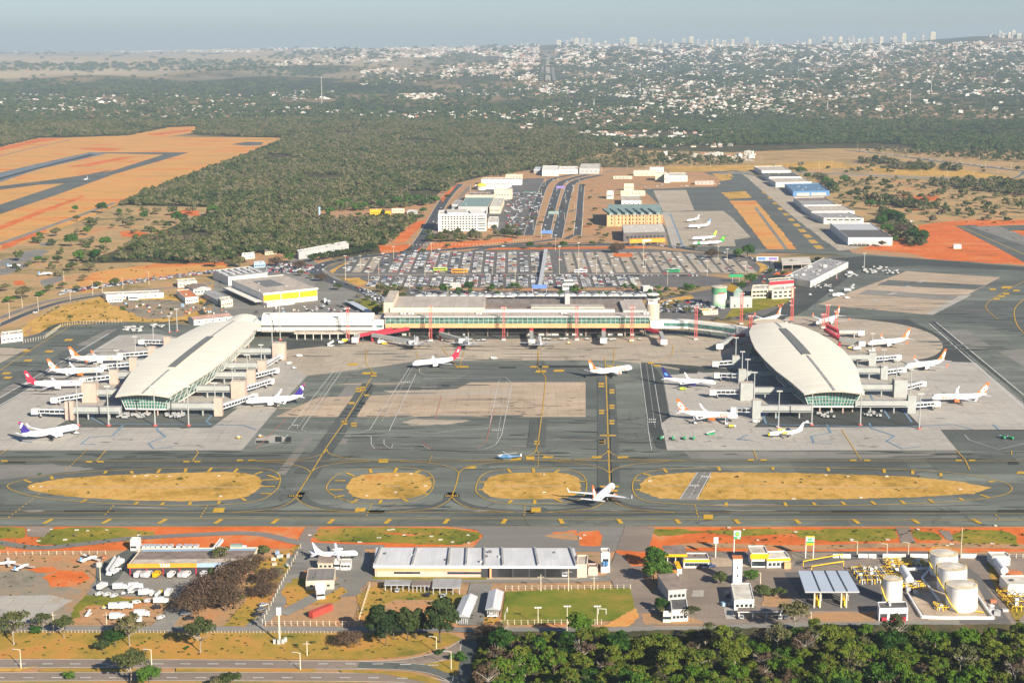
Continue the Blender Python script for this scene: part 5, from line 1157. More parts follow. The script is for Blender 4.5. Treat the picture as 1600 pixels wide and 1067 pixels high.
# ------------------------------------------------------------- buildings
def blk(name,label,cat,a,b_,h,d=None,wall='wall_white',roof='roof_beige',win=None,back=None,group=None,rtype='flat',par=.5,fascia=None,fh=1.2,door=None,over=0,wmat='glass_window',legs=0,base=0.0,extra=None,bands=None,plinth=None):
 """a building: front edge from a to b (photo feet, left to right), h high, d deep or with its rear left roof corner seen at `back`"""
 A,B=P(*a),P(*b_);ex=(B-A);L=ex.length;rz=math.atan2(ex.y,ex.x);ux=ex.normalized();uy=Vector((-ux.y,ux.x,0));sk=0
 if back:q=P(back[0],back[1],h)-A;q.z=0;sk=q.dot(ux);d=max(3,q.dot(uy))
 t=thing(name,label,cat,(A.x,A.y,.3 if a[1]>500 else.15),rz,group)
 fp=[(0,0),(L,0),(L+sk,d),(sk,d)]
 def fpo(o):return[(-o,-o),(L+o,-o),(L+sk+o,d+o),(sk-o,d+o)]
 z0=h-(.5 if legs else 0)if legs else base
 if not legs:
  zw=h if rtype!='gable' else h-.3
  MB().prism(fp,base-.3,zw,wall).build('wall',t)
 else:
  for i in range(legs):
   for y in(.6,d-.6):
    x=.6+(L-1.2)*i/max(1,legs-1)+sk*y/d;MB().box(x-.2,y-.2,0,x+.2,y+.2,h-.3,wall).build('post',t)
 if rtype=='flat':
  m=MB();m.prism(fpo(over),h,h+.35,fascia or wall,roof);r=m.build('roof',t)
  if par and not legs:
   m=MB();o=over
   for p,q in zip(fpo(o),fpo(o)[1:]+fpo(o)[:1]):
    v=(Vector(q)-Vector(p)).normalized();n=Vector((-v.y,v.x))*.35;m.prism([p,q,tuple(Vector(q)+n),tuple(Vector(p)+n)],h+.35,h+.35+par,wall)
   m.build('parapet',t)
  if L>11 and d>7 and not legs and not bands and h<13:
   g=random.Random(label)
   for k in range(2+int(L/14)):
    x=g.uniform(1.5,L-3.5);y=g.uniform(.15,.8)*d;x+=sk*y/d;m=MB();m.box(x,y,h+.3,x+g.uniform(.8,2),y+g.uniform(.8,1.6),h+g.uniform(.9,1.5),g.choice(['roof_sheet','wall_grey','roof_dark']));m.build('roof_unit',r)
 elif rtype=='gable':
  rr=(h*.3 if not extra else extra);o=over+.4;m=MB();y=d/2
  f=[(-o,-o,h),(L+o,-o,h),(L+o+sk/2,y,h+rr),(-o+sk/2,y,h+rr)];g=[(L+o+sk,d+o,h),(sk-o,d+o,h)]
  m.face(f,roof);m.face([f[3],f[2],g[0],g[1]],roof);m.face([(x_,y_,z_-.25)for x_,y_,z_ in(g[1],g[0],f[1],f[0])],wall);m.face([f[0],f[3],g[1]],wall);m.face([f[2],f[1],g[0]],wall);r=m.build('roof',t)
 elif rtype=='gabley':
  rr=(h*.3 if not extra else extra);o=over+.4;m=MB();x=L/2
  a_,b2,c_=(-o,-o,h),(x,-o,h+rr),(L+o,-o,h);d_,e_,f_=(sk-o,d+o,h),(x+sk,d+o,h+rr),(L+sk+o,d+o,h)
  m.face([a_,b2,e_,d_],roof);m.face([b2,c_,f_,e_],roof);m.face([a_,c_,b2],wall);m.face([d_,e_,f_],wall);m.face([(p[0],p[1],h-.25)for p in(d_,f_,c_,a_)],wall);r=m.build('roof',t)
 elif rtype=='shed':
  m=MB();rr=extra or 1.5;m.prism(fpo(over+.3),h,[h+.3,h+.3,h+.3+rr,h+.3+rr],wall,roof);r=m.build('roof',t)
 if bands:
  for y0,y1,c in bands:m=MB();m.prism([(sk*y0+.3,d*y0),(L+sk*y0-.3,d*y0),(L+sk*y1-.3,d*y1),(sk*y1+.3,d*y1)],h+.36,h+.42,c);m.build('roof_strip',r)
 if fascia and over is not None and not legs:MB().box(-over-.2,-over-.22,h-fh,L+over+.2,-over-.02,h+.45,fascia).build('fascia',t)
 if legs and fascia:MB().box(-over-.1,-over-.22,h-fh,L+over+.1,-over-.02,h+.3,fascia).build('fascia',t)
 if win:
  nx,nz,w,hh,zz,dz,x0,x1=(list(win)+[.05,.95])[:8];me=None
  for k in range(nz):
   for i in range(nx):
    x=L*(x0+(x1-x0)*(i+.5)/nx)
    if me is None:me=MB().box(-w/2,-.12,-hh/2,w/2,.1,hh/2,wmat).build('window',t);w0=me
    else:w0=me.copy();C.objects.link(w0)
    w0.location=(x,0,zz+dz*k)
 if door:
  for f in door:MB().box(L*f-1.1,-.1,0,L*f+1.1,.1,2.3,'door_brown').build('door',t)
 if plinth:MB().box(0,-.15,0,L,-.02,plinth[0],plinth[1]).build('plinth',t)
 t['_dim']=(L,d,sk);return t
def dimof(t):return tuple(t['_dim'])
# --- around the roundabout and the far service buildings
ht=blk('hotel','tall white hotel block with rows of small square windows behind the car park','hotel',(684.7,362),(760.2,361.2),ZH(361.5,336.5),back=(686,331),wall='wall_white',roof='roof_cream',win=(12,6,2.5,1.7,3,3.15,.06,.80),par=1.4,wmat='glass_window')
L,d,sk=dimof(ht);hh=ZH(361.5,336.5)
for k in range(6):MB().box(L*.82,-.13,2.4+3.15*k,L*.97,.1,3.7+3.15*k,'glass_window').build('balcony_window',ht)
MB().box(L*.2,2,hh+.3,L*.62,d-2,hh+3.2,'wall_white','roof_cream').build('penthouse',ht);MB().box(L*.68,3,hh+.3,L*.95,d-2,hh+2,'wall_grey','roof_white').build('plant_room',ht)
B=blk
G1='low commercial buildings round the hotel'
for r in[('shopping_hall','grey hall with raised teal glass atrium roof behind the white hotel',(716,334),(762,334),9,(728,309.5),'wall_grey','roof_teal'),('shopping_hall','hall with flat brown roof behind the teal atrium roof',(727,315),(770,315),9,(735,301.5),'wall_beige','roof_brown'),('white_building','cream white wing with square roof light right of the atrium',(765,334),(782,334),9,(772,310),'wall_cream','roof_cream'),('white_building','pale three storey block behind the cream wing, two dark windows',(772,312),(797,312),14,(776,296),'wall_cream','roof_grey'),('white_building','long low white building with dark-edged roof left of the green canopies',(742,296),(790,296),6,(752,287),'wall_white','roof_white'),('white_building','long white building at the rear of the hotel group',(752,290),(815,289.5),9,(754,279),'wall_white','roof_beige'),('white_building','small beige roofed building at the very rear of the hotel group',(790,281),(815,281),8,(792,273),'wall_beige','roof_beige'),('white_building','white low annex right of the hotel foot',(762,356),(778,356),6,(764,340),'wall_white','roof_cream'),('white_building','narrow pale building along the street left of the atrium hall',(706,328),(716,328),7,(712,314),'wall_grey','roof_grey')]:
 B(r[0],r[1],'building',r[2],r[3],r[4],back=r[5],wall=r[6],roof=r[7],win=(5,1,2,1.4,r[4]*.5,3),group=G1)
MB_=MB();t=thing('dome_canopy','yellow rounded canopy roof between the rear white buildings','canopy',(*P(752,297)[:2],6.5),0)
MB().lathe([(8,0),(7.2,2.2),(4.5,4),(.2,4.8)],0,0,'yellow_livery',20).build('shell',t);MB().lathe([(7,-6.5),(7,0)],0,0,'wall_white',20).build('wall',t)
for i,(a,b_,c)in enumerate([((818,305),(838,305),'sign_green'),((800,306),(812,306),'sea_blue')]):
 B('market_canopy',['green market canopy beside the boulevard','blue market canopy left of the green canopy'][i],'canopy',a,b_,4,8,wall='grey_metal',roof=c,legs=3)
for r in[('white_building','white building with wide windows at the top of the boulevard',(847,275),(873,275),9,(848,260),'wall_white','roof_white'),('white_building','low white shop row right of the wide-windowed building',(873,272),(903,272),7,(874,261),'wall_white','roof_white'),('white_building','pale arched-roof building at the boulevard bend',(905,272),(936,272),9,(908,257),'wall_grey','roof_cream'),('white_building','small blue grey shed left of the boulevard top',(834,271),(845,271),6,(836,262),'wall_grey','canopy_grey'),('white_building','long pale building left of the dark round tree',(990,275),(1024,275),8,(992,267),'wall_cream','roof_beige'),('white_building','low green-fronted open shed near the pale building',(958,280),(984,280),4,(962,276),'wall_beige','roof_brown'),('white_building','tall white block above the dark round tree',(1015,271),(1037,271),10,(1016,263),'wall_white','roof_white'),('white_building','white boxy building with dark entrance',(1024,283),(1040,283),12,(1026,270),'wall_cream','roof_cream'),('white_building','large white building with striped cream roof by the rear apron',(1047,284),(1074,284),9,(1046,271),'wall_white','roof_cream'),('white_building','narrow white tower-like block left of the striped cream roof',(1038,286),(1047,286),12,(1038,272),'wall_white','roof_white'),('white_building','pink-roofed long low building behind the rear apron fence',(1086,289),(1114,289),5,(1088,283),'wall_pink','tile_red'),('white_building','small white building with pointed side roof by the palm trees',(975,298),(990,298),10,(975,288),'wall_cream','roof_cream'),('white_building','pale building with long beige roof above the orange hotel',(971,322),(1002,322),7,(970,307),'wall_white','roof_beige'),('white_building','white rounded hangar beside the blue wall shed',(948,311),(958,311),10,(949,299),'wall_white','roof_white'),('white_building','cream building with equipment right of the beige roof one',(985,306),(1008,306),7,(970,299),'wall_cream','roof_cream')]:
 B(r[0],r[1],'building',r[2],r[3],r[4],back=r[5],wall=r[6],roof=r[7],win=(4,1,2,1.4,r[4]*.5,3),group='service buildings round the rear apron')
t=B('orange_block','orange brick block with seven bays and ribbed teal roof','building',(948.6,354),(1034,353),ZH(353.5,336.5),back=(950,323),wall='wall_orange',roof='roof_teal',rtype='shed',extra=2.5,win=(14,3,1.6,2.4,4,4.6))
L,d,sk=dimof(t);hh=ZH(353.5,336.5)
for k in range(8):MB().box(L*k/7-.5,-.9,0,L*k/7+.5,0,hh,'wall_orange').build('buttress',t)
for k in range(7):MB().box(L*(k+.3)/7,.2,hh+.4,L*(k+.7)/7,d*.55,hh+3,'roof_teal').build('roof_vent',t)
t=B('grey_hall','grey hall with pale flat roof before the orange brick block','hall',(974,378),(1041,376),ZH(377,364.5),back=(972,352.5),wall='roof_dark',roof='roof_cream',win=(10,1,3,3,5,3))
t=B('bus_canopy','long orange canopy with white centre panel before the grey hall','canopy',(984,384),(1039,382),7,8,wall='grey_metal',roof='fascia_orange',fascia='fascia_orange',legs=6,fh=4.2);L,d,sk=dimof(t);MB().box(L*.36,-.34,4.2,L*.6,-.23,6.6,'wall_white').build('centre_panel',t)
# --- hangars right
HG='row of hangars along the old runway'
for i,r in enumerate([((1325,384),(1394,384),8.5,(1297,350),'roof_dark','nearest and largest hangar of the row, half dark and half beige roof',[(.55,1,'roof_sheet')]),((1287,350),(1349,350),6.5,(1266,333),'roof_grey','second hangar of the row, wide white front with window strip',None),((1269,339),(1335,338.5),6.5,(1252,322),'roof_beige','third hangar of the row, white front and pale roof',None),((1256,330),(1307,329),7,(1240,310),'roof_grey','fourth hangar of the row, corrugated grey roof with louvred front',[(.6,1,'roof_brown')]),((1239,307),(1296,306),6.5,(1226,288.5),'blue_sheeting','blue roofed hangar in the middle of the row',None),((1212,293),(1268,292),7,(1200,279.5),'roof_beige','hangar with beige roof just beyond the blue roofed one',None),((1202,284),(1251,283.5),7,(1190,271),'roof_dark','dark roofed hangar near the far end of the row',None),((1190,274),(1236,273.5),7,(1178,261),'roof_beige','white hangar at the far end of the row',None)]):
 t=B('hangar',r[5],'hangar',r[0],r[1],r[2],back=r[3],wall='wall_white' if i!=4 else 'sea_blue',roof=r[4],win=(6,1,6,1.6,5.5,3)if i in(1,3)else None,group=HG,bands=r[6],par=.8)
 L,d,sk=dimof(t)
 MB().box(L*.1,-.1,.2,L*.45,.05,5,'wall_grey').build('sliding_door',t);MB().box(L*.5,-.1,.2,L*.9,.05,5,'wall_grey').build('sliding_door',t)
 if i==0:
  for k in range(5):m=MB();m.box(L*.02+k*5,-5,0,L*.02+k*5+3.4,-2.5,2.2,'dark_metal');m.build('storage_cage',t)
B('small_hut','small white hut alone on the red earth field','hut',(1490,389),(1502,389),4,4,group=None,wall='wall_white',roof='roof_white')
B('small_hut','white hut with pink roof at the red earth corner','hut',(1412,352),(1427,351),4,9,wall='wall_white',roof='roof_white')
# --- left cargo area
t=B('cargo_building','big cargo hall with beige roof and yellow front band','cargo hall',(412,478.5),(496,469.5),11,back=(362,438.5),wall='wall_white',roof='cargo_sheeting',over=.6,fascia='wall_white',fh=.5,door=(.4,));L,d,sk=dimof(t)
MB().box(0,-.5,4.5,L*.31,-.1,9.8,'fascia_yellow').build('yellow_panel',t);MB().box(L*.33,-.5,4.5,L*.65,-.1,9.8,'fascia_yellow').build('yellow_panel',t);MB().box(L*.67,-.5,4.5,L*.99,-.1,9.8,'fascia_yellow').build('yellow_panel',t)
m=MB();m.prism([(sk*.35+L*.28,d*.35),(sk*.35+L*.62,d*.35),(sk*.78+L*.62,d*.78),(sk*.78+L*.28,d*.78)],11.36,11.7,'skylight');m.build('roof_light',t)
m=MB();m.prism([(-1,0),(sk-1,d),(sk-9,d),(-9,0)],4.2,4.8,'wall_grey','roof_white');m.build('side_canopy',t)
m=MB();m.box(0,-7,0,L*.5,-.6,3.6,'wall_white','roof_white');m.build('front_annex',t)
t=B('warehouse','grey warehouse with sawtooth roof lights behind the cargo hall','warehouse',(357,447),(418,440),8,back=(332,424),wall='wall_white',roof='roof_grey');L,d,sk=dimof(t)
for r in range(2):
 for k in range(6):
  x=L*(k+.2)/6+sk*(.25+.45*r);y=d*(.2+.42*r);m=MB();m.prism([(x,y),(x+L*.09,y),(x+L*.09,y+d*.22),(x,y+d*.22)],8.36,[8.5,8.5,10,10],'roof_dark','roof_sheet');m.build('roof_monitor',t)
for r in[('shed','long low brown-roofed shed with white walls on the dry storage field',(166,469),(256,465.5),4,(160,458.5),'wall_white','roof_beige','flat'),('shed','small shed with orange roof at the left of the brown-roofed shed',(168,473),(192,471.5),3.5,(167,465.5),'wall_white','roof_orange','flat'),('shed','open shed with orange roof and white bays beside the bend of the road',(290,475),(310,473),5,(276,455),'wall_white','roof_orange','flat'),('shed','white square cabin between the orange roofed sheds',(201,469.5),(216,469),4.5,(201,462.5),'wall_white','roof_white','flat'),('shed','grey gabled shed behind the orange open shed',(302,462),(330,459),6,(288,447),'wall_grey','roof_brown','gabley'),('shed','pale flat roofed shed at the end of the parked car row',(278,450),(308,448),5,(276,438),'wall_cream','roof_cream','flat'),('shed','long grey twin-roof shed right of the bend of the road',(341,478),(358,474),5,(318,458),'wall_grey','roof_grey','gabley'),('shed','cream office cabin before the twin-roof shed',(346,482),(364,479),6,(342,467),'wall_cream','roof_cream','flat'),('shed','salmon tiled long building right behind the left pier roof',(303,509),(362,503),5,(294,496),'wall_white','tile_sheeting','gable'),('shed','small white guard building with gate at the far left edge',(2,537),(36,533),5.5,(2,521),'wall_white','roof_beige','flat'),('shed','white roofed hut among trees near the red bank',(378,406),(398,404),4,(378,397),'wall_white','roof_white','flat'),('shed','brown gabled house near the long white building',(414,399),(432,397),4,(414,389),'wall_beige','roof_brown','gable'),('shed','kiosk with tan tent roof near the long white building',(452,391),(468,391),4,(452,384),'wall_beige','tile_red','gable'),('shed','long white-roofed building behind the row of dark green trees',(467,406),(545,391),7,(464,392),'wall_grey','roof_white','flat'),('shed','pale blue hut beside the parked cars by the trees',(397,419),(415,418),4.5,(396,410),'wall_blue','roof_white','flat'),('shed','yellow walled house in the wood clearing, larger of two',(578,336),(598,336),6,(578,328),'fascia_yellow','roof_beige','flat'),('shed','yellow walled house in the wood clearing, smaller of two',(597,337),(610,337),5,(597,332),'fascia_yellow','roof_orange','flat'),('shed','low beige building right of the yellow houses in the clearing',(612,333),(632,333),5,(611,327),'wall_cream','roof_beige','flat'),('shed','grey roofed low building at the right end of the clearing',(636,335),(652,335),4,(637,329),'wall_grey','roof_grey','flat')]:
 B(r[0],r[1],'building',r[2],r[3],r[4],back=r[5],wall=r[6],roof=r[7],rtype=r[8],win=(5,1,1.6,1.1,r[4]*.5,3),group='low sheds and huts left of the terminal')
t=thing('water_tower','small pale blue water tower in the wood clearing','water tower',(*P(499,336)[:2],0));MB().lathe([(1.7,0),(1.7,9),(1.9,9),(1.9,11),(.1,11.6)],0,0,'wall_blue',16).build('shaft',t)
t=thing('walkway_canopy','long dark slanting walkway canopy in the staff car park','canopy',(*P(544,475)[:2],0));q=P(577,493)-P(544,475);MB().bar((0,0,3.4),(q.x,q.y,3.4),7,.3,'canopy_grey').build('roof',t)
for k in range(5):c=q*((k+.5)/5);MB().box(c.x-.2,c.y-.2,0,c.x+.2,c.y+.2,3.2,'grey_metal').build('post',t)
# --- right of the terminal
for r in[('office_building','cream two storey office with balconies, left half of the pair',(1174,467),(1200,466),8,(1176,447),'wall_cream','roof_cream',(4,2,3.2,1.9,2.6,3.7)),('office_building','cream two storey office with balconies, right half of the pair',(1206,468),(1240,466),8,(1207,449),'wall_cream','roof_cream',(4,2,3.2,1.9,2.6,3.7)),('office_building','red banded flat building behind the two cream offices',(1202,454),(1240,451),8,(1200,437),'wall_cream','roof_grey',None),('grey_building','plain grey walled building beside the green tank',(1141,482),(1175,481),9,(1140,465),'wall_grey','roof_grey',(3,1,1.2,2,2,3)),('toll_canopy','wide cream toll canopy over car lanes near the billboard',(1222,423),(1268,421),5.5,(1220,404),'wall_beige','roof_cream',None),('low_building','long narrow white building right of the toll canopy',(1272,424),(1302,415),4.5,(1264,418),'wall_white','roof_white',None)]:
 B(r[0],r[1],'building',r[2],r[3],r[4],back=r[5],wall=r[6],roof=r[7],win=r[8],legs=4 if r[0]=='toll_canopy' else 0,fascia='truss_red' if 'red banded' in r[1]else None,fh=3)
t=B('freight_shed','long grey roofed freight shed with white front, running diagonally','freight shed',(1266,450),(1325,419),6,back=(1226,433),wall='wall_white',roof='roof_grey',par=.3);L,d,sk=dimof(t)
rnd.seed(3)
for k in range(16):x,y=rnd.uniform(4,L-14),rnd.uniform(3,d-5);MB().box(x,y,6.35,x+rnd.uniform(1.5,5),y+rnd.uniform(1.5,3),6.5+rnd.uniform(.8,2),rnd.choice(['roof_white','wall_grey','roof_sheet'])).build('roof_unit',t)
for k in range(9):MB().box(L*(k+.3)/9,-.1,0,L*(k+.8)/9,.05,3.6,'wall_grey').build('roller_door',t)
t=B('pyramid_roof_pavilion','pavilion with teal and yellow slanting roofs between tank and offices','pavilion',(1146,470),(1160,469),8,14,wall='roof_teal',roof='fascia_yellow',rtype='gabley',extra=5)
t=B('yellow_arbour','low building with yellow scalloped awnings below the green tank','arbour',(1097,493),(1122,492),3.5,10,wall='wall_beige',roof='fascia_yellow')
t=thing('billboard','long white billboard wall with pictures by the ring road bend','billboard',(*P(1182,409)[:2],0));L=34*sc_at(409);MB().box(0,0,1,L,.6,5.5,'wall_white').build('panel',t);MB().box(L*.05,-.06,1.8,L*.42,0,4.8,'sign_blue').build('poster',t);MB().box(L*.55,-.06,1.8,L*.95,0,4.8,'fabric_purple').build('poster',t);MB().box(L*.2,.1,0,L*.25,.5,1,'grey_metal').build('post',t);MB().box(L*.75,.1,0,L*.8,.5,1,'grey_metal').build('post',t)
for a,lb in((1139,'green road sign board over the ring road, left of two'),(1150,'green road sign board over the ring road, right of two')):
 t=thing('road_sign',lb,'road sign',(*P(a,441)[:2],0));MB().box(0,0,5,7,.2,8,'sign_green').build('panel',t);MB().box(3.3,.2,0,3.7,.5,5.5,'grey_metal').build('post',t)
for(x,y,c,lb)in((876,300,'fabric_purple','purple banner gantry over the boulevard'),(865,341,'roof_teal','pale green gantry screen over the boulevard'),(854,372,'sign_blue','blue and white sign board at the foot of the boulevard'),(843,460,'sign_blue','blue and white sign board before the parking canopies')):
 t=thing('gantry_sign',lb,'sign',(*P(x,y)[:2],0));MB().box(-7,0,5.5,7,.3,9.5,c).build('panel',t);MB().box(-7,.3,0,-6.5,.8,6,'grey_metal').build('post',t);MB().box(6.5,.3,0,7,.8,6,'grey_metal').build('post',t)
# white curved parking canopies in a row behind the terminal
def canopy_proto():
 t=thing('parking_canopy','','canopy',(0,0,.3),0,'row of white parking canopies behind the main terminal');m=MB();N=8
 for s in(0,1):
  x0=-8.6+s*8.8;g=[[(x0+8.2*i/N,y,4.2+1.1*math.sin(math.pi*i/N))for i in range(N+1)]for y in(0,11)]
  for i in range(N):m.face([g[0][i],g[0][i+1],g[1][i+1],g[1][i]],'roof_sheet');m.face([(g[0][i][0],0,4),(g[0][i+1][0],0,4),g[0][i+1],g[0][i]],'roof_white')
 m.build('roof',t)
 for x in(-8,0,8):MB().box(x-.15,5,0,x+.15,5.5,4.4,'grey_metal').build('post',t)
 return t
pc=canopy_proto();pcr=tree_of(pc)
for i,(x,lb)in enumerate([(662,''),(684,''),(716,''),(744,''),(769,''),(790,''),(809,''),(836,''),(852,''),(874,''),(902,''),(925,''),(949,''),(969,''),(990,''),(1012,'')]):
 p=P(x,471 if x<800 else 470);lab='%s white parking canopy from the left behind the main terminal'%['first','second','third','fourth','fifth','sixth','seventh','eighth','ninth','tenth','eleventh','twelfth','thirteenth','fourteenth','fifteenth','sixteenth'][i]
 if i==0:pc.location=(p.x,p.y,.3);pc['label']=lab
 else:dup(pc,pcr,(p.x,p.y,.3),0,lab)
t=B('parking_booth','white two-tier booth building between the car park and the canopies','booth',(879,454),(898,454),6,9,wall='wall_white',roof='roof_white',win=(6,1,1.5,1.6,4,3));L,d,sk=dimof(t);MB().box(1.5,1,6.3,L-1.5,d-1,9.5,'wall_white','roof_white').build('upper_room',t);MB().box(1.2,.9,7.2,L-1.2,.99,8.6,'glass_window').build('window',t)
B('parking_booth','white flat shelter beside the booth row, right part of the car park','booth',(1005,457),(1020,456.5),4.5,9,wall='wall_grey',roof='roof_white')
B('parking_booth','white flat shelter in the lower left of the car park','booth',(703,451),(720,451),4,8,wall='wall_grey',roof='roof_white')
t=thing('covered_walkway','pale grey covered walkway crossing the car park towards the terminal','walkway',(*P(844,450)[:2],0));q=P(853,394)-P(844,450);MB().bar((0,0,3.5),(q.x,q.y,3.5),4,.4,'roof_sheet').build('roof',t)
for k in range(10):c=q*((k+.5)/10);MB().box(c.x-.15,c.y-.15,0,c.x+.15,c.y+.15,3.3,'grey_metal').build('post',t)
# --- long white hangar in the foreground strip
t=B('fire_station_hangar','long white-roofed hangar with orange and pink walls, in the foreground strip','hangar',(586,902),(903,903),5.2,back=(589,857.5),wall='wall_pink',roof='hangar_sheeting',over=.5,par=0,fascia='white_paint',fh=.7);L,d,sk=dimof(t)
for px in(588,647,703,731,760,789,844,903):
 x=(px-586)/317*L;m=MB();m.bar((x-.8+sk*.02,0,5.9),(x+sk-(px-745)*.010,d,5.9),.9,.9,'roof_grey');m.build('roof_rib',t)
MB().box(-.05,-.2,3.0,L*.555,-.05,4.2,'wall_orange').build('orange_band',t)
for x0 in(.18,.445,.53):
 MB().box(L*x0-8,-.24,1.6,L*x0+4,-.2,2.6,'glass_window').build('window',t)
for k,x0 in enumerate((.60,.68,.76,.84,.92)):MB().box(L*x0-7,-.25,0,L*x0+7,-.05,4.2,'dark_metal').build('bay_shade',t)  # dark panels on the wall paint in the shade inside the bays
MB().box(L*.01,-.22,.2,L*.22,-.05,2.9,'wall_beige').build('wall_panel',t);MB().box(L*.565,-1.5,0,L*.575,0,5,'wall_orange').build('pillar',t)
B('block_annex','small concrete annex at the right end of the long white hangar','annex',(900,903),(917,903),5.5,back=(902,870),wall='wall_beige',roof='roof_beige')
B('block_annex','low white and brown shed just right of the concrete annex','annex',(919,900),(934,900),3.4,5,wall='wall_pink',roof='roof_brown')
t=B('water_tank_block','tall narrow block holding blue water tanks right of the long hangar','tank house',(939,895),(953,895),9,6,wall='wall_white',roof='roof_beige',win=(1,1,2.6,3,5,3,.2,.8));
for x in(1.2,2.6):MB().lathe([(.7,3.5),(.7,5.2),(.5,5.5)],x,-.8,'sea_blue',12).build('water_tank',t)
# --- left depot
t=B('depot','flat depot with orange fascia reading TAM over red-columned open bays','depot',(203,899),(388,897),4.6,back=(222,860),wall='wall_cream',roof='roof_brown',over=.5,par=.4,bands=[(0,.32,'roof_beige'),(.86,.99,'wall_blue')]);L,d,sk=dimof(t)
MB().box(-.7,-.85,3.6,L*.57,-.55,5.6,'fascia_orange').build('orange_fascia',t);MB().box(L*.57,-.85,3.6,L+.5,-.55,5.6,'wall_blue').build('blue_fascia',t)
lettering('TAM',2.3,'wall_white',lambda u,v:(L*.30+u,-.9,4.6+v),t)
for k in range(8):MB().box(L*k/7.2,-.4,0,L*k/7.2+.5,0,3.6,'truss_red').build('column',t)
MB().box(.5,-.12,0,L-.5,-.02,3.5,'dark_metal').build('bay_shade',t)  # one dark sheet over the wall stands in for the shaded depot interior
for r in[('hut','small white square cabin at the depot rear left corner',(204,861),(218,861),5,4,'wall_white','roof_white','flat'),('hut','red walled shack beside scrap left of the display plane',(337,905),(350,905),3.2,5,'tile_red','roof_brown','shed'),('hut','open lean-to with pillars below the display plane',(497,891),(520,891),3,5,'wall_beige','roof_brown','shed'),('hut','white small hut right of the open lean-to',(522,890),(531,890),3,5,'wall_white','roof_white','flat'),('hut','white low hut nearest the display plane nose',(532,891),(548,891),2.8,6,'wall_white','roof_cream','flat'),('hut','flat dark-roofed bungalow ringed by the gravel track',(478,922),(522,921),3.6,17,'wall_beige','old_sheeting','flat'),('hut','white box cabin attached below the dark bungalow',(495,937),(508,936),4,5,'wall_white','roof_white','shed'),('carport','grey sheet carport, left of three',(600,925),(641,925),2.8,7,'grey_metal','roof_grey','flat'),('carport','brownish sheet carport, middle of three',(643,926),(672,926),2.8,7,'grey_metal','roof_brown','flat'),('carport','wide grey sheet carport, right of three',(675,930),(720,930),3,12,'grey_metal','shed_sheeting','flat')]:
 B(r[0],r[1],r[0],r[2],r[3],r[4],r[5],wall=r[6],roof=r[7],rtype=r[8],win=(3,1,1.2,1,1.8,2)if r[0]=='hut' else None,legs=5 if r[0]=='carport' else 0,par=.2)
for i,(a,b_,bk_)in enumerate([((710.5,975),(732,976),(724.5,932)),((759.5,964),(780.5,965),(765,924.5))]):
 B('tunnel_shed',['long white corrugated shed left of the football field, left of two','long white corrugated shed beside the football field, right of two'][i],'shed',a,b_,3.2,back=bk_,wall='grey_metal',roof='hangar_sheeting',rtype='gabley',extra=1.3,legs=7)
t=thing('shipping_container','faded red shipping container on the gravel near the perimeter fence','container',(*P(489,967)[:2],.4),R(52));MB().box(0,0,0,12.2,2.5,2.6,'container_red').build('body',t)
m=MB()
for k in range(38):m.box(.2+k*.31,-.06,.15,.35+k*.31,0,2.45,'container_red')
m.build('corrugation',t);MB().box(-.05,.1,.1,0,2.4,2.5,'container_red').build('door',t)
# --- fuel yards lower right
t=B('service_station','petrol station canopy house with yellow edge beside the tall trees','station',(1041,886),(1070,886),6,11,wall='wall_white',roof='roof_brown',fascia='fascia_yellow',fh=.9,over=.8,legs=3)
t=B('service_station','station shop with flat brown roof and yellow edge','station',(1068,888),(1108,888),3.6,9,wall='wall_white',roof='roof_brown',fascia='fascia_yellow',fh=.7,win=(5,1,2,1.5,1.7,2),door=(.6,))
t=B('service_station','station building with deep yellow front band under a beige roof','station',(1174,887),(1198,887),6.3,10,wall='wall_white',roof='roof_beige',fascia='fascia_yellow',fh=2,over=.5,win=(4,1,1.8,2.2,1.8,2))
t=B('service_station','cream roofed shop with small orange kiosk wing','station',(1198,888),(1234,887),4,10,wall='wall_white',roof='roof_cream',fascia='fascia_yellow',fh=.7,win=(5,1,1.4,1.4,1.7,2));L,d,sk=dimof(t);MB().box(L*.72,-2,0,L,0,3,'wall_orange').build('kiosk',t)
def sign(name,label,px,by,ty,wpx,hpx,boards,legs=1):
 t=thing(name,label,'sign',(*P(px,by)[:2],.3));s=sc_at(by);h=ZH(by,ty);w=wpx*s;hb=hpx*s
 for k,(z0,z1,c)in enumerate(boards):MB().box(-w/2,-.25,h-hb+hb*z0,w/2,.25,h-hb+hb*z1,c).build('board',t)
 for k in range(legs):x=0 if legs==1 else(-w/2,w/2)[k];x=x if legs>1 else-w*.4 if wpx>8 else 0;MB().box(x-.2,-.2,0,x+.2,.2,h-hb if legs==1 else h,'wall_white').build('post',t)
 return t,h,hb,w
t,h,hb,w=sign('totem_sign','tall white and green sign with round yellow-green flower emblem and BP letters',1151,870,829.5,11,13.5,[(0,.27,'sign_green'),(.27,1,'white_paint')])
m=MB();z=h-hb+hb*.6
for k in range(18):
 a=k*math.pi/9;r0=hb*.26;m.face([(0,-.27-.001*k,z),(r0*math.cos(a-.26),-.27-.001*k,z+r0*math.sin(a-.26)),(r0*1.15*math.cos(a),-.27-.001*k,z+r0*1.15*math.sin(a)),(r0*math.cos(a+.26),-.27-.001*k,z+r0*math.sin(a+.26))][::1],'sign_green')
m.build('flower_emblem',t);MB().tube([(0,-.31,z),(0,-.33,z)],hb*.15,'lime_livery',14).build('emblem_centre',t);MB().tube([(0,-.34,z),(0,-.36,z)],hb*.07,'yellow_livery',12).build('emblem_core',t)
lettering('bp',1.1,'white_paint',lambda u,v:(u+w*.2,-.29,h-hb*.86+v),t)
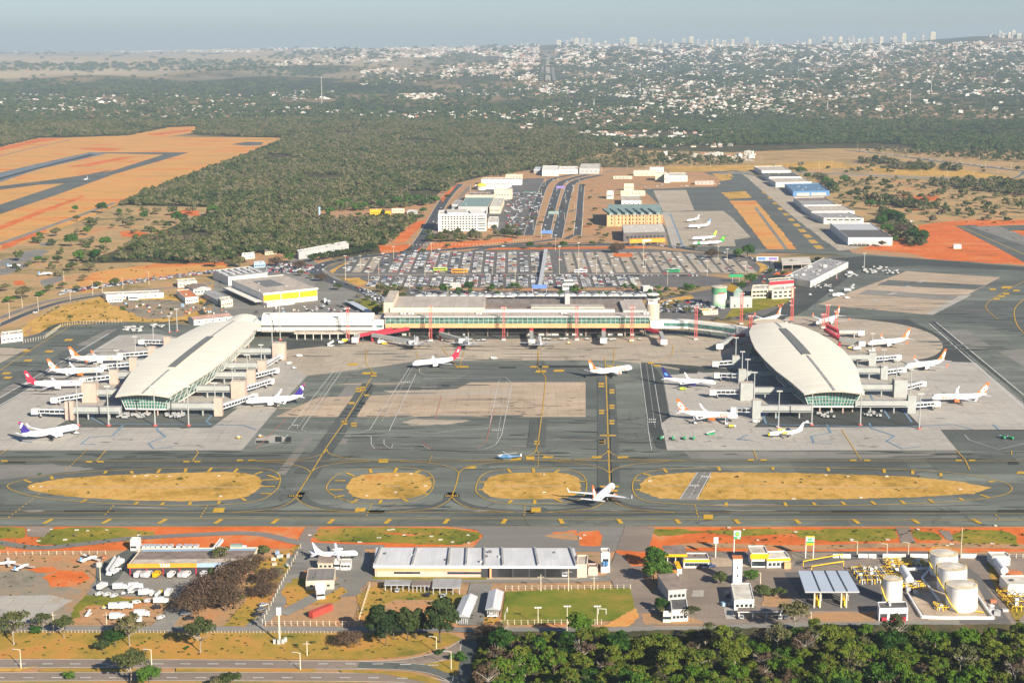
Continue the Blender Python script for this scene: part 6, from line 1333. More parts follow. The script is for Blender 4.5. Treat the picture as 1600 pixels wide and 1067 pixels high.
t,h,hb,w=sign('totem_sign','two-legged sign with BR letters between green and yellow bars',1264.5,873,838,12,15,[(0,.25,'fascia_yellow'),(.25,.45,'sign_green'),(.45,.86,'white_paint'),(.86,1,'fascia_yellow')],2)
lettering('BR',1.9,'sign_green',lambda u,v:(u,-.29,h-hb*.36+v),t)
t,h,hb,w=sign('totem_sign','white panel sign with faint emblem left of the green flower sign',1118,871,840,7,10,[(0,1,'white_paint')]);MB().tube([(0,-.27,h-hb*.45),(0,-.3,h-hb*.45)],.5,'roof_beige',12).build('emblem',t)
t=thing('water_tower','slender white square tower with two small windows in the fuel yard','water tower',(*P(1152,914)[:2],.3));s=sc_at(914);h=ZH(914,874);MB().box(-7*s,0,0,7*s,14*s,h,'white_paint').build('shaft',t);MB().box(-7*s-.2,-.2,h,7*s+.2,14*s+.2,h+.4,'roof_orange').build('roof',t)
for z in(h*.62,h*.3):MB().box(-.3,-.06,z,.3,.05,z+1,'glass_window').build('window',t)
for r in[('yard_house','white house with cream flat roof beside the slender tower',(1147,954),(1178,953),4,(1142,914),'wall_white','roof_cream','flat',0),('yard_house','long low shelter with brown roof facing the wood edge',(1152,969),(1243,968),3.2,(1153,951),'wall_white','roof_brown','flat',5),('yard_house','timber gabled shed with brown slanting roof by the lane',(1044,939),(1072,937),4.6,(1028,904),'wall_grey','roof_brown','shed',0),('yard_house','dark flat roofed white house below the timber shed',(1049,972),(1075,971),4.6,(1047,938),'wall_white','roof_dark','flat',0),('yard_house','small white cubic house at the wood edge beside the dark roof',(1036,973),(1048,973),3.4,(1036,957),'wall_white','roof_white','flat',0),('pump_house','white open-front pump house with red machines before the small tank',(1373,971),(1418,970),5,(1371,943),'white_paint','roof_dark','flat',0)]:
 t=B(r[0],r[1],'house',r[2],r[3],r[4],back=r[5],wall=r[6],roof=r[7],rtype=r[8],legs=r[9],win=(4,1,1.2,1.2,2,2)if not r[9]and r[0]!='pump_house' else None,par=.3)
 if r[0]=='pump_house':
  L,d,sk=dimof(t)
  for k in range(3):o=L*(k+.12)/3;MB().box(o,-.1,.2,o+L*.25,-.02,3.2,'dark_metal').build('bay_shade',t);MB().box(o+.5,-1.2,.2,o+2.6,-.2,1.8,'truss_red').build('pump',t)  # dark front panels paint in the shaded openings behind the pumps
def gas_canopy():
 z=8;q=[P(1247,891.5,z),P(1324,891.5,z),P(1343,924,z),P(1258,924,z)];o=P(1293,950)
 t=thing('loading_canopy','big blue-grey ribbed canopy on white legs over tanker loading bays','canopy',(o.x,o.y,.3));q=[(p.x-o.x,p.y-o.y)for p in q]
 m=MB();m.prism(q,z-.8,z-.2,'wall_grey','canopy_sheeting');m.build('roof',t)
 A=[Vector((*p,z-.15))for p in q]
 for f in(.28,.78-.24+.0,.78):m=MB();m.bar(A[3].lerp(A[2],f),A[0].lerp(A[1],f),.5,.3,'dark_metal');m.build('roof_rib',t)
 for px in(1272,1281,1314,1322):
  for py in(950,938):p=P(px,py)-o;m=MB();m.box(p.x-.3,p.y-.3,0,p.x+.3,p.y+.3,z-.7,'wall_cream');m.build('column',t)
 for px in(1276,1318):p=P(px,946)-o;m=MB();m.box(p.x-.8,p.y-1.5,0,p.x+.8,p.y+3,2.6,'pipe_yellow');m.tube([(p.x,p.y,2.6),(p.x,p.y,6)],.2,'pipe_yellow',6);m.tube([(p.x,p.y,5),(p.x+2,p.y,4.4),(p.x+2,p.y,2)],.14,'wall_white',6);m.build('loading_arm',t)
gas_canopy()
def vtank(label,px,py,top,rpx,group='white upright fuel tanks'):
 s=sc_at(py);r=rpx*s;h=ZH(py,top);t=thing('storage_tank',label,'fuel tank',(*P(px,py)[:2],.35),0,group)
 MB().lathe([(r,0),(r,h)],0,0,'tank_white',40).build('wall',t);MB().lathe([(r+.15,h-.15),(r+.15,h+.1),(r*.3,h+r*.10),(.1,h+r*.13)],0,0,'roof_cream',40).build('lid',t)
 m=MB();N=30
 for k in range(N):
  a0,a1=2*math.pi*k/N,2*math.pi*(k+1)/N;m.bar((r*math.cos(a0),r*math.sin(a0),h+1),(r*math.cos(a1),r*math.sin(a1),h+1),.09,.09,'pipe_yellow');m.bar((r*math.cos(a0),r*math.sin(a0),h),(r*math.cos(a0),r*math.sin(a0),h+1),.06,.06,'pipe_yellow')
 m.build('railing',t);m=MB();n=14
 for k in range(n):
  a0,a1=2.6+1.7*k/n,2.6+1.7*(k+1)/n;rr=r+.5;m.bar((rr*math.cos(a0),rr*math.sin(a0),h*(1-k/n)),(rr*math.cos(a1),rr*math.sin(a1),h*(1-(k+1)/n)),.55,.2,'pipe_yellow')
 m.build('stairs',t);m=MB();m.tube([(r*.7,-r*.9,.5),(r*1.2,-r*1.1,.5)],.3,'pipe_yellow',8);m.tube([(r*.95,-r*.3,h),(r*1.02,-r*.32,.3)],.12,'tank_white',6);m.build('pipe',t);return t
vtank('rearmost of the three big white fuel tanks in a row',1473,897,865,21);vtank('middle one of the three big white fuel tanks in a row',1486,921,886,22);vtank('nearest of the three big white fuel tanks in a row',1501,950,914,23.3)
vtank('smaller white fuel tank standing apart behind the pump house',1393,942,904.5,14.5)
def htank(label,a,b_,r):
 A,B_=P(*a),P(*b_);t=thing('horizontal_tank',label,'tank',(A.x,A.y,.35));q=B_-A;q.z=0;u=q.normalized()
 m=MB();m.tube([Vector((0,0,r+.8)),u*.4+Vector((0,0,r+.8)),q-u*.4+Vector((0,0,r+.8)),q+Vector((0,0,r+.8))],[r*.75,r,r,r*.75],'tank_white',20);smooth_by_angle(m.build('shell',t),40)
 for f in(.2,.8):p=q*f;m=MB();m.box(p.x-r*.8,p.y-.3,0,p.x+r*.8,p.y+.3,1.2,'wall_grey');m.build('saddle',t)
htank('white lying cylinder tank between the pipe racks and the tank row',(1421,917),(1410,898),1.9)
htank('white lying cylinder tank inside the right edge enclosure',(1569,902),(1556,885),1.8)
def pipes(label,px0,py0,px1,py1,n,seed):
 rr=random.Random(seed);o=P((px0+px1)/2,(py0+py1)/2);t=thing('pipe_rack',label,'pipe rack',(o.x,o.y,.35));a,b_=P(px0,py1)-o,P(px1,py0)-o
 for k in range(n):
  x=a.x+(b_.x-a.x)*(k+.5)/n;y0,y1=a.y+rr.uniform(0,3),b_.y-rr.uniform(0,3);z=rr.uniform(.8,2.6);c=rr.choice(['pipe_yellow','pipe_yellow','white_paint','roof_sheet'])
  m=MB();m.tube([(x,y0,.2),(x,y0,z),(x+rr.uniform(-1,1),y1,z),(x+rr.uniform(-1,1),y1,.2)],.22,c,7)
  if k%2:yy=rr.uniform(y0,y1);m.box(x-.7,yy-.7,.2,x+.7,yy+.7,z+.8,rr.choice(['white_paint','pipe_yellow','wall_grey']))
  m.build('pipe',t)
 for k in range(4):yy=a.y+(b_.y-a.y)*(k+.5)/4;m=MB();m.box(a.x,yy-.15,1.4,b_.x,yy+.15,1.7,'pipe_yellow');m.box(a.x,yy-.15,0,a.x+.3,yy+.15,1.4,'pipe_yellow');m.box(b_.x-.3,yy-.15,0,b_.x,yy+.15,1.4,'pipe_yellow');m.build('frame',t)
pipes('tangle of white and yellow pipes between canopy and small tank',1345,888,1395,915,14,1)
pipes('yellow pipe and valve rack right of the small tank',1405,912,1440,925,9,2)
pipes('yellow valves beside the nearest big tank',1465,945,1485,956,5,3)
pipes('yellow pipe rack behind the lying cylinder tank',1388,876,1440,888,9,5)
pipes('grey and white pipes at the right edge enclosure',1585,925,1620,958,8,4)
def wall_run(name,label,px,h,w,mat,cat='wall',group=None):
 pts=[P(*q)for q in px];o=pts[0];t=MB()
 for a,b_ in zip(pts,pts[1:]):t.bar(a-o+Vector((0,0,h/2)),b_-o+Vector((0,0,h/2)),w,h,mat)
 x=t.build(name);x.location=(o.x,o.y,.3);tag(x,label,cat,group)
wall_run('bund_wall','low white bund wall round the big fuel tanks',[(1418,930),(1440,966),(1470,968),(1552,968),(1520,930),(1530,937),(1552,967)][:4]+[(1551,967),(1521,925)],1.2,.7,'white_paint')
wall_run('bund_wall','low white bund wall round the lying cylinder tank',[(1398,892),(1455,890),(1440,905),(1455,925),(1470,945)],1.1,.6,'white_paint')
wall_run('bund_wall','white walls of the enclosure at the right edge',[(1545,876),(1583,926),(1640,926)],2,.6,'white_paint')
for i,(a,b_)in enumerate([(1301,1329),(1341,1369),(1379,1415),(1422,1452),(1502,1525)]):wall_run('boundary_wall','%s white boundary wall piece from the left behind the fuel depot'%['first','second','third','fourth','fifth'][i],[(a,872),(b_,872.5)],2,.4,'wall_white','wall','white boundary wall pieces')
B('depot_office','white roofed office at the right edge of the fuel depot','office',(1549,884),(1578,884),3.5,7,wall='wall_white',roof='roof_cream')
B('depot_office','big flat white tank house at the right edge, lower one','office',(1574,930),(1615,930),4,12,wall='wall_white',roof='roof_cream')
t=thing('round_tank','low tan round tank with flat lid in the right edge enclosure, upper','tank',(*P(1585,902)[:2],.3));MB().lathe([(3.6,0),(3.6,2.2),(.1,2.5)],0,0,'roof_orange',24).build('shell',t)
t=thing('round_tank','low tan round tank with flat lid in the right edge enclosure, lower','tank',(*P(1592,915)[:2],.3));MB().lathe([(3.9,0),(3.9,2.2),(.1,2.5)],0,0,'roof_orange',24).build('shell',t)
t=thing('barrier_frame','pair of long yellow rails with white braces left of the loading canopy','barrier',(*P(1255,893)[:2],.3))
for a,b_ in(((1255,885),(1316,874)),((1268,893),(1318,885))):p,q=P(*a)-P(1255,893),P(*b_)-P(1255,893);m=MB();m.bar(p+Vector((0,0,2.4)),q+Vector((0,0,2.4)),.4,.4,'pipe_yellow');m.bar(p,p+Vector((0,0,2.4)),.3,.3,'pipe_yellow');m.bar(q,q+Vector((0,0,2.4)),.3,.3,'pipe_yellow');m.build('rail',t)
# fences, goals, lamps
def fence(label,px,h,n,mat='wood_post',rail='wood_post',pw=.2,name='post_fence',rails=2):
 pts=[P(*q)for q in px];o=pts[0];t=thing(name,label,'fence',(o.x,o.y,.3));Ls=[0]
 for a,b_ in zip(pts,pts[1:]):Ls.append(Ls[-1]+(b_-a).length)
 me=None
 for k in range(n):
  s=Ls[-1]*k/(n-1);i=max(j for j in range(len(Ls)-1)if Ls[j]<=s+1e-6);p=pts[i].lerp(pts[i+1],min(1,(s-Ls[i])/(Ls[i+1]-Ls[i])))-o
  if me is None:me=w0=MB().box(-pw/2,-pw/2,0,pw/2,pw/2,h,mat).build('post',t)
  else:w0=me.copy();C.objects.link(w0)
  w0.location=p
 for z in[h*(r+1)/(rails+.3)for r in range(rails)]:
  m=MB()
  for a,b_ in zip(pts,pts[1:]):m.bar(a-o+Vector((0,0,z)),b_-o+Vector((0,0,z)),.06,.06,rail)
  m.build('rail',t)
fence('concrete post fence along the lower side of the football field',[(783,977),(940,976)],2.3,16,'wall_cream')
fence('concrete post fence along the upper side of the football field',[(790,923),(985,921)],2.3,20,'wall_cream')
fence('concrete post fence below the red container',[(415,978),(575,979)],2.3,17,'wall_cream')
fence('low wire fence between the perimeter lane and the grass verge, left part',[(0,989),(330,990)],1.2,60)
fence('low wire fence between the perimeter lane and the grass verge, right part',[(335,990),(640,991)],1.2,56)
fence('diagonal white post fence left of the grey carports',[(578,918),(560,975)],2.4,12,'wall_cream')
fence('diagonal post fence right of the brown thorn trees',[(470,857),(445,905),(410,975)],2.2,20,'wall_cream')
fence('post fence behind the derelict light planes',[(0,868),(165,867)],2,14,'wall_cream')
fence('wire fence of the west perimeter road on the tan field',[(36,537),(70,530),(95,512),(120,507),(190,505)],3,50,'wall_cream')
fence('fence before the hotel trees along the red bank',[(640,385),(760,384),(830,376)],2.5,40,'wall_cream')
fence('yard fence at the right behind the boundary wall',[(1525,872),(1640,873)],2.2,12,'wall_cream')
for lb,a,b_,z in(('white football goal at the left end of the field',(793,957),(789,969),2.2),('white football goal at the right end of the field',(935,960),(947,960.5),2.4)):
 p,q=P(*a),P(*b_);t=thing('football_goal',lb,'goal',(p.x,p.y,.35));v=q-p;m=MB();m.bar((0,0,0),(0,0,z),.18,.18,'white_paint');m.bar(v,v+Vector((0,0,z)),.18,.18,'white_paint');m.bar((0,0,z),v+Vector((0,0,z)),.18,.18,'white_paint');m.build('goal_frame',t)
def lamp(name,label,f,top,kind='flood',group=None,w=.22):
 p=P(*f);h=ZH(f[1],top);t=thing(name,label,'lamp post',(p.x,p.y,.3),0,group);MB().lathe([(w,0),(w*.6,h)],0,0,'wall_cream',7).build('pole',t);m=MB()
 if kind=='flood':
  m.box(-1.6,-.12,h-.2,1.6,.12,h,'wall_cream')
  for k in(-1.4,-.4,.6):m.box(k,-.4,h-.4,k+.7,-.1,h+.15,'white_paint')
  m.build('floodlight',t)
 elif kind=='arm':m.tube([(0,0,h-.5),(-.9,0,h),(-2.2,0,h+.1)],.1,'wall_cream',6);m.box(-3,-.2,h-.05,-2,.2,h+.2,'grey_metal');m.build('lamp_head',t)
 elif kind=='cross':m.box(-1.5,-.12,h-1.3,1.5,.12,h-1.1,'wood_post');m.build('crossarm',t)
 return t
for r in[('floodlight_pole','floodlight pole at the lower side of the football field, left',(840.6,977),949,'flood'),('floodlight_pole','tall floodlight pole at the lower side of the football field, centre',(886,986),947,'flood'),('floodlight_pole','floodlight pole at the lower side of the football field, right',(933,976),947,'flood'),('utility_pole','concrete pole at the upper side of the football field, left',(845,924),898,'cross'),('utility_pole','concrete pole at the upper side of the football field, middle',(888,924),890,'cross'),('utility_pole','concrete pole at the upper side of the football field, right',(928,922),900,'cross'),('street_lamp','street lamp on the lower highway median at the far left',(33,1045),1015,'arm'),('street_lamp','street lamp on the lower highway verge, second from the left',(237,1040),1015,'arm'),('street_lamp','street lamp on the lower highway median near the grey mast',(469.4,1048),1020,'arm'),('street_lamp','street lamp inside the triangular traffic island',(705,1047),1018,'arm'),('utility_pole','wooden pole before the dry compound, at the left',(84,986),957,'cross'),('utility_pole','wooden pole on the perimeter fence, centre left',(167,982),957,'cross'),('utility_pole','tall pole left of the depot yard trucks',(157,908),877,'cross'),('utility_pole','thin pole standing in the lower grass verge',(480,1025),1002,'cross'),('street_lamp','lamp at the entrance to the link road beside the big conifer',(682,1020),995,'arm'),('utility_pole','tall thin mast behind the boundary wall of the fuel depot',(1501,873),825,'none'),('street_lamp','lamp post in the petrol station yard near the slender tower',(1188,912),895,'arm'),('street_lamp','lamp between two boundary wall pieces, left',(1339,870),846,'arm'),('street_lamp','lamp between two boundary wall pieces, right',(1419,870),848,'arm'),('street_lamp','lamp behind the loading canopy',(1385,883),850,'arm'),('street_lamp','lamp post before the loading canopy at the wood edge',(1267,972),957,'arm'),('floodlight_pole','tall thin floodlight mast in the middle of the car park rear edge',(904,431),380,'flood'),('floodlight_pole','tall floodlight mast at the left end of the ring road',(540,438),400,'flood'),('floodlight_pole','tall floodlight mast before the hotel forecourt',(1005,418),380,'flood')]:lamp(r[0],r[1],r[2],r[3],r[4])
rnd.seed(11)
ids=[]
for i,(x,y,h)in enumerate([(592,432,16),(664,433,16),(725,432,18),(769,430,14),(805,448,16),(874,430,30),(887,452,14),(932,430,20),(956,428,18),(1008,430,16),(1043,446,14),(1105,432,16),(1136,412,16),(1165,430,14),(1122,405,14),(640,452,13),(700,470,14),(868,392,18),(615,405,14),(674,398,13),(563,420,14),(576,446,13)]):
 p=P(x,y);ids.append((x,y,h))
lp0=lamp('street_lamp','slim pale lamp post among the rows of the big car park',(592,432),405,'flood','slim lamp posts of the car park',.18);lpr=tree_of(lp0)
for x,y,h in ids[1:]:p=P(x,y);dup(lp0,lpr,(p.x,p.y,.3),0,None,(1,1,h/ZH(432,405)))
lq0=lamp('street_lamp','slim pale lamp post along the roads behind the airport',(846,372),350,'arm','slim lamp posts along the roads behind',.2);lqr=tree_of(lq0);hq=ZH(372,350)
for x,y in[(833,360),(840,335),(846,310),(852,290),(872,283),(884,318),(882,345),(896,300),(898,330),(897,360),(908,300),(911,330),(910,355),(940,270),(980,266),(1010,268),(1030,262),(1080,262),(1110,262),(1170,266),(1220,263),(1250,264),(1280,266),(1320,268),(1360,270),(1400,271),(1440,274),(1480,276),(1520,278),(1560,281),(1595,284),(1340,236),(1380,240),(1420,247),(1470,252),(1500,256),(1540,262),(1580,266),(667,320),(720,275),(735,300),(1575,240),(1530,250),(1150,259),(1190,256),(1300,258),(1350,256),(0,508),(15,498),(60,487),(110,470),(35,482),(145,462),(160,458),(233,446),(192,452),(100,440)]:
 p=P(x,y);dup(lq0,lqr,(p.x,p.y,.2),0,None,(1,1,rnd.uniform(10,14)/hq))
def cell_mast():
 t=thing('antenna_mast','tall white antenna mast with equipment cabinets on the grass verge','mast',(*P(437,1004)[:2],.3));h=ZH(1004,950);MB().lathe([(.45,0),(.32,h)],0,0,'wall_cream',8).build('pole',t);MB().box(-.9,-.6,h-3,.9,.6,h,'white_paint').build('antenna',t)
 for x,y,w in((-1.8,-1.6,1),(0,-2,1.3),(1.6,-1.4,1.2),(2.4,.6,1)):MB().box(x-w/2,y-.5,0,x+w/2,y+.5,1.9,'wall_grey').build('cabinet',t)
cell_mast()
rnd.seed(50);bx0=None
for x0,x1,y0,y1,n,lb in((1385,1440,918,930,7,'by the pipe racks in the fuel depot'),(1120,1150,915,950,5,'on the yard left of the white tower house'),(1548,1590,935,965,8,'at the right edge enclosure'),(120,165,866,890,6,'left of the depot'),(420,455,868,885,8,'in the scrap yard right of the depot'),(262,330,470,498,16,'among the sheds on the storage field'),(330,375,486,500,10,'beside the grey twin-roof shed'),(400,480,480,492,10,'in the cargo hall forecourt'),(1150,1240,470,484,8,'before the cream offices'),(196,262,474,492,10,'on the bare storage yard'),(1000,1035,285,310,8,'near the rear apron buildings'),(1060,1125,284,292,12,'along the rear apron fence'),(1205,1250,282,300,6,'by the hangar doors')):
 for k in range(n):
  p=P(rnd.uniform(x0,x1),rnd.uniform(y0,y1));w=rnd.uniform(.8,2.6);o=MB().box(-w/2,-.9,0,w/2,.9,rnd.uniform(.8,2.2),rnd.choice(['wall_grey','roof_sheet','wall_white','tile_red','dark_metal','wall_beige','wall_blue'])).build('equipment_box');o.location=(p.x,p.y,.3);o.rotation_euler=(0,0,rnd.uniform(-.5,.5));tag(o,'small equipment box standing %s'%lb,'box','equipment boxes %s'%lb)
# tall radio masts on the far plain
for i,(x,y,top,lb)in enumerate([(503,165,122,'thin far radio mast left of the centre of the wood'),(928,168,155,'white far mast in front of the town'),(1000,150,130,'thin far mast between town blocks'),(1020,152,135,'twin thin far mast between town blocks'),(1422,166,140,'lattice mast on the far clearing at the right'),(1455,145,118,'slender far mast at the upper right'),(711,190,180,'pale far mast above the wood'),(1293,172,158,'thin far mast left of the white shed')]):
 p=PT(x,y);h=abs(p.y*(top-y)/FPX);o=MB().lathe([(1.6 if i==1 else.9,0),(.6,h)],0,0,'wall_white',6).build('radio_mast');o.location=p;tag(o,lb,'radio mast')
# ------------------------------------------------------------- vegetation
def leafmat(name,cols,rough=.75):
 m,nt,b=mk(name,rough,spec=.15)
 oi=nt.nodes.new('ShaderNodeObjectInfo');n=noise(nt,.55,pos(nt),3,.7)
 f=math_(nt,'ADD',math_(nt,'MULTIPLY',oi.outputs['Random'],.8),math_(nt,'MULTIPLY',math_(nt,'SUBTRACT',n,.5),.9),True)
 f=math_(nt,'ADD',f,math_(nt,'MULTIPLY',math_(nt,'SUBTRACT',noise(nt,.006,pos(nt),4),.5),1.6 if 'wood' in name or 'far' in name else 0),True)
 k=len(cols);nt.links.new(ramp(nt,f,[((i+.3)/k,c)for i,c in enumerate(cols)]),b.inputs['Base Color'])
leafmat('leaf_forest',[(.012,.038,.006),(.03,.085,.006),(.08,.14,.008),(.05,.12,.008),(.12,.105,.015),(.03,.09,.006),(.15,.15,.018),(.06,.12,.008),(.13,.085,.03)])
leafmat('leaf_green',[(.02,.06,.010),(.04,.10,.012),(.06,.12,.015)])
leafmat('leaf_olive',[(.05,.065,.02),(.085,.09,.03),(.11,.10,.04)])
leafmat('leaf_dark',[(.015,.032,.010),(.03,.05,.013),(.05,.065,.018)])
leafmat('leaf_dry',[(.075,.05,.03),(.10,.065,.04),(.085,.055,.04)])
leafmat('leaf_wood',[(.03,.05,.015),(.07,.085,.025),(.05,.075,.018),(.12,.11,.045),(.17,.14,.085),(.08,.10,.03),(.11,.085,.06)])
leafmat('leaf_far',[(.022,.045,.02),(.04,.075,.025),(.065,.095,.03),(.10,.11,.045),(.045,.08,.025)])
plain('bark',(.12,.09,.065),.9);plain('bark_pale',(.30,.26,.21),.9)
def crown_data(seed,rx,rz,z0,ncl,nleaf,ls,gap=.0,shell=.55):
 """clumps of small leaf faces spread through an uneven dome"""
 g=np.random.RandomState(seed);V=[];
 for c in range(ncl):
  a=g.uniform(0,2*math.pi);e=g.uniform(-.25,1)**1;r=g.uniform(.45,.82)
  cc=np.array([math.cos(a)*math.sqrt(max(0,1-e*e))*r*rx,math.sin(a)*math.sqrt(max(0,1-e*e))*r*rx,z0+rz*.35+e*r*rz*.62]);cr=rx*g.uniform(.26,.44)
  d=g.normal(size=(nleaf,3));d/=np.linalg.norm(d,axis=1)[:,None];d[:,2]=np.abs(d[:,2])*1.0-.25
  p=cc+d*(cr*g.uniform(shell,1.08,(nleaf,1)))*[1,1,.8]
  n=d+g.normal(size=(nleaf,3))*.45;n/=np.linalg.norm(n,axis=1)[:,None]
  t=np.cross(n,g.normal(size=(nleaf,3)));t/=np.linalg.norm(t,axis=1)[:,None];b_=np.cross(n,t);s=ls*g.uniform(.6,1.25,(nleaf,1))
  V.append(np.stack([p-t*s-b_*s*.6,p+t*s-b_*s*.5,p+t*s*.7+b_*s*.7,p-t*s*.8+b_*s*.6],1).reshape(-1,3))
 return np.concatenate(V)
def leaf_mesh(name,V,mat):
 me=bpy.data.meshes.new(name);n=len(V)//4;me.vertices.add(n*4);me.vertices.foreach_set('co',V.astype(np.float32).ravel())
 me.loops.add(n*4);me.loops.foreach_set('vertex_index',np.arange(n*4));me.polygons.add(n);me.polygons.foreach_set('loop_start',np.arange(n)*4)
 me.materials.append(M[mat]);me.update(calc_edges=True);me.validate();return me
def tree_proto(name,label,seed,rx,rz,z0,mat,ncl=16,nleaf=95,ls=.42,bark='bark',group=None,bare=0,cat='tree'):
 t=thing(name,label,cat,(0,0,0),0,group)
 o=bpy.data.objects.new('crown',leaf_mesh('crown',crown_data(seed,rx,rz,z0,ncl,nleaf,ls),mat));C.objects.link(o);o.parent=t
 g=random.Random(seed);m=MB();h=z0+rz*.4;m.tube([(0,0,-.3),(g.uniform(-.2,.2),0,h*.5),(g.uniform(-.4,.4),g.uniform(-.4,.4),h)],[rx*.06,rx*.045,rx*.03],bark,7)
 for k in range(6+bare):
  a=g.uniform(0,6.28);q=h*g.uniform(.45,.9);m.tube([(0,0,q),(math.cos(a)*rx*.4,math.sin(a)*rx*.4,q+rz*.2),(math.cos(a)*rx*.75,math.sin(a)*rx*.75,q+rz*g.uniform(.3,.55))],[rx*.03,rx*.02,rx*.008],bark,5)
 m.build('trunk',t);return(t,tree_of(t))
used=set()
def plant(pr,x,y,s=1,label=None,z=.3,group=None,sz=1):
 r=rnd.uniform(0,6.28)
 if id(pr[0])not in used:
  used.add(id(pr[0]));pr[0].location=(x,y,z);pr[0].scale=(s,s,s*sz);pr[0].rotation_euler=(0,0,r)
  if label:pr[0]['label']=label
  if group:pr[0]['group']=group
  return pr[0]
 return dup(pr[0],pr[1],(x,y,z),r,label,(s,s,s*sz),group)
rnd.seed(21)
FG='trees of the dense wood at the lower right'
FL=['green leafy tree in the dense wood at the lower right','olive leafy tree in the dense wood at the lower right']
fts=[tree_proto('forest_tree',FL[0],100+i,rx,rz,z0,'leaf_forest',20,110,.36,'bark' if i%2 else 'bark_pale',FG)for i,(rx,rz,z0)in enumerate([(5.4,6.5,3.2),(4.8,7,4),(6.2,6,3),(4.2,8,4.5),(5.6,5.5,3.5),(5,6.2,2.6),(4.4,5.5,5.5)])]
fts+=[tree_proto('forest_tree','bare greyish brown tree in the dense wood at the lower right',120,4.6,6.5,3.5,'leaf_dry',12,70,.26,'bark_pale',FG,14),tree_proto('forest_tree','thin-crowned tree with pale branches in the dense wood at the lower right',121,5.2,6,3.8,'leaf_olive',11,80,.30,'bark_pale',FG,10)]
FLL={7:'bare greyish brown tree in the dense wood at the lower right',8:'thin-crowned tree with pale branches in the dense wood at the lower right'}
def inpoly(x,y,q):
 c=False;n=len(q)
 for i in range(n):
  (x1,y1),(x2,y2)=q[i],q[(i+1)%n]
  if(y1>y)!=(y2>y)and x<(x2-x1)*(y-y1)/(y2-y1)+x1:c=not c
 return c
FOREST=[(756,1016),(775,1006),(800,1004),(850,1006),(960,1006),(1060,1006),(1140,1004),(1230,1002),(1290,998),(1350,1001),(1450,1001),(1550,1001),(1660,996),(1700,1130),(730,1130)]
fw=[tuple(P(*q)[:2])for q in FOREST]
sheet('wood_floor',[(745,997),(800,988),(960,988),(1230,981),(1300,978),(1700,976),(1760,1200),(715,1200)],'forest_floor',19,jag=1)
xs=[p[0]for p in fw];ys=[p[1]for p in fw];yy=min(ys);nfor=0;row=0
while yy<max(ys):
 xx=min(xs)+(row%2)*4.6
 while xx<max(xs):
  x,y=xx+rnd.uniform(-2.6,2.6),yy+rnd.uniform(-2.6,2.6)
  if inpoly(x,y,fw):
   k=rnd.randrange(len(fts));s=rnd.choice([rnd.uniform(.62,.9),rnd.uniform(.85,1.3)])
   if y>max(ys)-9:s*=.72
   plant(fts[k],x,y,s,FLL.get(k,FL[0]),.2,None,rnd.uniform(.85,1.2));nfor+=1
  xx+=9.2
 yy+=8.0;row+=1
# a second, lower layer: undergrowth as one mass
VU=[crown_data(900+i,2.6,2.6,.2,6,30,.4)for i in range(4)];UV=[]
for k in range(700):
 for _ in range(20):
  x,y=rnd.uniform(min(xs),max(xs)),rnd.uniform(min(ys),max(ys))
  if inpoly(x,y,fw):break
 UV.append(VU[k%4]*rnd.uniform(.7,1.5)+[x,y,.2])
o=bpy.data.objects.new('undergrowth',leaf_mesh('undergrowth',np.concatenate(UV),'leaf_forest'));C.objects.link(o);tag(o,'low bushes filling the ground under the lower right wood','undergrowth',kind='stuff')
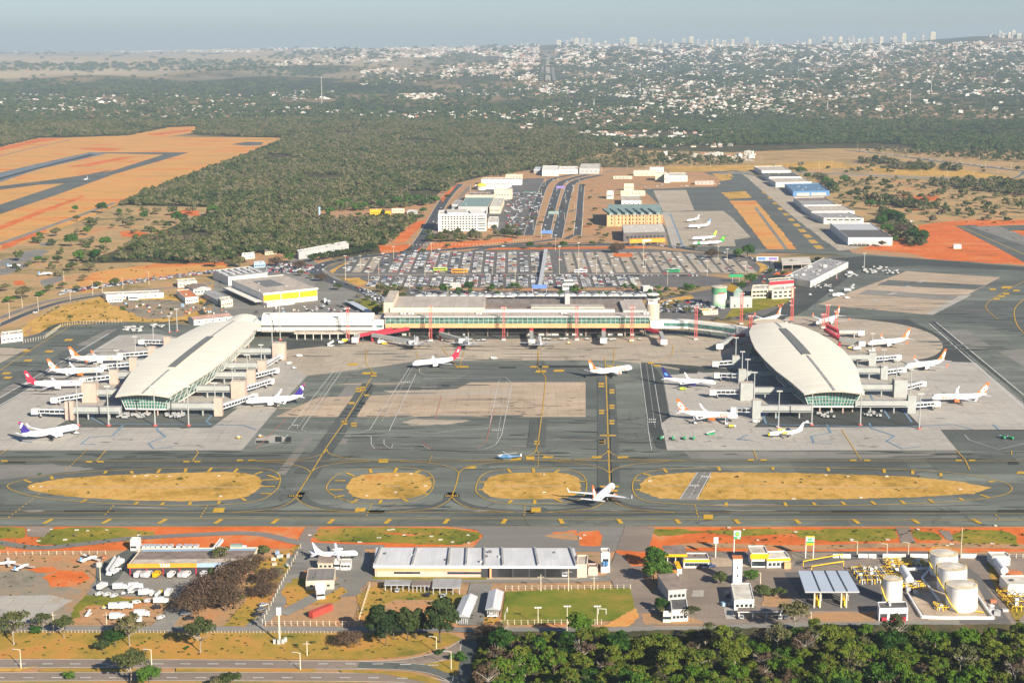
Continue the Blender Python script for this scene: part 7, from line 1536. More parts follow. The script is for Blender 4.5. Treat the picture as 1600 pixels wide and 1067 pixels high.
# single trees: (kind, crown radius, list of (px, py foot, scale))
Kt={'round':tree_proto('leafy_tree','x',201,4.6,6.2,2.4,'leaf_green',22,120,.34),'oval':tree_proto('leafy_tree','x',202,3.8,9.5,1.4,'leaf_dark',26,110,.34),'umbrella':tree_proto('savanna_tree','x',203,4.6,4.6,4.2,'leaf_olive',13,70,.30,'bark_pale',None,4),'thorn':tree_proto('thorn_tree','x',204,6.0,5.2,1.2,'leaf_dry',24,120,.20,'bark',None,16),'bush':tree_proto('bush','x',205,2.4,2.4,.1,'leaf_green',8,80,.26,cat='bush'),'scrub':tree_proto('scrub_tree','x',206,4.4,4.6,1.4,'leaf_wood',14,70,.42),'pale':tree_proto('pale_tree','x',207,4.4,4.6,1.4,'leaf_olive',14,70,.40)}
T=[('round',1023,888,1.25,'big round dark green tree at the brick road, upper of three'),('round',1021,908,1.1,'round green tree at the brick road, middle of three'),('round',1030,914,1.35,'big round green tree at the brick road, lower of three'),('round',1033,956,.75,'small green tree against the timber shed'),('scrub',1034,963,.7,'brownish tree between timber shed and cubic house'),('umbrella',1082,972,.6,'thin palm-like tree beside the dark roofed house'),('scrub',1126,913,1.0,'sparse spreading tree left of the slender white tower'),('round',1173,912,.8,'green round tree right of the slender white tower'),('scrub',1192,935,1.05,'mottled tree in the yard garden, left'),('scrub',1216,936,.95,'mottled tree in the yard garden, right'),('bush',1171,950,1.0,'bush touching the cream roof in the fuel yard'),('umbrella',1240,990,1.15,'wide umbrella-shaped tree at the wood edge before the loading canopy'),('thorn',318,945,1.5,'large brown thorn tree beside the depot, left of the thicket'),('thorn',345,930,1.45,'large brown thorn tree beside the depot, in the thicket middle'),('thorn',300,962,1.15,'brown thorn tree at the lower left of the thicket'),('thorn',352,955,1.3,'brown thorn tree at the lower right of the thicket'),('thorn',375,905,1.15,'brown thorn tree at the upper right of the thicket'),('bush',331,897,1.6,'bright green bush in front of the depot bays'),('thorn',410,935,.9,'bare brownish tree on the bank, lowest'),('thorn',418,915,.9,'bare brownish tree on the bank, middle'),('scrub',432,905,.95,'green tree on the bank beside the diagonal fence'),('scrub',412,868,.85,'leafy tree above the scrap yard behind the depot'),('thorn',400,888,.8,'bare brown tree at the depot rear right corner'),('umbrella',345,885,.8,'grey leafed tree over the depot roof edge'),('umbrella',313,1020,1.2,'tall flat-crowned tree with pale trunk on the grass verge'),('umbrella',22,1008,1.2,'tree with long trunk at the far left grass verge'),('umbrella',100,998,.8,'slim pale-leafed tree at the fence, left part'),('bush',55,989,1.2,'round bush by the fence at the left'),('umbrella',68,988,.7,'thin dry tree beside the round bush'),('round',180,1010,.95,'green tree of the group of three on the verge, middle'),('scrub',160,1018,.85,'greyish bush tree of the group of three on the verge, left'),('umbrella',203,1010,1.1,'pale trunked tree of the group of three on the verge, right'),('umbrella',205,1072,1.2,'grey-green tree on the lower median at the left'),('round',233,1076,1.05,'bright green tree right of the grey-green median tree'),('bush',107,1060,1.1,'small dark bush tree on the lower median'),('scrub',358,1078,1.2,'broad tree cut by the lower edge of the picture'),('scrub',340,1082,1.0,'second broad tree cut by the lower edge'),('thorn',545,1013,.85,'grey leafless bush on the grass verge before the pines'),('oval',594,1002,1.05,'dark conifer at the field corner, first from the left'),('oval',615,1000,.9,'dark conifer at the field corner, second from the left'),('oval',603,1010,.8,'dark conifer at the field corner, standing lowest'),('oval',637,1002,1.0,'dark conifer at the field corner, fourth from the left'),('oval',650,999,.9,'dark conifer at the field corner, fifth from the left'),('oval',688,1005,1.35,'largest dark conifer, alone above the link road'),('bush',716,1033,1.5,'green bush tree at the tip of the triangular island'),('bush',688,1022,.9,'small green bush under the lamp at the link road'),('thorn',757,998,.75,'dark dry tree at the gate of the lower right wood'),('round',1168,404,1.9,'big dark round tree by the ring road right bend'),('round',1154,406,1.5,'smaller dark round tree by the ring road right bend'),('thorn',1112,404,1.7,'wide brown bare tree at the ring road'),('thorn',965,396,1.9,'wide brown bare tree above the car park'),('scrub',958,396,1.2,'greenish tree left of the wide brown bare tree'),('round',828,390,1.1,'dark round tree below the boulevard, left'),('round',880,388,1.0,'flat green tree below the boulevard, right'),('round',1172,447,1.5,'green round tree above the teal pavilion'),('round',1158,455,1.1,'dark tree left of the cream offices'),('scrub',1236,416,1.2,'dark tree group by the toll canopy, left'),('scrub',1278,411,1.2,'green tree behind the toll canopy'),('scrub',596,458,1.6,'big olive tree at the left lower car park corner'),('scrub',627,455,1.05,'orange-olive tree beside the big olive one'),('scrub',629,470,1.3,'yellowish tree behind the terminal stair tower'),('scrub',655,456,.9,'yellow-green tree in the car park edge, first'),('scrub',674,453,.8,'yellow-green tree in the car park edge, second'),('round',692,461,1.3,'green wide tree at the car park edge, third'),('scrub',739,448,1.0,'olive tree at the car park edge, fourth'),('round',732,458,1.3,'green wide tree at the car park edge, fifth'),('scrub',763,455,.8,'small olive tree at the car park edge, sixth'),('scrub',785,453,.8,'small green tree at the car park edge, seventh'),('scrub',812,455,.9,'small olive tree at the car park edge, eighth'),('scrub',528,454,1.2,'round yellow-green tree inside the ring road left end'),('round',590,498,1.3,'dark bush at the terminal left rear corner'),('thorn',502,440,1.3,'brown bare tree at the left ring road bend'),('thorn',470,421,1.5,'brown wide tree near the parked cars, right'),('thorn',432,416,1.6,'brown wide tree near the parked cars, left'),('round',452,412,1.4,'dark green tree between the two brown trees'),('scrub',470,432,1.2,'yellow green tree beside the ring road entrance'),('scrub',486,436,.9,'low yellow palm group by the ring road entrance'),('scrub',335,418,2.0,'big tree at the edge of the red field, left'),('scrub',375,418,2.1,'big tree at the edge of the red field, right'),('scrub',298,412,1.6,'brown tree by the red field'),('scrub',130,440,1.2,'single tree on the orange slope, left'),('scrub',180,448,1.5,'tree with orange leaves above the parked car row'),('scrub',152,450,1.1,'small tree above the parked car row'),('scrub',98,452,1.2,'dark tree above the parked car row, right one'),('scrub',77,456,1.2,'dark tree above the parked car row, left one'),('scrub',120,455,1.0,'low olive tree above the parked car row'),('scrub',38,468,2.2,'big dark tree cluster at the left beyond the road, main'),('scrub',8,456,1.4,'tree at the left picture edge beyond the road'),('bush',15,473,2.6,'bush group at the left picture edge'),('bush',64,463,2.2,'yellow green bush right of the big dark cluster'),('round',117,332,1.2,''),('round',62,373,1.0,''),('scrub',88,370,1.9,''),('scrub',140,350,1.6,''),('round',160,334,1.9,''),('scrub',202,336,1.4,''),('round',333,338,1.9,''),('round',224,345,1.5,''),('round',275,350,2.0,''),('scrub',203,357,1.4,''),('round',136,368,1.3,''),('round',110,386,1.8,''),('scrub',130,384,1.5,''),('round',166,388,1.6,''),('round',122,410,1.6,''),('scrub',90,412,1.6,''),('scrub',70,411,1.0,''),('round',187,336,1.1,''),('scrub',120,346,1.4,''),('scrub',243,375,1.4,''),('scrub',175,357,1.0,''),('scrub',255,352,1.2,''),('round',150,408,1.6,''),('scrub',112,424,1.7,''),('scrub',140,424,1.7,''),('round',60,412,1.0,''),('round',1360,328,1.8,''),('round',1386,350,2.3,''),('round',1402,352,2.3,''),('round',1376,356,2.1,''),('thorn',1408,366,2.0,''),('round',1386,368,1.8,''),('round',1425,378,2.0,''),('round',1440,381,2.0,''),('round',1398,382,1.2,''),('scrub',1378,386,1.3,''),('round',1300,300,2.0,''),('round',1290,290,1.8,''),('scrub',1330,310,2.2,''),('round',1250,275,2.0,''),('round',1262,282,1.6,''),('scrub',700,312,1.4,''),('round',1318,288,1.9,'')]
EX={'round':'green round tree','scrub':'olive scrub tree','thorn':'brown bare tree','umbrella':'flat-crowned tree','bush':'green bush'}
for i,(k,x,y,s,lb)in enumerate(T):
 p=P(x,y);grp=None;s*={'umbrella':1.4,'oval':1.45,'thorn':1.3 if y>850 else 1}.get(k,1)
 if not lb:
  lft=x<700;lb=EX[k]+(' scattered over the tan scrubland at the left' if lft else ' growing beside the row of hangars');grp='trees scattered over the left scrubland' if lft else 'trees beside the hangar row'
 o=plant(Kt[k],p.x,p.y,s,lb,.2,grp)
 if not grp and 'group' in o.keys():del o['group']
for k in Kt:
 if id(Kt[k][0])not in used:
  for c in kids(Kt[k][0]):bpy.data.objects.remove(c)
  bpy.data.objects.remove(Kt[k][0])
rowp=tree_proto('row_tree','dark green clipped tree of the row before the long white-roofed building',301,4.6,7.5,2.2,'leaf_dark',16,90,.5,group='row of dark green trees')
for k in range(15):p=P(486+k*7.0,410-k*1.15);plant(rowp,p.x,p.y,rnd.uniform(.95,1.2),'dark green clipped tree of the row before the long white-roofed building',.1,'row of dark green trees')
hotp=tree_proto('garden_tree','mixed green tree of the belt before the white hotel',302,5,6.5,1.5,'leaf_wood',14,80,.5,group='belt of trees before the hotel')
for k in range(34):
 x=rnd.uniform(665,812);y=rnd.uniform(367,379)if x<770 else rnd.uniform(358,376);p=P(x,y);plant(hotp,p.x,p.y,rnd.uniform(.8,1.4),'mixed green tree of the belt before the white hotel',.1,'belt of trees before the hotel')
clp=tree_proto('garden_tree','green tree round the yellow houses in the wood clearing',303,6,8,1.5,'leaf_green',14,80,.6,group='trees round the wood clearing')
for x,y,s in[(516,337,1.3),(530,326,1.4),(540,324,1.5),(556,330,1.2),(568,328,1.3),(597,326,1.3),(622,320,1.4),(640,320,1.5),(655,318,1.5),(665,322,1.2),(680,318,1.3),(600,318,1.1),(585,320,1.0),(662,334,1.0),(560,340,.8)]:p=P(x,y);plant(clp,p.x,p.y,s,'green tree round the yellow houses in the wood clearing',.1,'trees round the wood clearing')
pal=tree_proto('garden_tree','small green tree planted between the car park and the main terminal',304,3.2,4,1.2,'leaf_green',10,70,.45,group='small trees between car park and terminal')
rnd.seed(31)
for k in range(46):
 x=rnd.uniform(600,1085);p=P(x,rnd.choice([452,455,458,463])+rnd.uniform(-1,1));plant(pal,p.x,p.y,rnd.uniform(.6,1.3),'small green tree planted between the car park and the main terminal',.1,'small trees between car park and terminal')
rim=tree_proto('garden_tree','tree growing along the roads and verges round the ring road',305,4.2,4.6,1.2,'leaf_wood',12,70,.5,group='trees round the ring road')
for x,y in[(560,466),(575,470),(585,478),(590,486),(560,478),(548,476),(600,480),(606,463),(1035,468),(1050,464),(1068,463),(1090,452),(1205,428),(1225,432),(1060,478),(1042,486),(1075,490),(1095,497),(1120,502),(1140,500),(1160,498),(1210,436),(846,388),(905,386),(925,384),(940,380),(935,368),(945,372),(920,355),(925,345),(930,330),(922,312),(925,300),(912,292),(940,360),(950,368),(870,386),(858,384),(905,374),(845,300),(835,345),(846,352),(862,330),(868,350),(892,310),(898,350),(890,362),(880,325),(790,382),(640,392),(660,396),(700,388),(1085,391),(1060,386),(1010,382),(990,386),(850,296),(830,330),(826,345),(820,355),(816,362)]:
 p=P(x,y);plant(rim,p.x,p.y,rnd.uniform(.5,1.15),'tree growing along the roads and verges round the ring road',.1,'trees round the ring road')
# instancing on the vertices of a point mesh (for stuff nobody could count)
def scatter(name,pts,rots,scl,pick,protos,label,cat):
 me=bpy.data.meshes.new(name);me.vertices.add(len(pts));me.vertices.foreach_set('co',np.asarray(pts,np.float32).ravel())
 for nm,ty,dat in(('rot','FLOAT',rots),('pick','INT',pick)):
  a=me.attributes.new(nm,ty,'POINT');a.data.foreach_set('value',np.asarray(dat))
 a=me.attributes.new('scl','FLOAT_VECTOR','POINT');a.data.foreach_set('vector',np.asarray(scl,np.float32).ravel())
 o=bpy.data.objects.new(name,me);C.objects.link(o);tag(o,label,cat,kind='stuff')
 col=bpy.data.collections.new(name+'_kinds')
 for i,pm in enumerate(protos):po=bpy.data.objects.new('%s_kind_%02d'%(name,i),pm);col.objects.link(po)
 g=bpy.data.node_groups.new(name,'GeometryNodeTree');g.interface.new_socket('Geometry',in_out='INPUT',socket_type='NodeSocketGeometry');g.interface.new_socket('Geometry',in_out='OUTPUT',socket_type='NodeSocketGeometry')
 N=g.nodes;gi=N.new('NodeGroupInput');go=N.new('NodeGroupOutput');ip=N.new('GeometryNodeInstanceOnPoints');ci=N.new('GeometryNodeCollectionInfo')
 ci.inputs['Collection'].default_value=col;ci.inputs['Separate Children'].default_value=True;ci.inputs['Reset Children'].default_value=True
 def attr(nm,ty):a=N.new('GeometryNodeInputNamedAttribute');a.data_type=ty;a.inputs['Name'].default_value=nm;return[s for s in a.outputs if s.enabled and s.name=='Attribute'][0]
 cx=N.new('ShaderNodeCombineXYZ');l=g.links;l.new(attr('rot','FLOAT'),cx.inputs[2]);l.new(gi.outputs[0],ip.inputs['Points']);l.new(ci.outputs[0],ip.inputs['Instance']);ip.inputs['Pick Instance'].default_value=True
 l.new(attr('pick','INT'),ip.inputs['Instance Index']);l.new(cx.outputs[0],ip.inputs['Rotation']);l.new(attr('scl','FLOAT_VECTOR'),ip.inputs['Scale']);l.new(ip.outputs[0],go.inputs[0])
 md=o.modifiers.new('scatter','NODES');md.node_group=g;return o
def blob_mesh(name,seed,mat,nq=46,r=5,h=7):
 V=crown_data(seed,r,h,.5,9,nq//2,1.0,shell=.75);return leaf_mesh(name,V,mat)
wm=[blob_mesh('wood_crown',400+i,'leaf_wood',44,4.6+.4*(i%3),6+i%3)for i in range(6)]
NPR=np.random.RandomState(12)
def fill(pxpoly,spacing,hole=[],jit=.5,ymax=1e9):
 w=np.array([tuple(P(*q)[:2])for q in pxpoly]);out=[]
 x0,y0=w.min(0);x1,y1=w.max(0);y1=min(y1,ymax)
 gx,gy=np.meshgrid(np.arange(x0,x1,spacing),np.arange(y0,y1,spacing));q=np.stack([gx.ravel(),gy.ravel()],1)+NPR.uniform(-jit,jit,(gx.size,2))*spacing
 def ins(q,w):
  c=np.zeros(len(q),bool);n=len(w)
  for i in range(n):
   a,b_=w[i],w[(i+1)%n];s=((a[1]>q[:,1])!=(b_[1]>q[:,1]));dy=(b_[1]-a[1])or 1e-9
   c^=s&(q[:,0]<(b_[0]-a[0])*(q[:,1]-a[1])/dy+a[0])
  return c
 k=ins(q,w)
 for hp in hole:k&=~ins(q,np.array([tuple(P(*z)[:2])for z in hp]))
 return q[k]
AIRF=[(-400,300),(0,229),(60,215),(100,214.5),(200,211),(262,198.5),(309,196.5),(304,208),(262,214),(443,215),(400,235),(300,272),(230,301),(130,345),(0,394),(-400,512)]
CLEAR=[(490,345),(500,330),(560,330),(620,326),(690,318),(690,338),(640,340),(560,343)]
WOOD=[(-260,196),(250,190),(500,184),(700,189),(860,199),(930,214),(965,232),(900,250),(850,262),(812,268),(790,275),(750,277),(716,284),(690,308),(668,338),(652,345),(632,362),(612,380),(580,388),(550,388),(470,398),(405,397),(330,410),(240,404),(170,408),(130,412),(130,400),(190,388),(235,384),(290,350),(330,344),(352,332),(330,324),(260,322),(180,322),(170,318),(230,301),(330,264),(405,237),(448,217),(300,210),(262,204),(200,214),(100,217),(0,233),(-260,278)]
pw=fill(WOOD,8.4,[AIRF,CLEAR]);pw=np.concatenate([pw,fill([(112,410),(140,396),(195,384),(235,372),(300,356),(345,350),(345,410),(240,409)],9)])
keep=[]
for p in pw:keep.append(True)
nz=np.sin(pw[:,0]/85+pw[:,1]/190)+np.sin(pw[:,1]/120-pw[:,0]/60+1)+np.sin(pw[:,0]/33+pw[:,1]/47)*.6;pw=pw[(nz>-1.95)&(NPR.rand(len(pw))<np.where(nz<-1.2,.55,.97))]
# open ground with single dark bushes in the scrub, denser along its edges
ps=fill([(0,395),(130,350),(240,305),(345,325),(350,345),(290,352),(230,388),(120,412),(100,440),(0,440)],26);ps=ps[NPR.rand(len(ps))<.42]
ps2=fill([(1120,262),(1700,262),(1700,345),(1435,350),(1345,340),(1290,300),(1250,275)],26);nz=np.sin(ps2[:,0]/90+1)+np.sin(ps2[:,1]/140+ps2[:,0]/200);ps2=ps2[(NPR.rand(len(ps2))<.34+.28*nz)&(np.abs(ps2[:,1]-P(1400,276).y)>45)]
ps3=fill([(1330,300),(1440,284),(1700,284),(1700,330),(1560,322),(1440,330),(1370,318)],10);nz=np.sin(ps3[:,0]/60)+np.sin(ps3[:,1]/70+ps3[:,0]/90);ps3=ps3[nz>.25];ps3=np.concatenate([ps3,fill([(1372,330),(1398,332),(1420,352),(1440,372),(1446,384),(1420,386),(1400,376),(1385,360)],9),fill([(1275,276),(1290,278),(1312,300),(1300,304)],9),fill([(1340,251),(1400,253),(1408,258),(1345,257)],10),fill([(1395,258),(1460,259),(1458,267),(1398,266)],10),fill([(1468,262),(1500,262),(1500,268),(1470,268)],10)])
ps4=fill([(960,232),(1700,238),(1700,268),(1330,255),(1150,258),(960,262)],20);nz=np.sin(ps4[:,0]/130)+np.sin(ps4[:,1]/110+ps4[:,0]/150+2);ps4=ps4[nz>.45]
ps5=fill([(855,228),(960,232),(1000,262),(900,262),(830,270)],16);ps5=ps5[NPR.rand(len(ps5))<.45]
pts=np.concatenate([pw,ps,ps2,ps3,ps4,ps5]);n=len(pts);s=NPR.uniform(.75,1.35,n);s[:len(pw)]=NPR.uniform(.62,1.25,len(pw));s[len(pw):]*=NPR.uniform(.6,1.3,n-len(pw))
scatter('savanna_wood',np.c_[pts,np.zeros(n)],NPR.uniform(0,6.28,n),np.c_[s,s,s*NPR.uniform(.75,1.2,n)],NPR.randint(0,6,n),wm,'grey-green savanna wood covering the plain behind the airport','wood')
# darker gallery wood at the right, and the tree cover between the houses out to the ridge
fm=[blob_mesh('far_crown',500+i,'leaf_far',40,6.5,8+i%2)for i in range(5)]
pf=fill([(860,212),(960,200),(1160,192),(1800,186),(1800,238),(1450,238),(1200,236),(980,230)],15,ymax=4700);pf=pf[(NPR.rand(len(pf))<.85)&((np.sin(pf[:,0]/170+pf[:,1]/260)+np.sin(pf[:,1]/95-pf[:,0]/310+1)+np.sin(pf[:,0]/75)*.5)>-.75)]
Z0=np.zeros(len(pf));S0=NPR.uniform(.8,1.5,len(pf))
def pxrand(n,x0,x1,y0,y1):
 out=[]
 for _ in range(n):
  p=PT(NPR.uniform(x0,x1),NPR.uniform(y0,y1))
  if p is not None:out.append(p)
 return out
def cnoise(px,py,k=1.0):return math.sin(px*.031*k+py*.11*k)+math.sin(px*.017*k-py*.19*k+2)+math.sin(px*.071*k+py*.05*k+4)*.6+math.sin(px*.13*k-py*.31*k)*.5
far=[]
def green_density(px,py):
 if 843<px<871 and py<130:return.25
 if px<420 and py<130:return.9 if(py>100 and py<112)or(py>83 and py<87 and px<90)or(126<py<130 and(35<px<90 or 160<px<270))or(95<py<112 and px>250)else.03
 if px<420:return.95
 if px<860 and py<140:return.55 if(82<py<94 and px<600)or cnoise(px,py)>.5 else.12
 if px<860:return.85
 if py<75:return.2
 return.72 if py<160 else.62
for _ in range(26000):
 px,py=NPR.uniform(-150,1750),70+135*NPR.rand()**.8
 if NPR.rand()>green_density(px,py):continue
 c=cnoise(px,py,1.3)
 if px>860 and py<165 and c<-.5 and NPR.rand()<.6:continue
 if px<=860 and 140<py<165 and c<-1:continue
 p=PT(px,py)
 if p is None or(p.y<4500 and inpoly(px,py,WOOD)):continue
 if p.y<3400:continue
 far.append((p.x,p.y,p.z,max(1.0,min(4.2,p.y/4600))*NPR.uniform(.7,1.3)))
far=np.array(far);n2=len(far);P3=np.concatenate([np.c_[pf,Z0],far[:,:3]]);S3=np.concatenate([S0,far[:,3]]);n=len(P3)
scatter('distant_trees',P3,NPR.uniform(0,6.28,n),np.c_[S3*1.25,S3*1.25,S3*.85],NPR.randint(0,5,n),fm,'dark tree cover between the distant houses out to the ridge','woodland')
tw=[]
for q,sp_,pr in(([(0,992),(330,992),(640,994),(720,1000),(640,1022),(0,1026)],3.2,.35),([(0,826),(240,828),(240,848),(0,860)],3.5,.3),([(490,826),(750,828),(750,850),(490,850)],3.5,.35),([(1080,826),(1600,828),(1600,855),(1080,855)],3.5,.3),([(400,880),(470,850),(480,862),(440,900),(400,978),(350,978)],2.6,.5),([(560,930),(590,912),(770,935),(780,975),(560,975)],3,.3),([(0,868),(150,868),(130,925),(0,932)],4,.2),([(450,905),(545,905),(540,945),(450,945)],3,.3),([(60,742),(400,740),(400,780),(60,776)],5,.09),([(545,744),(670,744),(670,778),(545,778)],5,.09),([(757,744),(905,744),(905,778),(757,778)],5,.09),([(1002,745),(1520,745),(1500,776),(1002,778)],5,.09),([(120,940),(260,942),(250,972),(120,972)],4,.3),([(1540,880),(1560,880),(1600,960),(1590,975)],2.6,.5),([(60,480),(350,440),(350,500),(60,520)],7,.3),([(60,400),(340,425),(330,440),(120,455)],9,.12),([(1360,300),(1700,300),(1700,400),(1450,350)],12,.2)):
 a=fill(q,sp_);tw.append(a[NPR.rand(len(a))<pr])
tw=np.concatenate(tw);n=len(tw);s=NPR.uniform(.12,.42,n)*np.where(NPR.rand(n)<.1,1.8,1);s*=np.clip(tw[:,1]/800,.9,2)
tm=[leaf_mesh('tuft',crown_data(600+i,1.6,1.3,.0,4,12,.5),['leaf_olive','leaf_wood','leaf_green'][i])for i in range(3)]
scatter('grass_tufts',np.c_[tw,np.full(n,.42)],NPR.uniform(0,6.28,n),np.c_[s*1.3,s*1.3,s],NPR.randint(0,3,n),tm,'low tufts and weeds dotting the grass strips and yards','weeds')
# ------------------------------------------------------------- the distant town
def house_mesh(name,L,D,h,wall,roof,gab):
 m=MB();m.box(-L/2,-D/2,-3,L/2,D/2,h,wall,roof)
 if gab:r=D*.28;o=.6;m.face([(-L/2-o,-D/2-o,h),(L/2+o,-D/2-o,h),(L/2+o,0,h+r),(-L/2-o,0,h+r)],roof);m.face([(-L/2-o,0,h+r),(L/2+o,0,h+r),(L/2+o,D/2+o,h),(-L/2-o,D/2+o,h)],roof);m.face([(-L/2,-D/2,h),(-L/2,0,h+r),(-L/2,D/2,h)],wall);m.face([(L/2,-D/2,h),(L/2,D/2,h),(L/2,0,h+r)],wall)
 else:m.box(-L*.2,-D*.2,h,L*.1,D*.2,h+1.6,wall)
 for k in range(3):
  x=-L/2+L*(k+.5)/3;m.face([(x-1,-D/2-.06,h*.35),(x+1,-D/2-.06,h*.35),(x+1,-D/2-.06,h*.7),(x-1,-D/2-.06,h*.7)],'glass_window')
 o=m.build(name);me=o.data;bpy.data.objects.remove(o);return me
plain('town_wall',(.44,.41,.36),.8,var=.25,scale=.02)
HM=[house_mesh('house',16,11,4,'town_wall','tile_red',1),house_mesh('house',14,12,5,'town_wall','roof_beige',0),house_mesh('house',20,10,4,'wall_cream','roof_brown',1),house_mesh('house',13,10,5,'town_wall','roof_orange',1),house_mesh('house',30,16,6,'wall_white','roof_cream',0),house_mesh('house',18,14,8,'town_wall','roof_grey',0),house_mesh('house',24,10,11,'wall_white','roof_beige',0)]
zones=[(0,400,75,82,200,0),(400,640,70,80,330,0),(640,900,69,80,300,0),(430,620,93,104,170,-.045),(560,660,82,90,80,0),(600,800,84,92,150,-.02),(560,640,108,116,40,0),(690,800,103,122,150,-.06),(560,720,120,135,70,-.08),(620,700,147,158,110,0),(720,880,138,152,140,0),(420,520,142,156,80,0),(560,860,176,186,120,0),(400,560,168,178,60,0),(0,400,148,165,70,0),(20,160,152,176,150,0),(160,400,160,185,80,0),(780,845,78,102,330,0),(868,930,78,104,260,0),(780,860,105,125,120,0),(880,1600,67,84,1100,0),(880,1600,84,104,900,0),(880,1600,104,130,620,0),(820,1250,128,152,520,0),(1000,1240,150,172,420,0),(1250,1620,128,150,200,0),(1220,1360,148,156,70,0),(1500,1620,138,150,90,0),(1160,1230,165,178,90,0),(830,1000,168,182,80,0),(900,1150,200,232,60,0),(1040,1180,243,252,26,0),(815,830,190,210,14,0),(1330,1500,166,180,30,0),(880,1600,160,186,110,0),(860,1120,186,215,40,0),(1150,1600,186,200,14,0)]
hs=[]
for x0,x1,y0,y1,n,sl in zones:
 n=int(n*2.2)
 k=0;tr_=0
 while k<n and tr_<n*6:
  tr_+=1;px,py=NPR.uniform(x0,x1),NPR.uniform(y0,y1)
  if NPR.rand()<.6:py=round((py-px*.012)/2.1)*2.1+px*.012+NPR.normal()*.12
  if cnoise(px,py,2.1)<-.35 and NPR.rand()<.8:continue
  if 842<px<868 and py<130:continue
  q=PT(px,py+sl*(px-x0))if y0<190 else PT(px,py)
  if q is None:continue
  s=max(.55,min(1.15,q.y/13500))*NPR.uniform(.6,1.4)
  pk=NPR.choice(7,p=[.24,.2,.14,.14,.08,.12,.08])if y0<150 or px>800 else NPR.choice(7,p=[.25,.25,.15,.15,.1,.08,.02])
  hs.append((q.x,q.y,q.z,NPR.choice([0,1.57,.3,-.4])+NPR.uniform(-.15,.15),s,int(pk)));k+=1
hs.sort(key=lambda t:t[1]);near,rest=hs[:290],hs[290:]
HLAB=['white house with red tiled roof in the distant town edge','white flat-roofed house in the distant town edge','cream long house with beige roof in the distant town edge','white house with orange roof in the distant town edge','large white flat shed in the distant town edge','white two storey block in the distant town edge','white three storey block in the distant town edge']
for x,y,z,r,s,pk in near:
 o=bpy.data.objects.new('house',HM[pk]);C.objects.link(o);o.location=(x,y,z);o.rotation_euler=(0,0,r);o.scale=(s,s,s);tag(o,HLAB[pk],'house','houses at the near edge of the distant town, kind %d'%(pk+1)if 0 else 'houses at the near edge of the distant town')
rest=np.array(rest);scatter('distant_houses',rest[:,:3],rest[:,3].astype(np.float32),np.repeat(rest[:,4:5],3,1),rest[:,5].astype(int),HM,'thousands of small pale houses of the distant town','houses')
# skyline towers
TW=[(815,66,3,9),(824,66,3,8),(836,67,4,7),(873,60,9,12),(886,61,5,9),(893,58,7,12),(901,57,9,12),(911,57,8,13),(921,57,7,12),(935,66,5,5),(946,62,6,9),(972,58,10,11),(989,55,15,15),(1014,60,5,10),(1022,58,6,12),(1032,62,4,9),(1040,66,7,9),(1051,58,4,10),(1056,66,7,8),(1068,57,7,10),(1077,60,4,10),(1080,53,8,13),(1091,59,6,11),(1103,61,5,9),(1113,60,4,9),(1121,58,5,11),(1131,61,9,10),(1145,59,5,10),(1163,57,4,10),(1167,55,9,12),(1183,62,4,6),(1206,60,3,6),(1246,61,4,7),(1265,59,6,7),(1287,54,6,9),(1297,54,8,9),(1313,54,7,12),(1326,57,5,10),(1333,53,5,12),(1342,59,6,7),(1350,57,4,8),(1360,56,9,8),(1377,55,7,9),(1392,57,6,9),(1398,55,7,11),(1412,48,8,16),(1428,58,6,7),(1442,52,5,8),(1457,46,10,6),(1562,45,6,14),(1568,50,9,10),(1577,48,5,12),(1583,43,8,18),(1592,50,9,11),(1602,48,8,12),(1550,53,12,6),(25,79,8,5)]
for i,(px,ty,w,hp)in enumerate(TW):
 b_=PT(px,ty+hp)
 by=ty+hp
 while b_ is None and by<ty+hp+12:by+=.5;b_=PT(px,by)
 if b_ is None:continue
 h=b_.y*(by-ty)/FPX;ww=w*b_.y/FPX;h*=.7;ww*=.75;m=MB();m.box(-ww/2,-ww*.3,-10,ww/2,ww*.3,h,'town_wall' if i%3 else 'wall_cream','roof_cream');m.box(-ww*.2,-ww*.15,h,ww*.15,ww*.15,h+5,'wall_grey')
 for k in range(1,max(2,int(h/9))):m.box(-ww*.42,-ww*.3-.5,k*9-2,ww*.42,-ww*.3,k*9,'glass_window')
 o=m.build('tower_block');o.location=b_;side='right' if px>1500 else 'middle right' if px>1200 else 'middle' if px>860 else 'left'
 tag(o,'pale high-rise tower on the skyline, counted %d from the left'%(i+1)if i<len(TW)-1 else 'domed pale block on the skyline at the far left','tower block','high-rise towers on the skyline')
# the avenue running into the town
for dx,w,mt in((-7,9,'asphalt_pale'),(1,14,'concrete_beige'),(8,9,'asphalt_pale')):
 mb=MB();pts=[]
 for k in range(24):
  y=128-44*(k/23);s=(y-60)/68;q=PT(855+dx*s*1.4,y)
  if q:pts.append(q)
 for a,b_ in zip(pts,pts[1:]):mb.face([(a.x-w,a.y,a.z+6),(a.x+w,a.y,a.z+6),(b_.x+w,b_.y,b_.z+6),(b_.x-w,b_.y,b_.z+6)],mt)
 if mb.f:tag(mb.build('far_avenue'),kind='structure')
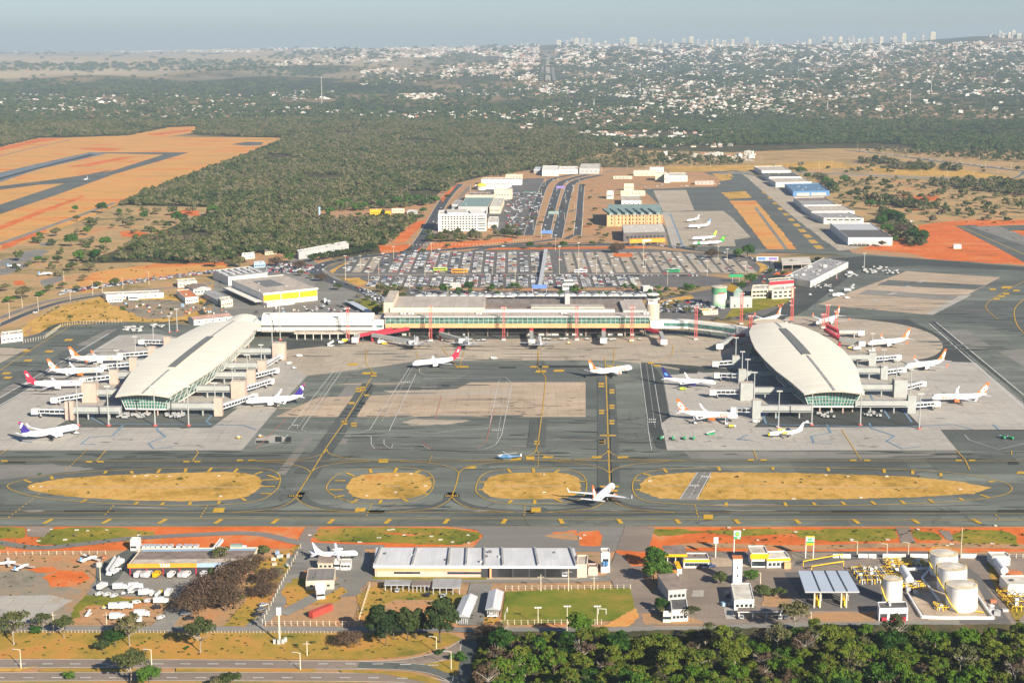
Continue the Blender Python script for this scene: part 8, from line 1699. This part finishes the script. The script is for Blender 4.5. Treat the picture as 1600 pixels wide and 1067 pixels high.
# ------------------------------------------------------------- vehicles
for n_,c in(('car_white',(.70,.70,.70)),('car_silver',(.42,.43,.45)),('vehicle_white',(.55,.55,.54)),('car_grey',(.15,.16,.17)),('car_black',(.02,.02,.025)),('car_red',(.42,.03,.03)),('car_blue',(.05,.09,.2))):plain(n_,c,.3,var=.03)
def car_mesh(col,n='car'):
 m=MB();a=[(2.15,.55),(2.1,.85),(.95,.95),(.35,1.42),(-1.2,1.45),(-1.95,1.0),(-2.15,.9),(-2.15,.4),(2.1,.35)]
 def side(w):return[(x,w,z)for x,z in a]
 m.loft([side(-.86),side(.86)],col)
 for s in(-1,1):m.face([(.85,s*.875,.98),(.32,s*.875,1.36),(-1.15,s*.875,1.38),(-1.75,s*.875,1.0)][::-s],'glass_dark')
 m.face([(.98,-.7,1.0),(.98,.7,1.0),(.42,.62,1.4),(.42,-.62,1.4)],'glass_dark');m.face([(-1.97,.7,1.05),(-1.97,-.7,1.05),(-1.3,-.62,1.44),(-1.3,.62,1.44)],'glass_dark')
 for x in(1.35,-1.35):
  for s in(-.8,.8):m.tube([(x,s-.1,.32),(x,s+.1,.32)],.32,'black_rubber',8)
 o=m.build(n);me=o.data;bpy.data.objects.remove(o);return me
CARS=[car_mesh(c)for c in('car_white','car_silver','car_grey','car_black','car_red','car_blue')];CN=['white','silver','grey','black','red','dark blue']
rnd.seed(77);NPR=np.random.RandomState(5)
def cpick():return rnd.choices(range(6),[40,24,14,12,7,5])[0]
allcars=[]
ncar=0
def car(x,y,rz,k,label,group,z=.25):
 global ncar
 o=bpy.data.objects.new('parked_car' if 'parked' in label else 'car',CARS[k]);C.objects.link(o);o.location=(x,y,z);o.rotation_euler=(0,0,rz);tag(o,label,'car',group);ncar+=1
lowc,upc=[],[]
occ={}
for i,(xw,y0,y1,t)in enumerate(bays):
 if t=='U':f=.22 if xw<-130 else(.68 if xw<-5 else(.42 if xw<40 else.1));f*=rnd.choice([1,1,.85,.7])
 else:f=.68 if xw<95 else.4
 y=y0+2
 while y<y1-2:
  g=.5+.6*math.sin(y*.11+xw*1.7)+.2
  for s in(-1,1):
   if rnd.random()<f*min(1,g+(.35 if t=='L' else.1)):(lowc if t=='L' else upc).append((xw+s*2.5,y,(0 if s>0 else math.pi)+rnd.gauss(0,.03)))
  y+=2.9
rnd.shuffle(lowc)
lowi,lowr=lowc[:150],lowc[150:]
for x,y,r in lowi:k=cpick();car(x,y,r,k,'%s car parked in the lower half of the big car park'%CN[k],'cars in the big car park',.25)
for k in range(60):
 x=735+k*6+rnd.uniform(-1,1);p=P(x,431.7);lowr.append((p.x,p.y,1.57))
rr=upc+lowr
# row of stored cars on the left
for i in range(270):
 f=rnd.random();px=92+250*f;py=462-35*f**.85-2+rnd.uniform(-3.5,2.5)*(1-.3*f);p=P(px,py);rr.append((p.x,p.y,rnd.gauss(1.2,.25)))
for i in range(90):
 px=rnd.uniform(470,590);py=478+14*rnd.random();p=P(px,py)
 if inpoly(px,py,[(458,480),(540,478),(592,491),(484,495)])and int((px+py*2.2)/9)%3!=0:rr.append((p.x,p.y,2.4))
for i in range(260):
 px,py=rnd.uniform(790,850),rnd.uniform(302,362)
 if px>862-(py-280)*.42:continue
 p=P(px,py);rr.append((p.x,p.y,rnd.choice([0,1.57])))
for i in range(120):p=P(rnd.uniform(415,490),rnd.uniform(414,428));rr.append((p.x,p.y,rnd.choice([.4,1.9])))
for i in range(110):p=P(rnd.uniform(1030,1130),rnd.uniform(470,489));rr.append((p.x,p.y,rnd.choice([.3,1.9])))
for i in range(90):p=P(rnd.uniform(640,1000),rnd.uniform(457,461));rr.append((p.x,p.y,rnd.choice([0,1.57])))
for i in range(90):p=P(rnd.uniform(1070,1180),rnd.uniform(244,252));rr.append((p.x,p.y,0))
for i in range(70):f=rnd.random();p=P(565+45*f,452+22*f+rnd.uniform(-2,8));rr.append((p.x,p.y,2.2))
for i in range(60):f=rnd.random();p=P(1340+230*f,236.5+27*f);rr.append((p.x,p.y,2.7))
rr=np.array(rr);n=len(rr)
scatter('parked_cars',np.c_[rr[:,:2],np.full(n,.3)],rr[:,2].astype(np.float32),np.ones((n,3))*.96,np.random.RandomState(1).choice(6,n,p=[.33,.25,.17,.14,.07,.04]),CARS,'hundreds of parked cars in the upper bays and side yards','cars')
# cars on the roads: along each polyline
def on_road(px,n,lane,word,off=2.4):
 q=catmull(px,False);pts=[P(*z)for z in q];Ls=[0]
 for a,b_ in zip(pts,pts[1:]):Ls.append(Ls[-1]+(b_-a).length)
 for k in range(n):
  s=Ls[-1]*(k+rnd.uniform(.1,.9))/n;i=max(j for j in range(len(Ls)-1)if Ls[j]<=s);d=(pts[i+1]-pts[i]);p=pts[i]+d*((s-Ls[i])/(Ls[i+1]-Ls[i]));d.normalize();nrm=Vector((-d.y,d.x,0));sd=rnd.choice([-1,1])*off;p=p+nrm*sd
  c=cpick();car(p.x,p.y,math.atan2(d.y,d.x),c,'%s car driving on %s'%(CN[c],word),'cars driving on the roads',.32)
on_road([(880,277),(850,292),(838,325),(826,368)],8,0,'the left boulevard lane');on_road([(895,279),(868,305),(858,340),(852,366)],10,0,'the second boulevard lane');on_road([(910,280),(886,305),(876,345),(870,372)],13,0,'the third boulevard lane');on_road([(907,310),(905,340),(902,368)],4,0,'the right boulevard lane')
on_road([(497,428),(520,409),(600,398),(700,390.5),(790,385)],14,0,'the upper left ring road');on_road([(1000,383),(1090,391),(1170,403),(1205,413)],12,0,'the upper right ring road');on_road([(650,385),(672,352),(690,320),(705,300)],9,0,'the street beside the red bank');on_road([(1212,420),(1200,432),(1180,441),(1130,455)],7,0,'the lower right ring road');on_road([(600,468),(570,456),(520,440)],6,0,'the lower left ring road');on_road([(600,429.5),(800,429.5),(1000,428.5),(1180,428)],10,0,'the middle car park road',1.6)
for x,y,k,r,lb in((290,962,2,.3,'grey car beside the tall verge tree on the dirt, left'),(296,969,3,.3,'dark car beside the tall verge tree on the dirt, right'),(412,948,1,.6,'silver car by the diagonal fence, upper'),(408,955,2,.6,'grey car by the diagonal fence, middle'),(402,963,3,.5,'black car by the diagonal fence, lowest'),(621,925,1,1.5,'silver car under the left carport'),(669,932,3,1.4,'black car between the carports'),(693,934,1,1.4,'silver car under the wide carport'),(720,972,0,.2,'white car at the mouth of the left tunnel shed'),(769,965,0,.1,'white car at the mouth of the right tunnel shed'),(1159,967,1,1.4,'silver car under the brown roofed shelter, left'),(1219,967,1,1.4,'silver car under the brown roofed shelter, right'),(1228,967,2,1.4,'grey car under the brown roofed shelter, rightmost'),(1111,887,5,.1,'blue car before the station shop'),(57,532,0,.6,'x'),(60,486,2,.5,'grey car on the left perimeter road'),(55,490,0,.5,'white car on the left perimeter road')):
 if lb=='x':continue
 p=P(x,y);car(p.x,p.y,r,k,lb,None,.5)
# larger vehicles
def vehicle(name,label,cat,px,py,rz,kind,c1,c2='car_white',group=None,s=1.0,z=.45):
 t=thing(name,label,cat,(*P(px,py)[:2],z),R(rz),group);t.scale=(s,)*3
 def wheels(xs,w):
  for x in xs:
   for y in(-w,w):MB().tube([(x,y-.15,.45),(x,y+.15,.45)],.45,'black_rubber',10).build('wheel',t)
 if kind=='bus':
  m=MB();m.prism([(-6,-1.25),(6,-1.25),(6,1.25),(-6,1.25)],.45,3.1,c1,c2);m.build('body',t)
  for s_ in(-1,1):MB().box(-5.6,s_*1.27-.02,1.6,5.2,s_*1.27+.02,2.5,'glass_dark').build('window_band',t)
  MB().box(6,-1.1,1.3,6.04,1.1,2.7,'glass_dark').build('windscreen',t);MB().box(-2,-.6,3.1,1,.6,3.35,c2).build('roof_unit',t);wheels((-3.6,3.8),1.1)
 elif kind=='truck':
  MB().box(-3.8,-1.25,.9,1.6,1.25,3.4,c1,c2).build('cargo_box',t);m=MB();m.prism([(1.8,-1.15),(3.9,-1.15),(3.9,1.15),(1.8,1.15)],.6,[2.7,2.3,2.3,2.7],'car_white');m.build('cab',t)
  MB().box(3.9,-1,1.4,3.94,1,2.15,'glass_dark').build('windscreen',t);MB().box(-3.8,-.5,.6,3.6,.5,.9,'dark_metal').build('chassis',t);wheels((-2.5,2.9),1.05)
 elif kind=='van':
  m=MB();m.loft([[(-2.4,y,.4),(2.5,y,.4),(2.5,y,1.1),(1.7,y,2.0),(-2.4,y,2.1)]for y in(-.95,.95)],c1);m.build('body',t);MB().face([(2.47,-.8,1.2),(2.47,.8,1.2),(1.8,.75,1.95),(1.8,-.75,1.95)],'glass_dark').build('windscreen',t)
  for s_ in(-1,1):MB().box(-.2,s_*.96-.02,1.25,1.6,s_*.96+.02,1.8,'glass_dark').build('side_window',t)
  wheels((-1.6,1.6),.8)
 elif kind=='tanker':
  MB().tube([(-4.2,0,2),(-4,0,2),(1.4,0,2),(1.6,0,2)],[.9,1.2,1.2,.9],c1,16).build('tank',t);MB().box(2,-1.15,.6,3.8,1.15,2.7,c2).build('cab',t);MB().box(3.8,-1,1.4,3.84,1,2.3,'glass_dark').build('windscreen',t);MB().box(-4,-.5,.5,3.6,.5,.9,'dark_metal').build('chassis',t);wheels((-3,-1.8,2.9),1.05)
 elif kind=='stairs':
  m=MB();m.prism([(-3.2,-.9),(3,-.9),(3,.9),(-3.2,.9)],.4,1.0,c1);m.build('chassis',t);m=MB();m.bar((-3,0,1),(2.6,0,4),1.5,.25,'car_white')
  for s_ in(-.75,.75):m.bar((-3,s_,1.9),(2.6,s_,4.9),.08,1.4,'car_silver')
  m.build('stairway',t);wheels((-2.2,2.2),.8)
 elif kind=='cart':
  MB().box(-1.5,-.8,.5,1.5,.8,.7,c2).build('bed',t);m=MB();m.box(-1.4,-.75,.7,1.4,.75,1.6,c1,c1);m.build('luggage_cover',t);wheels((-1,1),.6)
 elif kind=='tug':
  MB().box(-1.6,-.8,.4,1.6,.8,1.1,c1).build('body',t);MB().box(-.9,-.7,1.1,.3,.7,1.9,c2).build('cab',t);wheels((-1,1),.7)
 elif kind=='loader':
  MB().box(-3,-1.1,.4,3,1.1,1.1,c1).build('chassis',t);m=MB();m.bar((-3.2,0,1.2),(3.2,0,2.8),1.2,.3,c2);m.build('conveyor',t);wheels((-2,2),.9)
 return t
V=vehicle
V('bus','long green and white bus in the upper car park','bus',688,424,3,'bus','lime_livery','car_white',s=1.2);V('bus','yellow orange long bus in the middle car park road','bus',718,427.5,2,'bus','fascia_orange','fascia_yellow',s=1.4)
V('bus','green and white long bus right part of the middle car park road','bus',1052,426,2,'bus','sign_green','car_white',s=1.15);V('bus','long white coach in the middle of the car park','bus',907,427,2,'bus','car_white','car_white',s=1.1)
V('bus','white coach beside the cargo hall','bus',508,473,100,'bus','car_white');V('bus','white coach left of the first beside the cargo hall','bus',514,476,100,'bus','car_grey','car_white')
V('bus','white and yellow bus at the petrol station canopy','bus',1059,893,92,'bus','car_white','fascia_yellow',s=.9);V('truck','white and orange truck below the petrol station bus','truck',1053,903,100,'truck','car_white','fascia_orange',s=.9)
G='white trucks and vans in the depot yard'
rnd.seed(9)
for i,(x,y,k,r,lb)in enumerate([(160,921,'truck',75,'white box truck alone at the left of the depot yard'),(188,922,'truck',10,'white truck in the depot yard, upper row left'),(212,921,'truck',12,'white truck in the depot yard, upper row right'),(155,931,'van',60,'white van at the fence, first of three'),(167,932,'van',60,'white and orange van at the fence, second of three'),(178,934,'van',60,'white van at the fence, third of three'),(193,930,'tug',60,'small white tug in the depot yard'),(207,927,'stairs',40,'white passenger stairs in the depot yard'),(228,931,'truck',15,'white box truck in the middle of the yard row'),(239,931,'van',70,'white van right of the middle box truck'),(248,932,'tanker',80,'white and yellow tank truck in the yard row'),(264,931,'truck',85,'white truck at the right end of the yard row'),(213,944,'van',30,'white van on the dry grass, left'),(231,942,'van',40,'white van on the dry grass, middle'),(252,944,'truck',5,'white double truck on the dry grass, right'),(182,953,'truck',4,'pale container truck on the dirt, upper left'),(196,952,'truck',4,'pale container truck on the dirt, upper right'),(184,969,'truck',3,'large white box truck at the lower left of the dirt yard'),(210,974,'truck',185,'large white box truck with its cab left, lowest on the dirt'),(222,964,'truck',3,'large white box truck behind the lowest one'),(245,952,'van',20,'dark van on the dirt yard'),(251,968,'van',60,'white minivan at the right end of the dirt yard'),(138,963,'loader',80,'white jumble of loader parts left on the dirt yard'),(163,952,'tug',30,'yellow lifting machine on the dirt yard')]):
 V({'truck':'box_truck','van':'van','tug':'tow_tractor','stairs':'passenger_stairs','tanker':'tank_truck','loader':'belt_loader'}[k],lb,{'truck':'truck','van':'van','tug':'tug','stairs':'stairs truck','tanker':'tank truck','loader':'loader'}[k],x,y,r,k,'vehicle_white' if 'dark' not in lb else 'car_black','car_white' if 'yellow' not in lb else 'pipe_yellow',G,s={'truck':.85,'van':.75,'tanker':.7}.get(k,.7))
W2='first second third fourth fifth sixth seventh eighth ninth tenth eleventh twelfth thirteenth'.split()
for i,x in enumerate((218,227,234,241,249,258,267,280,290,298,307)):V('container_truck','%s white truck from the left in the row behind the depot roof'%W2[i],'truck',x,859,88,'truck','vehicle_white','car_silver','trucks in a row behind the depot',s=.68)
V('passenger_stairs','white passenger stairs behind the depot roof, right end','stairs truck',342,861,60,'stairs','car_white');V('container_truck','teal container truck behind the depot, far right','truck',373,862,5,'truck','roof_teal','roof_teal')
V('passenger_stairs','white passenger stairs left of the depot','stairs truck',178,897,70,'stairs','car_white',s=1.4);V('box_truck','white truck left of the depot near its corner','truck',186,885,80,'truck','car_white')
for i,x in enumerate((216,226,232,245,268,284,292,318)):V('van','%s vehicle from the left parked under the red-columned depot bays'%W2[i],'van',x,901.5,80,'van',['car_white','car_silver','car_white','fascia_yellow','car_white','car_silver','car_white','car_white'][i],'car_white','vehicles under the depot bays',s=1.1)
for i,(x,y)in enumerate([(769,897),(797,891),(812,891),(829,891)]):V('fire_truck','%s yellow fire truck from the left in the open bays of the long hangar'%W2[i],'fire truck',x,y,265,'truck','fascia_yellow','fascia_yellow','yellow fire trucks in the long hangar',s=.95)
V('box_truck','blue and white truck at the right bay of the long hangar','truck',883,899,265,'truck','sea_blue','car_white')
# apron service vehicles
for i,(x,y,k,r,c,lb)in enumerate([(1034,687,'tanker',70,'sign_green','green and white service truck on the east stand, first of four'),(1052,687,'tanker',80,'sign_green','green and white service truck on the east stand, second of four'),(1070,687,'tanker',80,'sign_green','green and white service truck on the east stand, third of four'),(1084,687,'tanker',80,'sign_green','green and white service truck on the east stand, fourth of four'),(1110,680,'loader',20,'sign_green','green belt loader on the east stand'),(1144,669,'tanker',15,'pipe_yellow','white and yellow fuel tanker behind the front airliner wing'),(1181,661,'van',5,'car_white','white van below the front jet bridge of the right pier'),(1566,686,'tanker',110,'sign_green','green service truck at the far right, left of two'),(1578,687,'tanker',120,'sign_green','green and white service truck at the far right, right of two'),(373,686,'tug',30,'pipe_yellow','orange and white tug with green cart on the west stand'),(407,684,'tug',20,'fascia_orange','small orange tug at the dark patch'),(120,679,'tug',10,'car_white','white tug at the nose of the far left airliner'),(1135,663,'stairs',80,'car_white','white passenger stairs at the front east airliner body'),(1085,662,'stairs',95,'car_white','white stairs truck at the rear of the front east airliner'),(1067,610,'van',0,'lime_livery','small green service van under the blue tailed airliner'),(772,562,'van',5,'car_white','white van on the apron right of the red tailed airliner'),(889,538,'tug',0,'pipe_yellow','small yellow tug before the main terminal'),(985,535,'tug',70,'pipe_yellow','yellow tug at the foot of the red mast'),(517,542,'stairs',20,'car_white','white passenger stairs on the dark lane by the west wing'),(533,537,'van',10,'car_white','white van before the west wing canopy'),(541,536,'truck',5,'pipe_yellow','white and yellow truck before the west wing canopy'),(597,538,'truck',3,'car_white','white truck between grey bridge and apron, left'),(601,539,'van',3,'pipe_yellow','yellow van beside the grey bridge truck'),(468,558,'van',15,'car_white','white van near the pink tower'),(460,577,'tug',10,'car_white','white tug right of the pink tower stand'),(452,570,'van',60,'car_white','white van at the pink tower foot'),(1463,677-40,'loader',20,'pipe_yellow','yellow loader at the front east stand bridge'),(1330,545,'loader',10,'pipe_yellow','yellow loader on the rounded stand'),(1338,548,'truck',20,'car_white','white catering truck on the rounded stand'),(1310,530,'van',5,'car_white','white van near the upper red bridge'),(1362,540+10,'loader',20,'car_white','white loader at the middle east airliner'),(1328,429,'truck',30,'car_white','white truck beside the freight shed end'),(1298,480-24,'van',20,'car_white','white van on the freight apron'),(1332,452,'stairs',45,'car_white','white passenger stairs on the remote stand, left'),(1324,456,'truck',10,'car_white','white truck on the remote stand next to the stairs'),(1306,464,'truck',5,'car_white','white truck on the remote stand corner, left of two'),(1313,463,'truck',5,'car_white','white truck on the remote stand corner, right of two'),(1324,467,'van',0,'car_white','white van on the remote stand below the trucks'),(1266,462,'tug',0,'car_white','white tug at the dark lane')]):
 V({'truck':'service_truck','van':'van','tug':'tow_tractor','stairs':'passenger_stairs','tanker':'tank_truck','loader':'belt_loader'}[k],lb,{'truck':'truck','van':'van','tug':'tug','stairs':'stairs truck','tanker':'tank truck','loader':'loader'}[k],x,y,r,k,c,'car_white','service vehicles on the apron',s=.6 if k=='tanker' else.9)
# baggage carts in clusters
cart0=V('baggage_cart','pale baggage cart','baggage cart',200,650,80,'cart','wall_grey','dark_metal');cart0['label']='pale baggage cart parked under the front of the left pier';cart0['group']='baggage carts under the left pier';ctr=tree_of(cart0)
def carts(px0,px1,py0,py1,n,lb,grp,rz=80):
 for k in range(n):p=P(rnd.uniform(px0,px1),rnd.uniform(py0,py1));dup(cart0,ctr,(p.x,p.y,.45),R(rz+rnd.uniform(-12,12)),lb,rnd.uniform(.85,1.15),grp)
carts(183,240,649,655,34,'pale baggage cart parked under the front of the left pier','baggage carts under the left pier');carts(260,290,648,655,18,'pale baggage cart parked right of the left pier front','baggage carts right of the left pier')
carts(1275,1305,646,654,10,'pale baggage cart under the front of the right pier','baggage carts under the right pier');carts(1345,1378,644,653,12,'pale baggage cart right of the right pier front','baggage carts right of the right pier')
carts(194,222,512,520,26,'white cart in the equipment pool behind the left stands','carts in the rear equipment pool',20);carts(238,255,509,514,12,'white cart near the mast behind the left pier','carts near the rear mast',60)
carts(1348,1386,418,429,26,'white freight cart beside the tall mast by the freight shed','freight carts by the tall mast',10);carts(1320,1340,428,436,8,'white freight cart at the freight shed corner','freight carts at the shed corner',30);carts(1385,1403,424,430,10,'white freight cart on the remote stand edge','freight carts on the remote stand',30);carts(1272,1300,447,452,14,'pale freight cart before the white front of the freight shed','freight carts before the shed',60)
carts(850,1000,531,533,16,'white cart in the shade of the main terminal','carts before the main terminal',0);carts(620,760,533,536,12,'white cart beside the leftmost terminal bridges','carts at the left terminal bridges',0);carts(1330,1346,466,470,0,'x','x')
# small concrete marker slabs on the grass
rnd.seed(4)
mk0=None
for x,y in[(45,829),(80,828),(120,829),(137,830),(167,829),(102,844),(60,822+24),(217,837),(608,829),(614,828),(631,837),(674,839),(688,844),(592,841),(732,837),(707,848),(732,849),(484,837),(562,848),(913,837),(907,842),(1139,825),(1162,828),(1243,832),(1184,845),(1330,844),(1387,844),(1434,828),(1555,822),(1550,850),(1480,853),(1487,851),(52,761),(210,745),(229,744),(245,745),(265,745),(342,744),(64,761),(345,776),(620,743),(642,741),(665,760),(573,775),(618,770),(850,742),(850,770),(1015,752),(1325,745),(1385,745),(1290,743),(1345,778),(1500,765),(1240,780)]:
 p=P(x,y)
 if mk0 is None:mk0=MB().box(-1,-.5,0,1,.5,.35,'kerb_concrete').build('marker_slab');o=mk0
 else:o=mk0.copy();C.objects.link(o)
 o.location=(p.x,p.y,.35);o.scale=(rnd.uniform(.5,1.1),rnd.uniform(.6,1.5),1);o.rotation_euler=(0,0,rnd.uniform(-.3,.3));tag(o,'small white concrete slab lying in the grass beside the taxiways','slab','white concrete slabs in the taxiway grass')
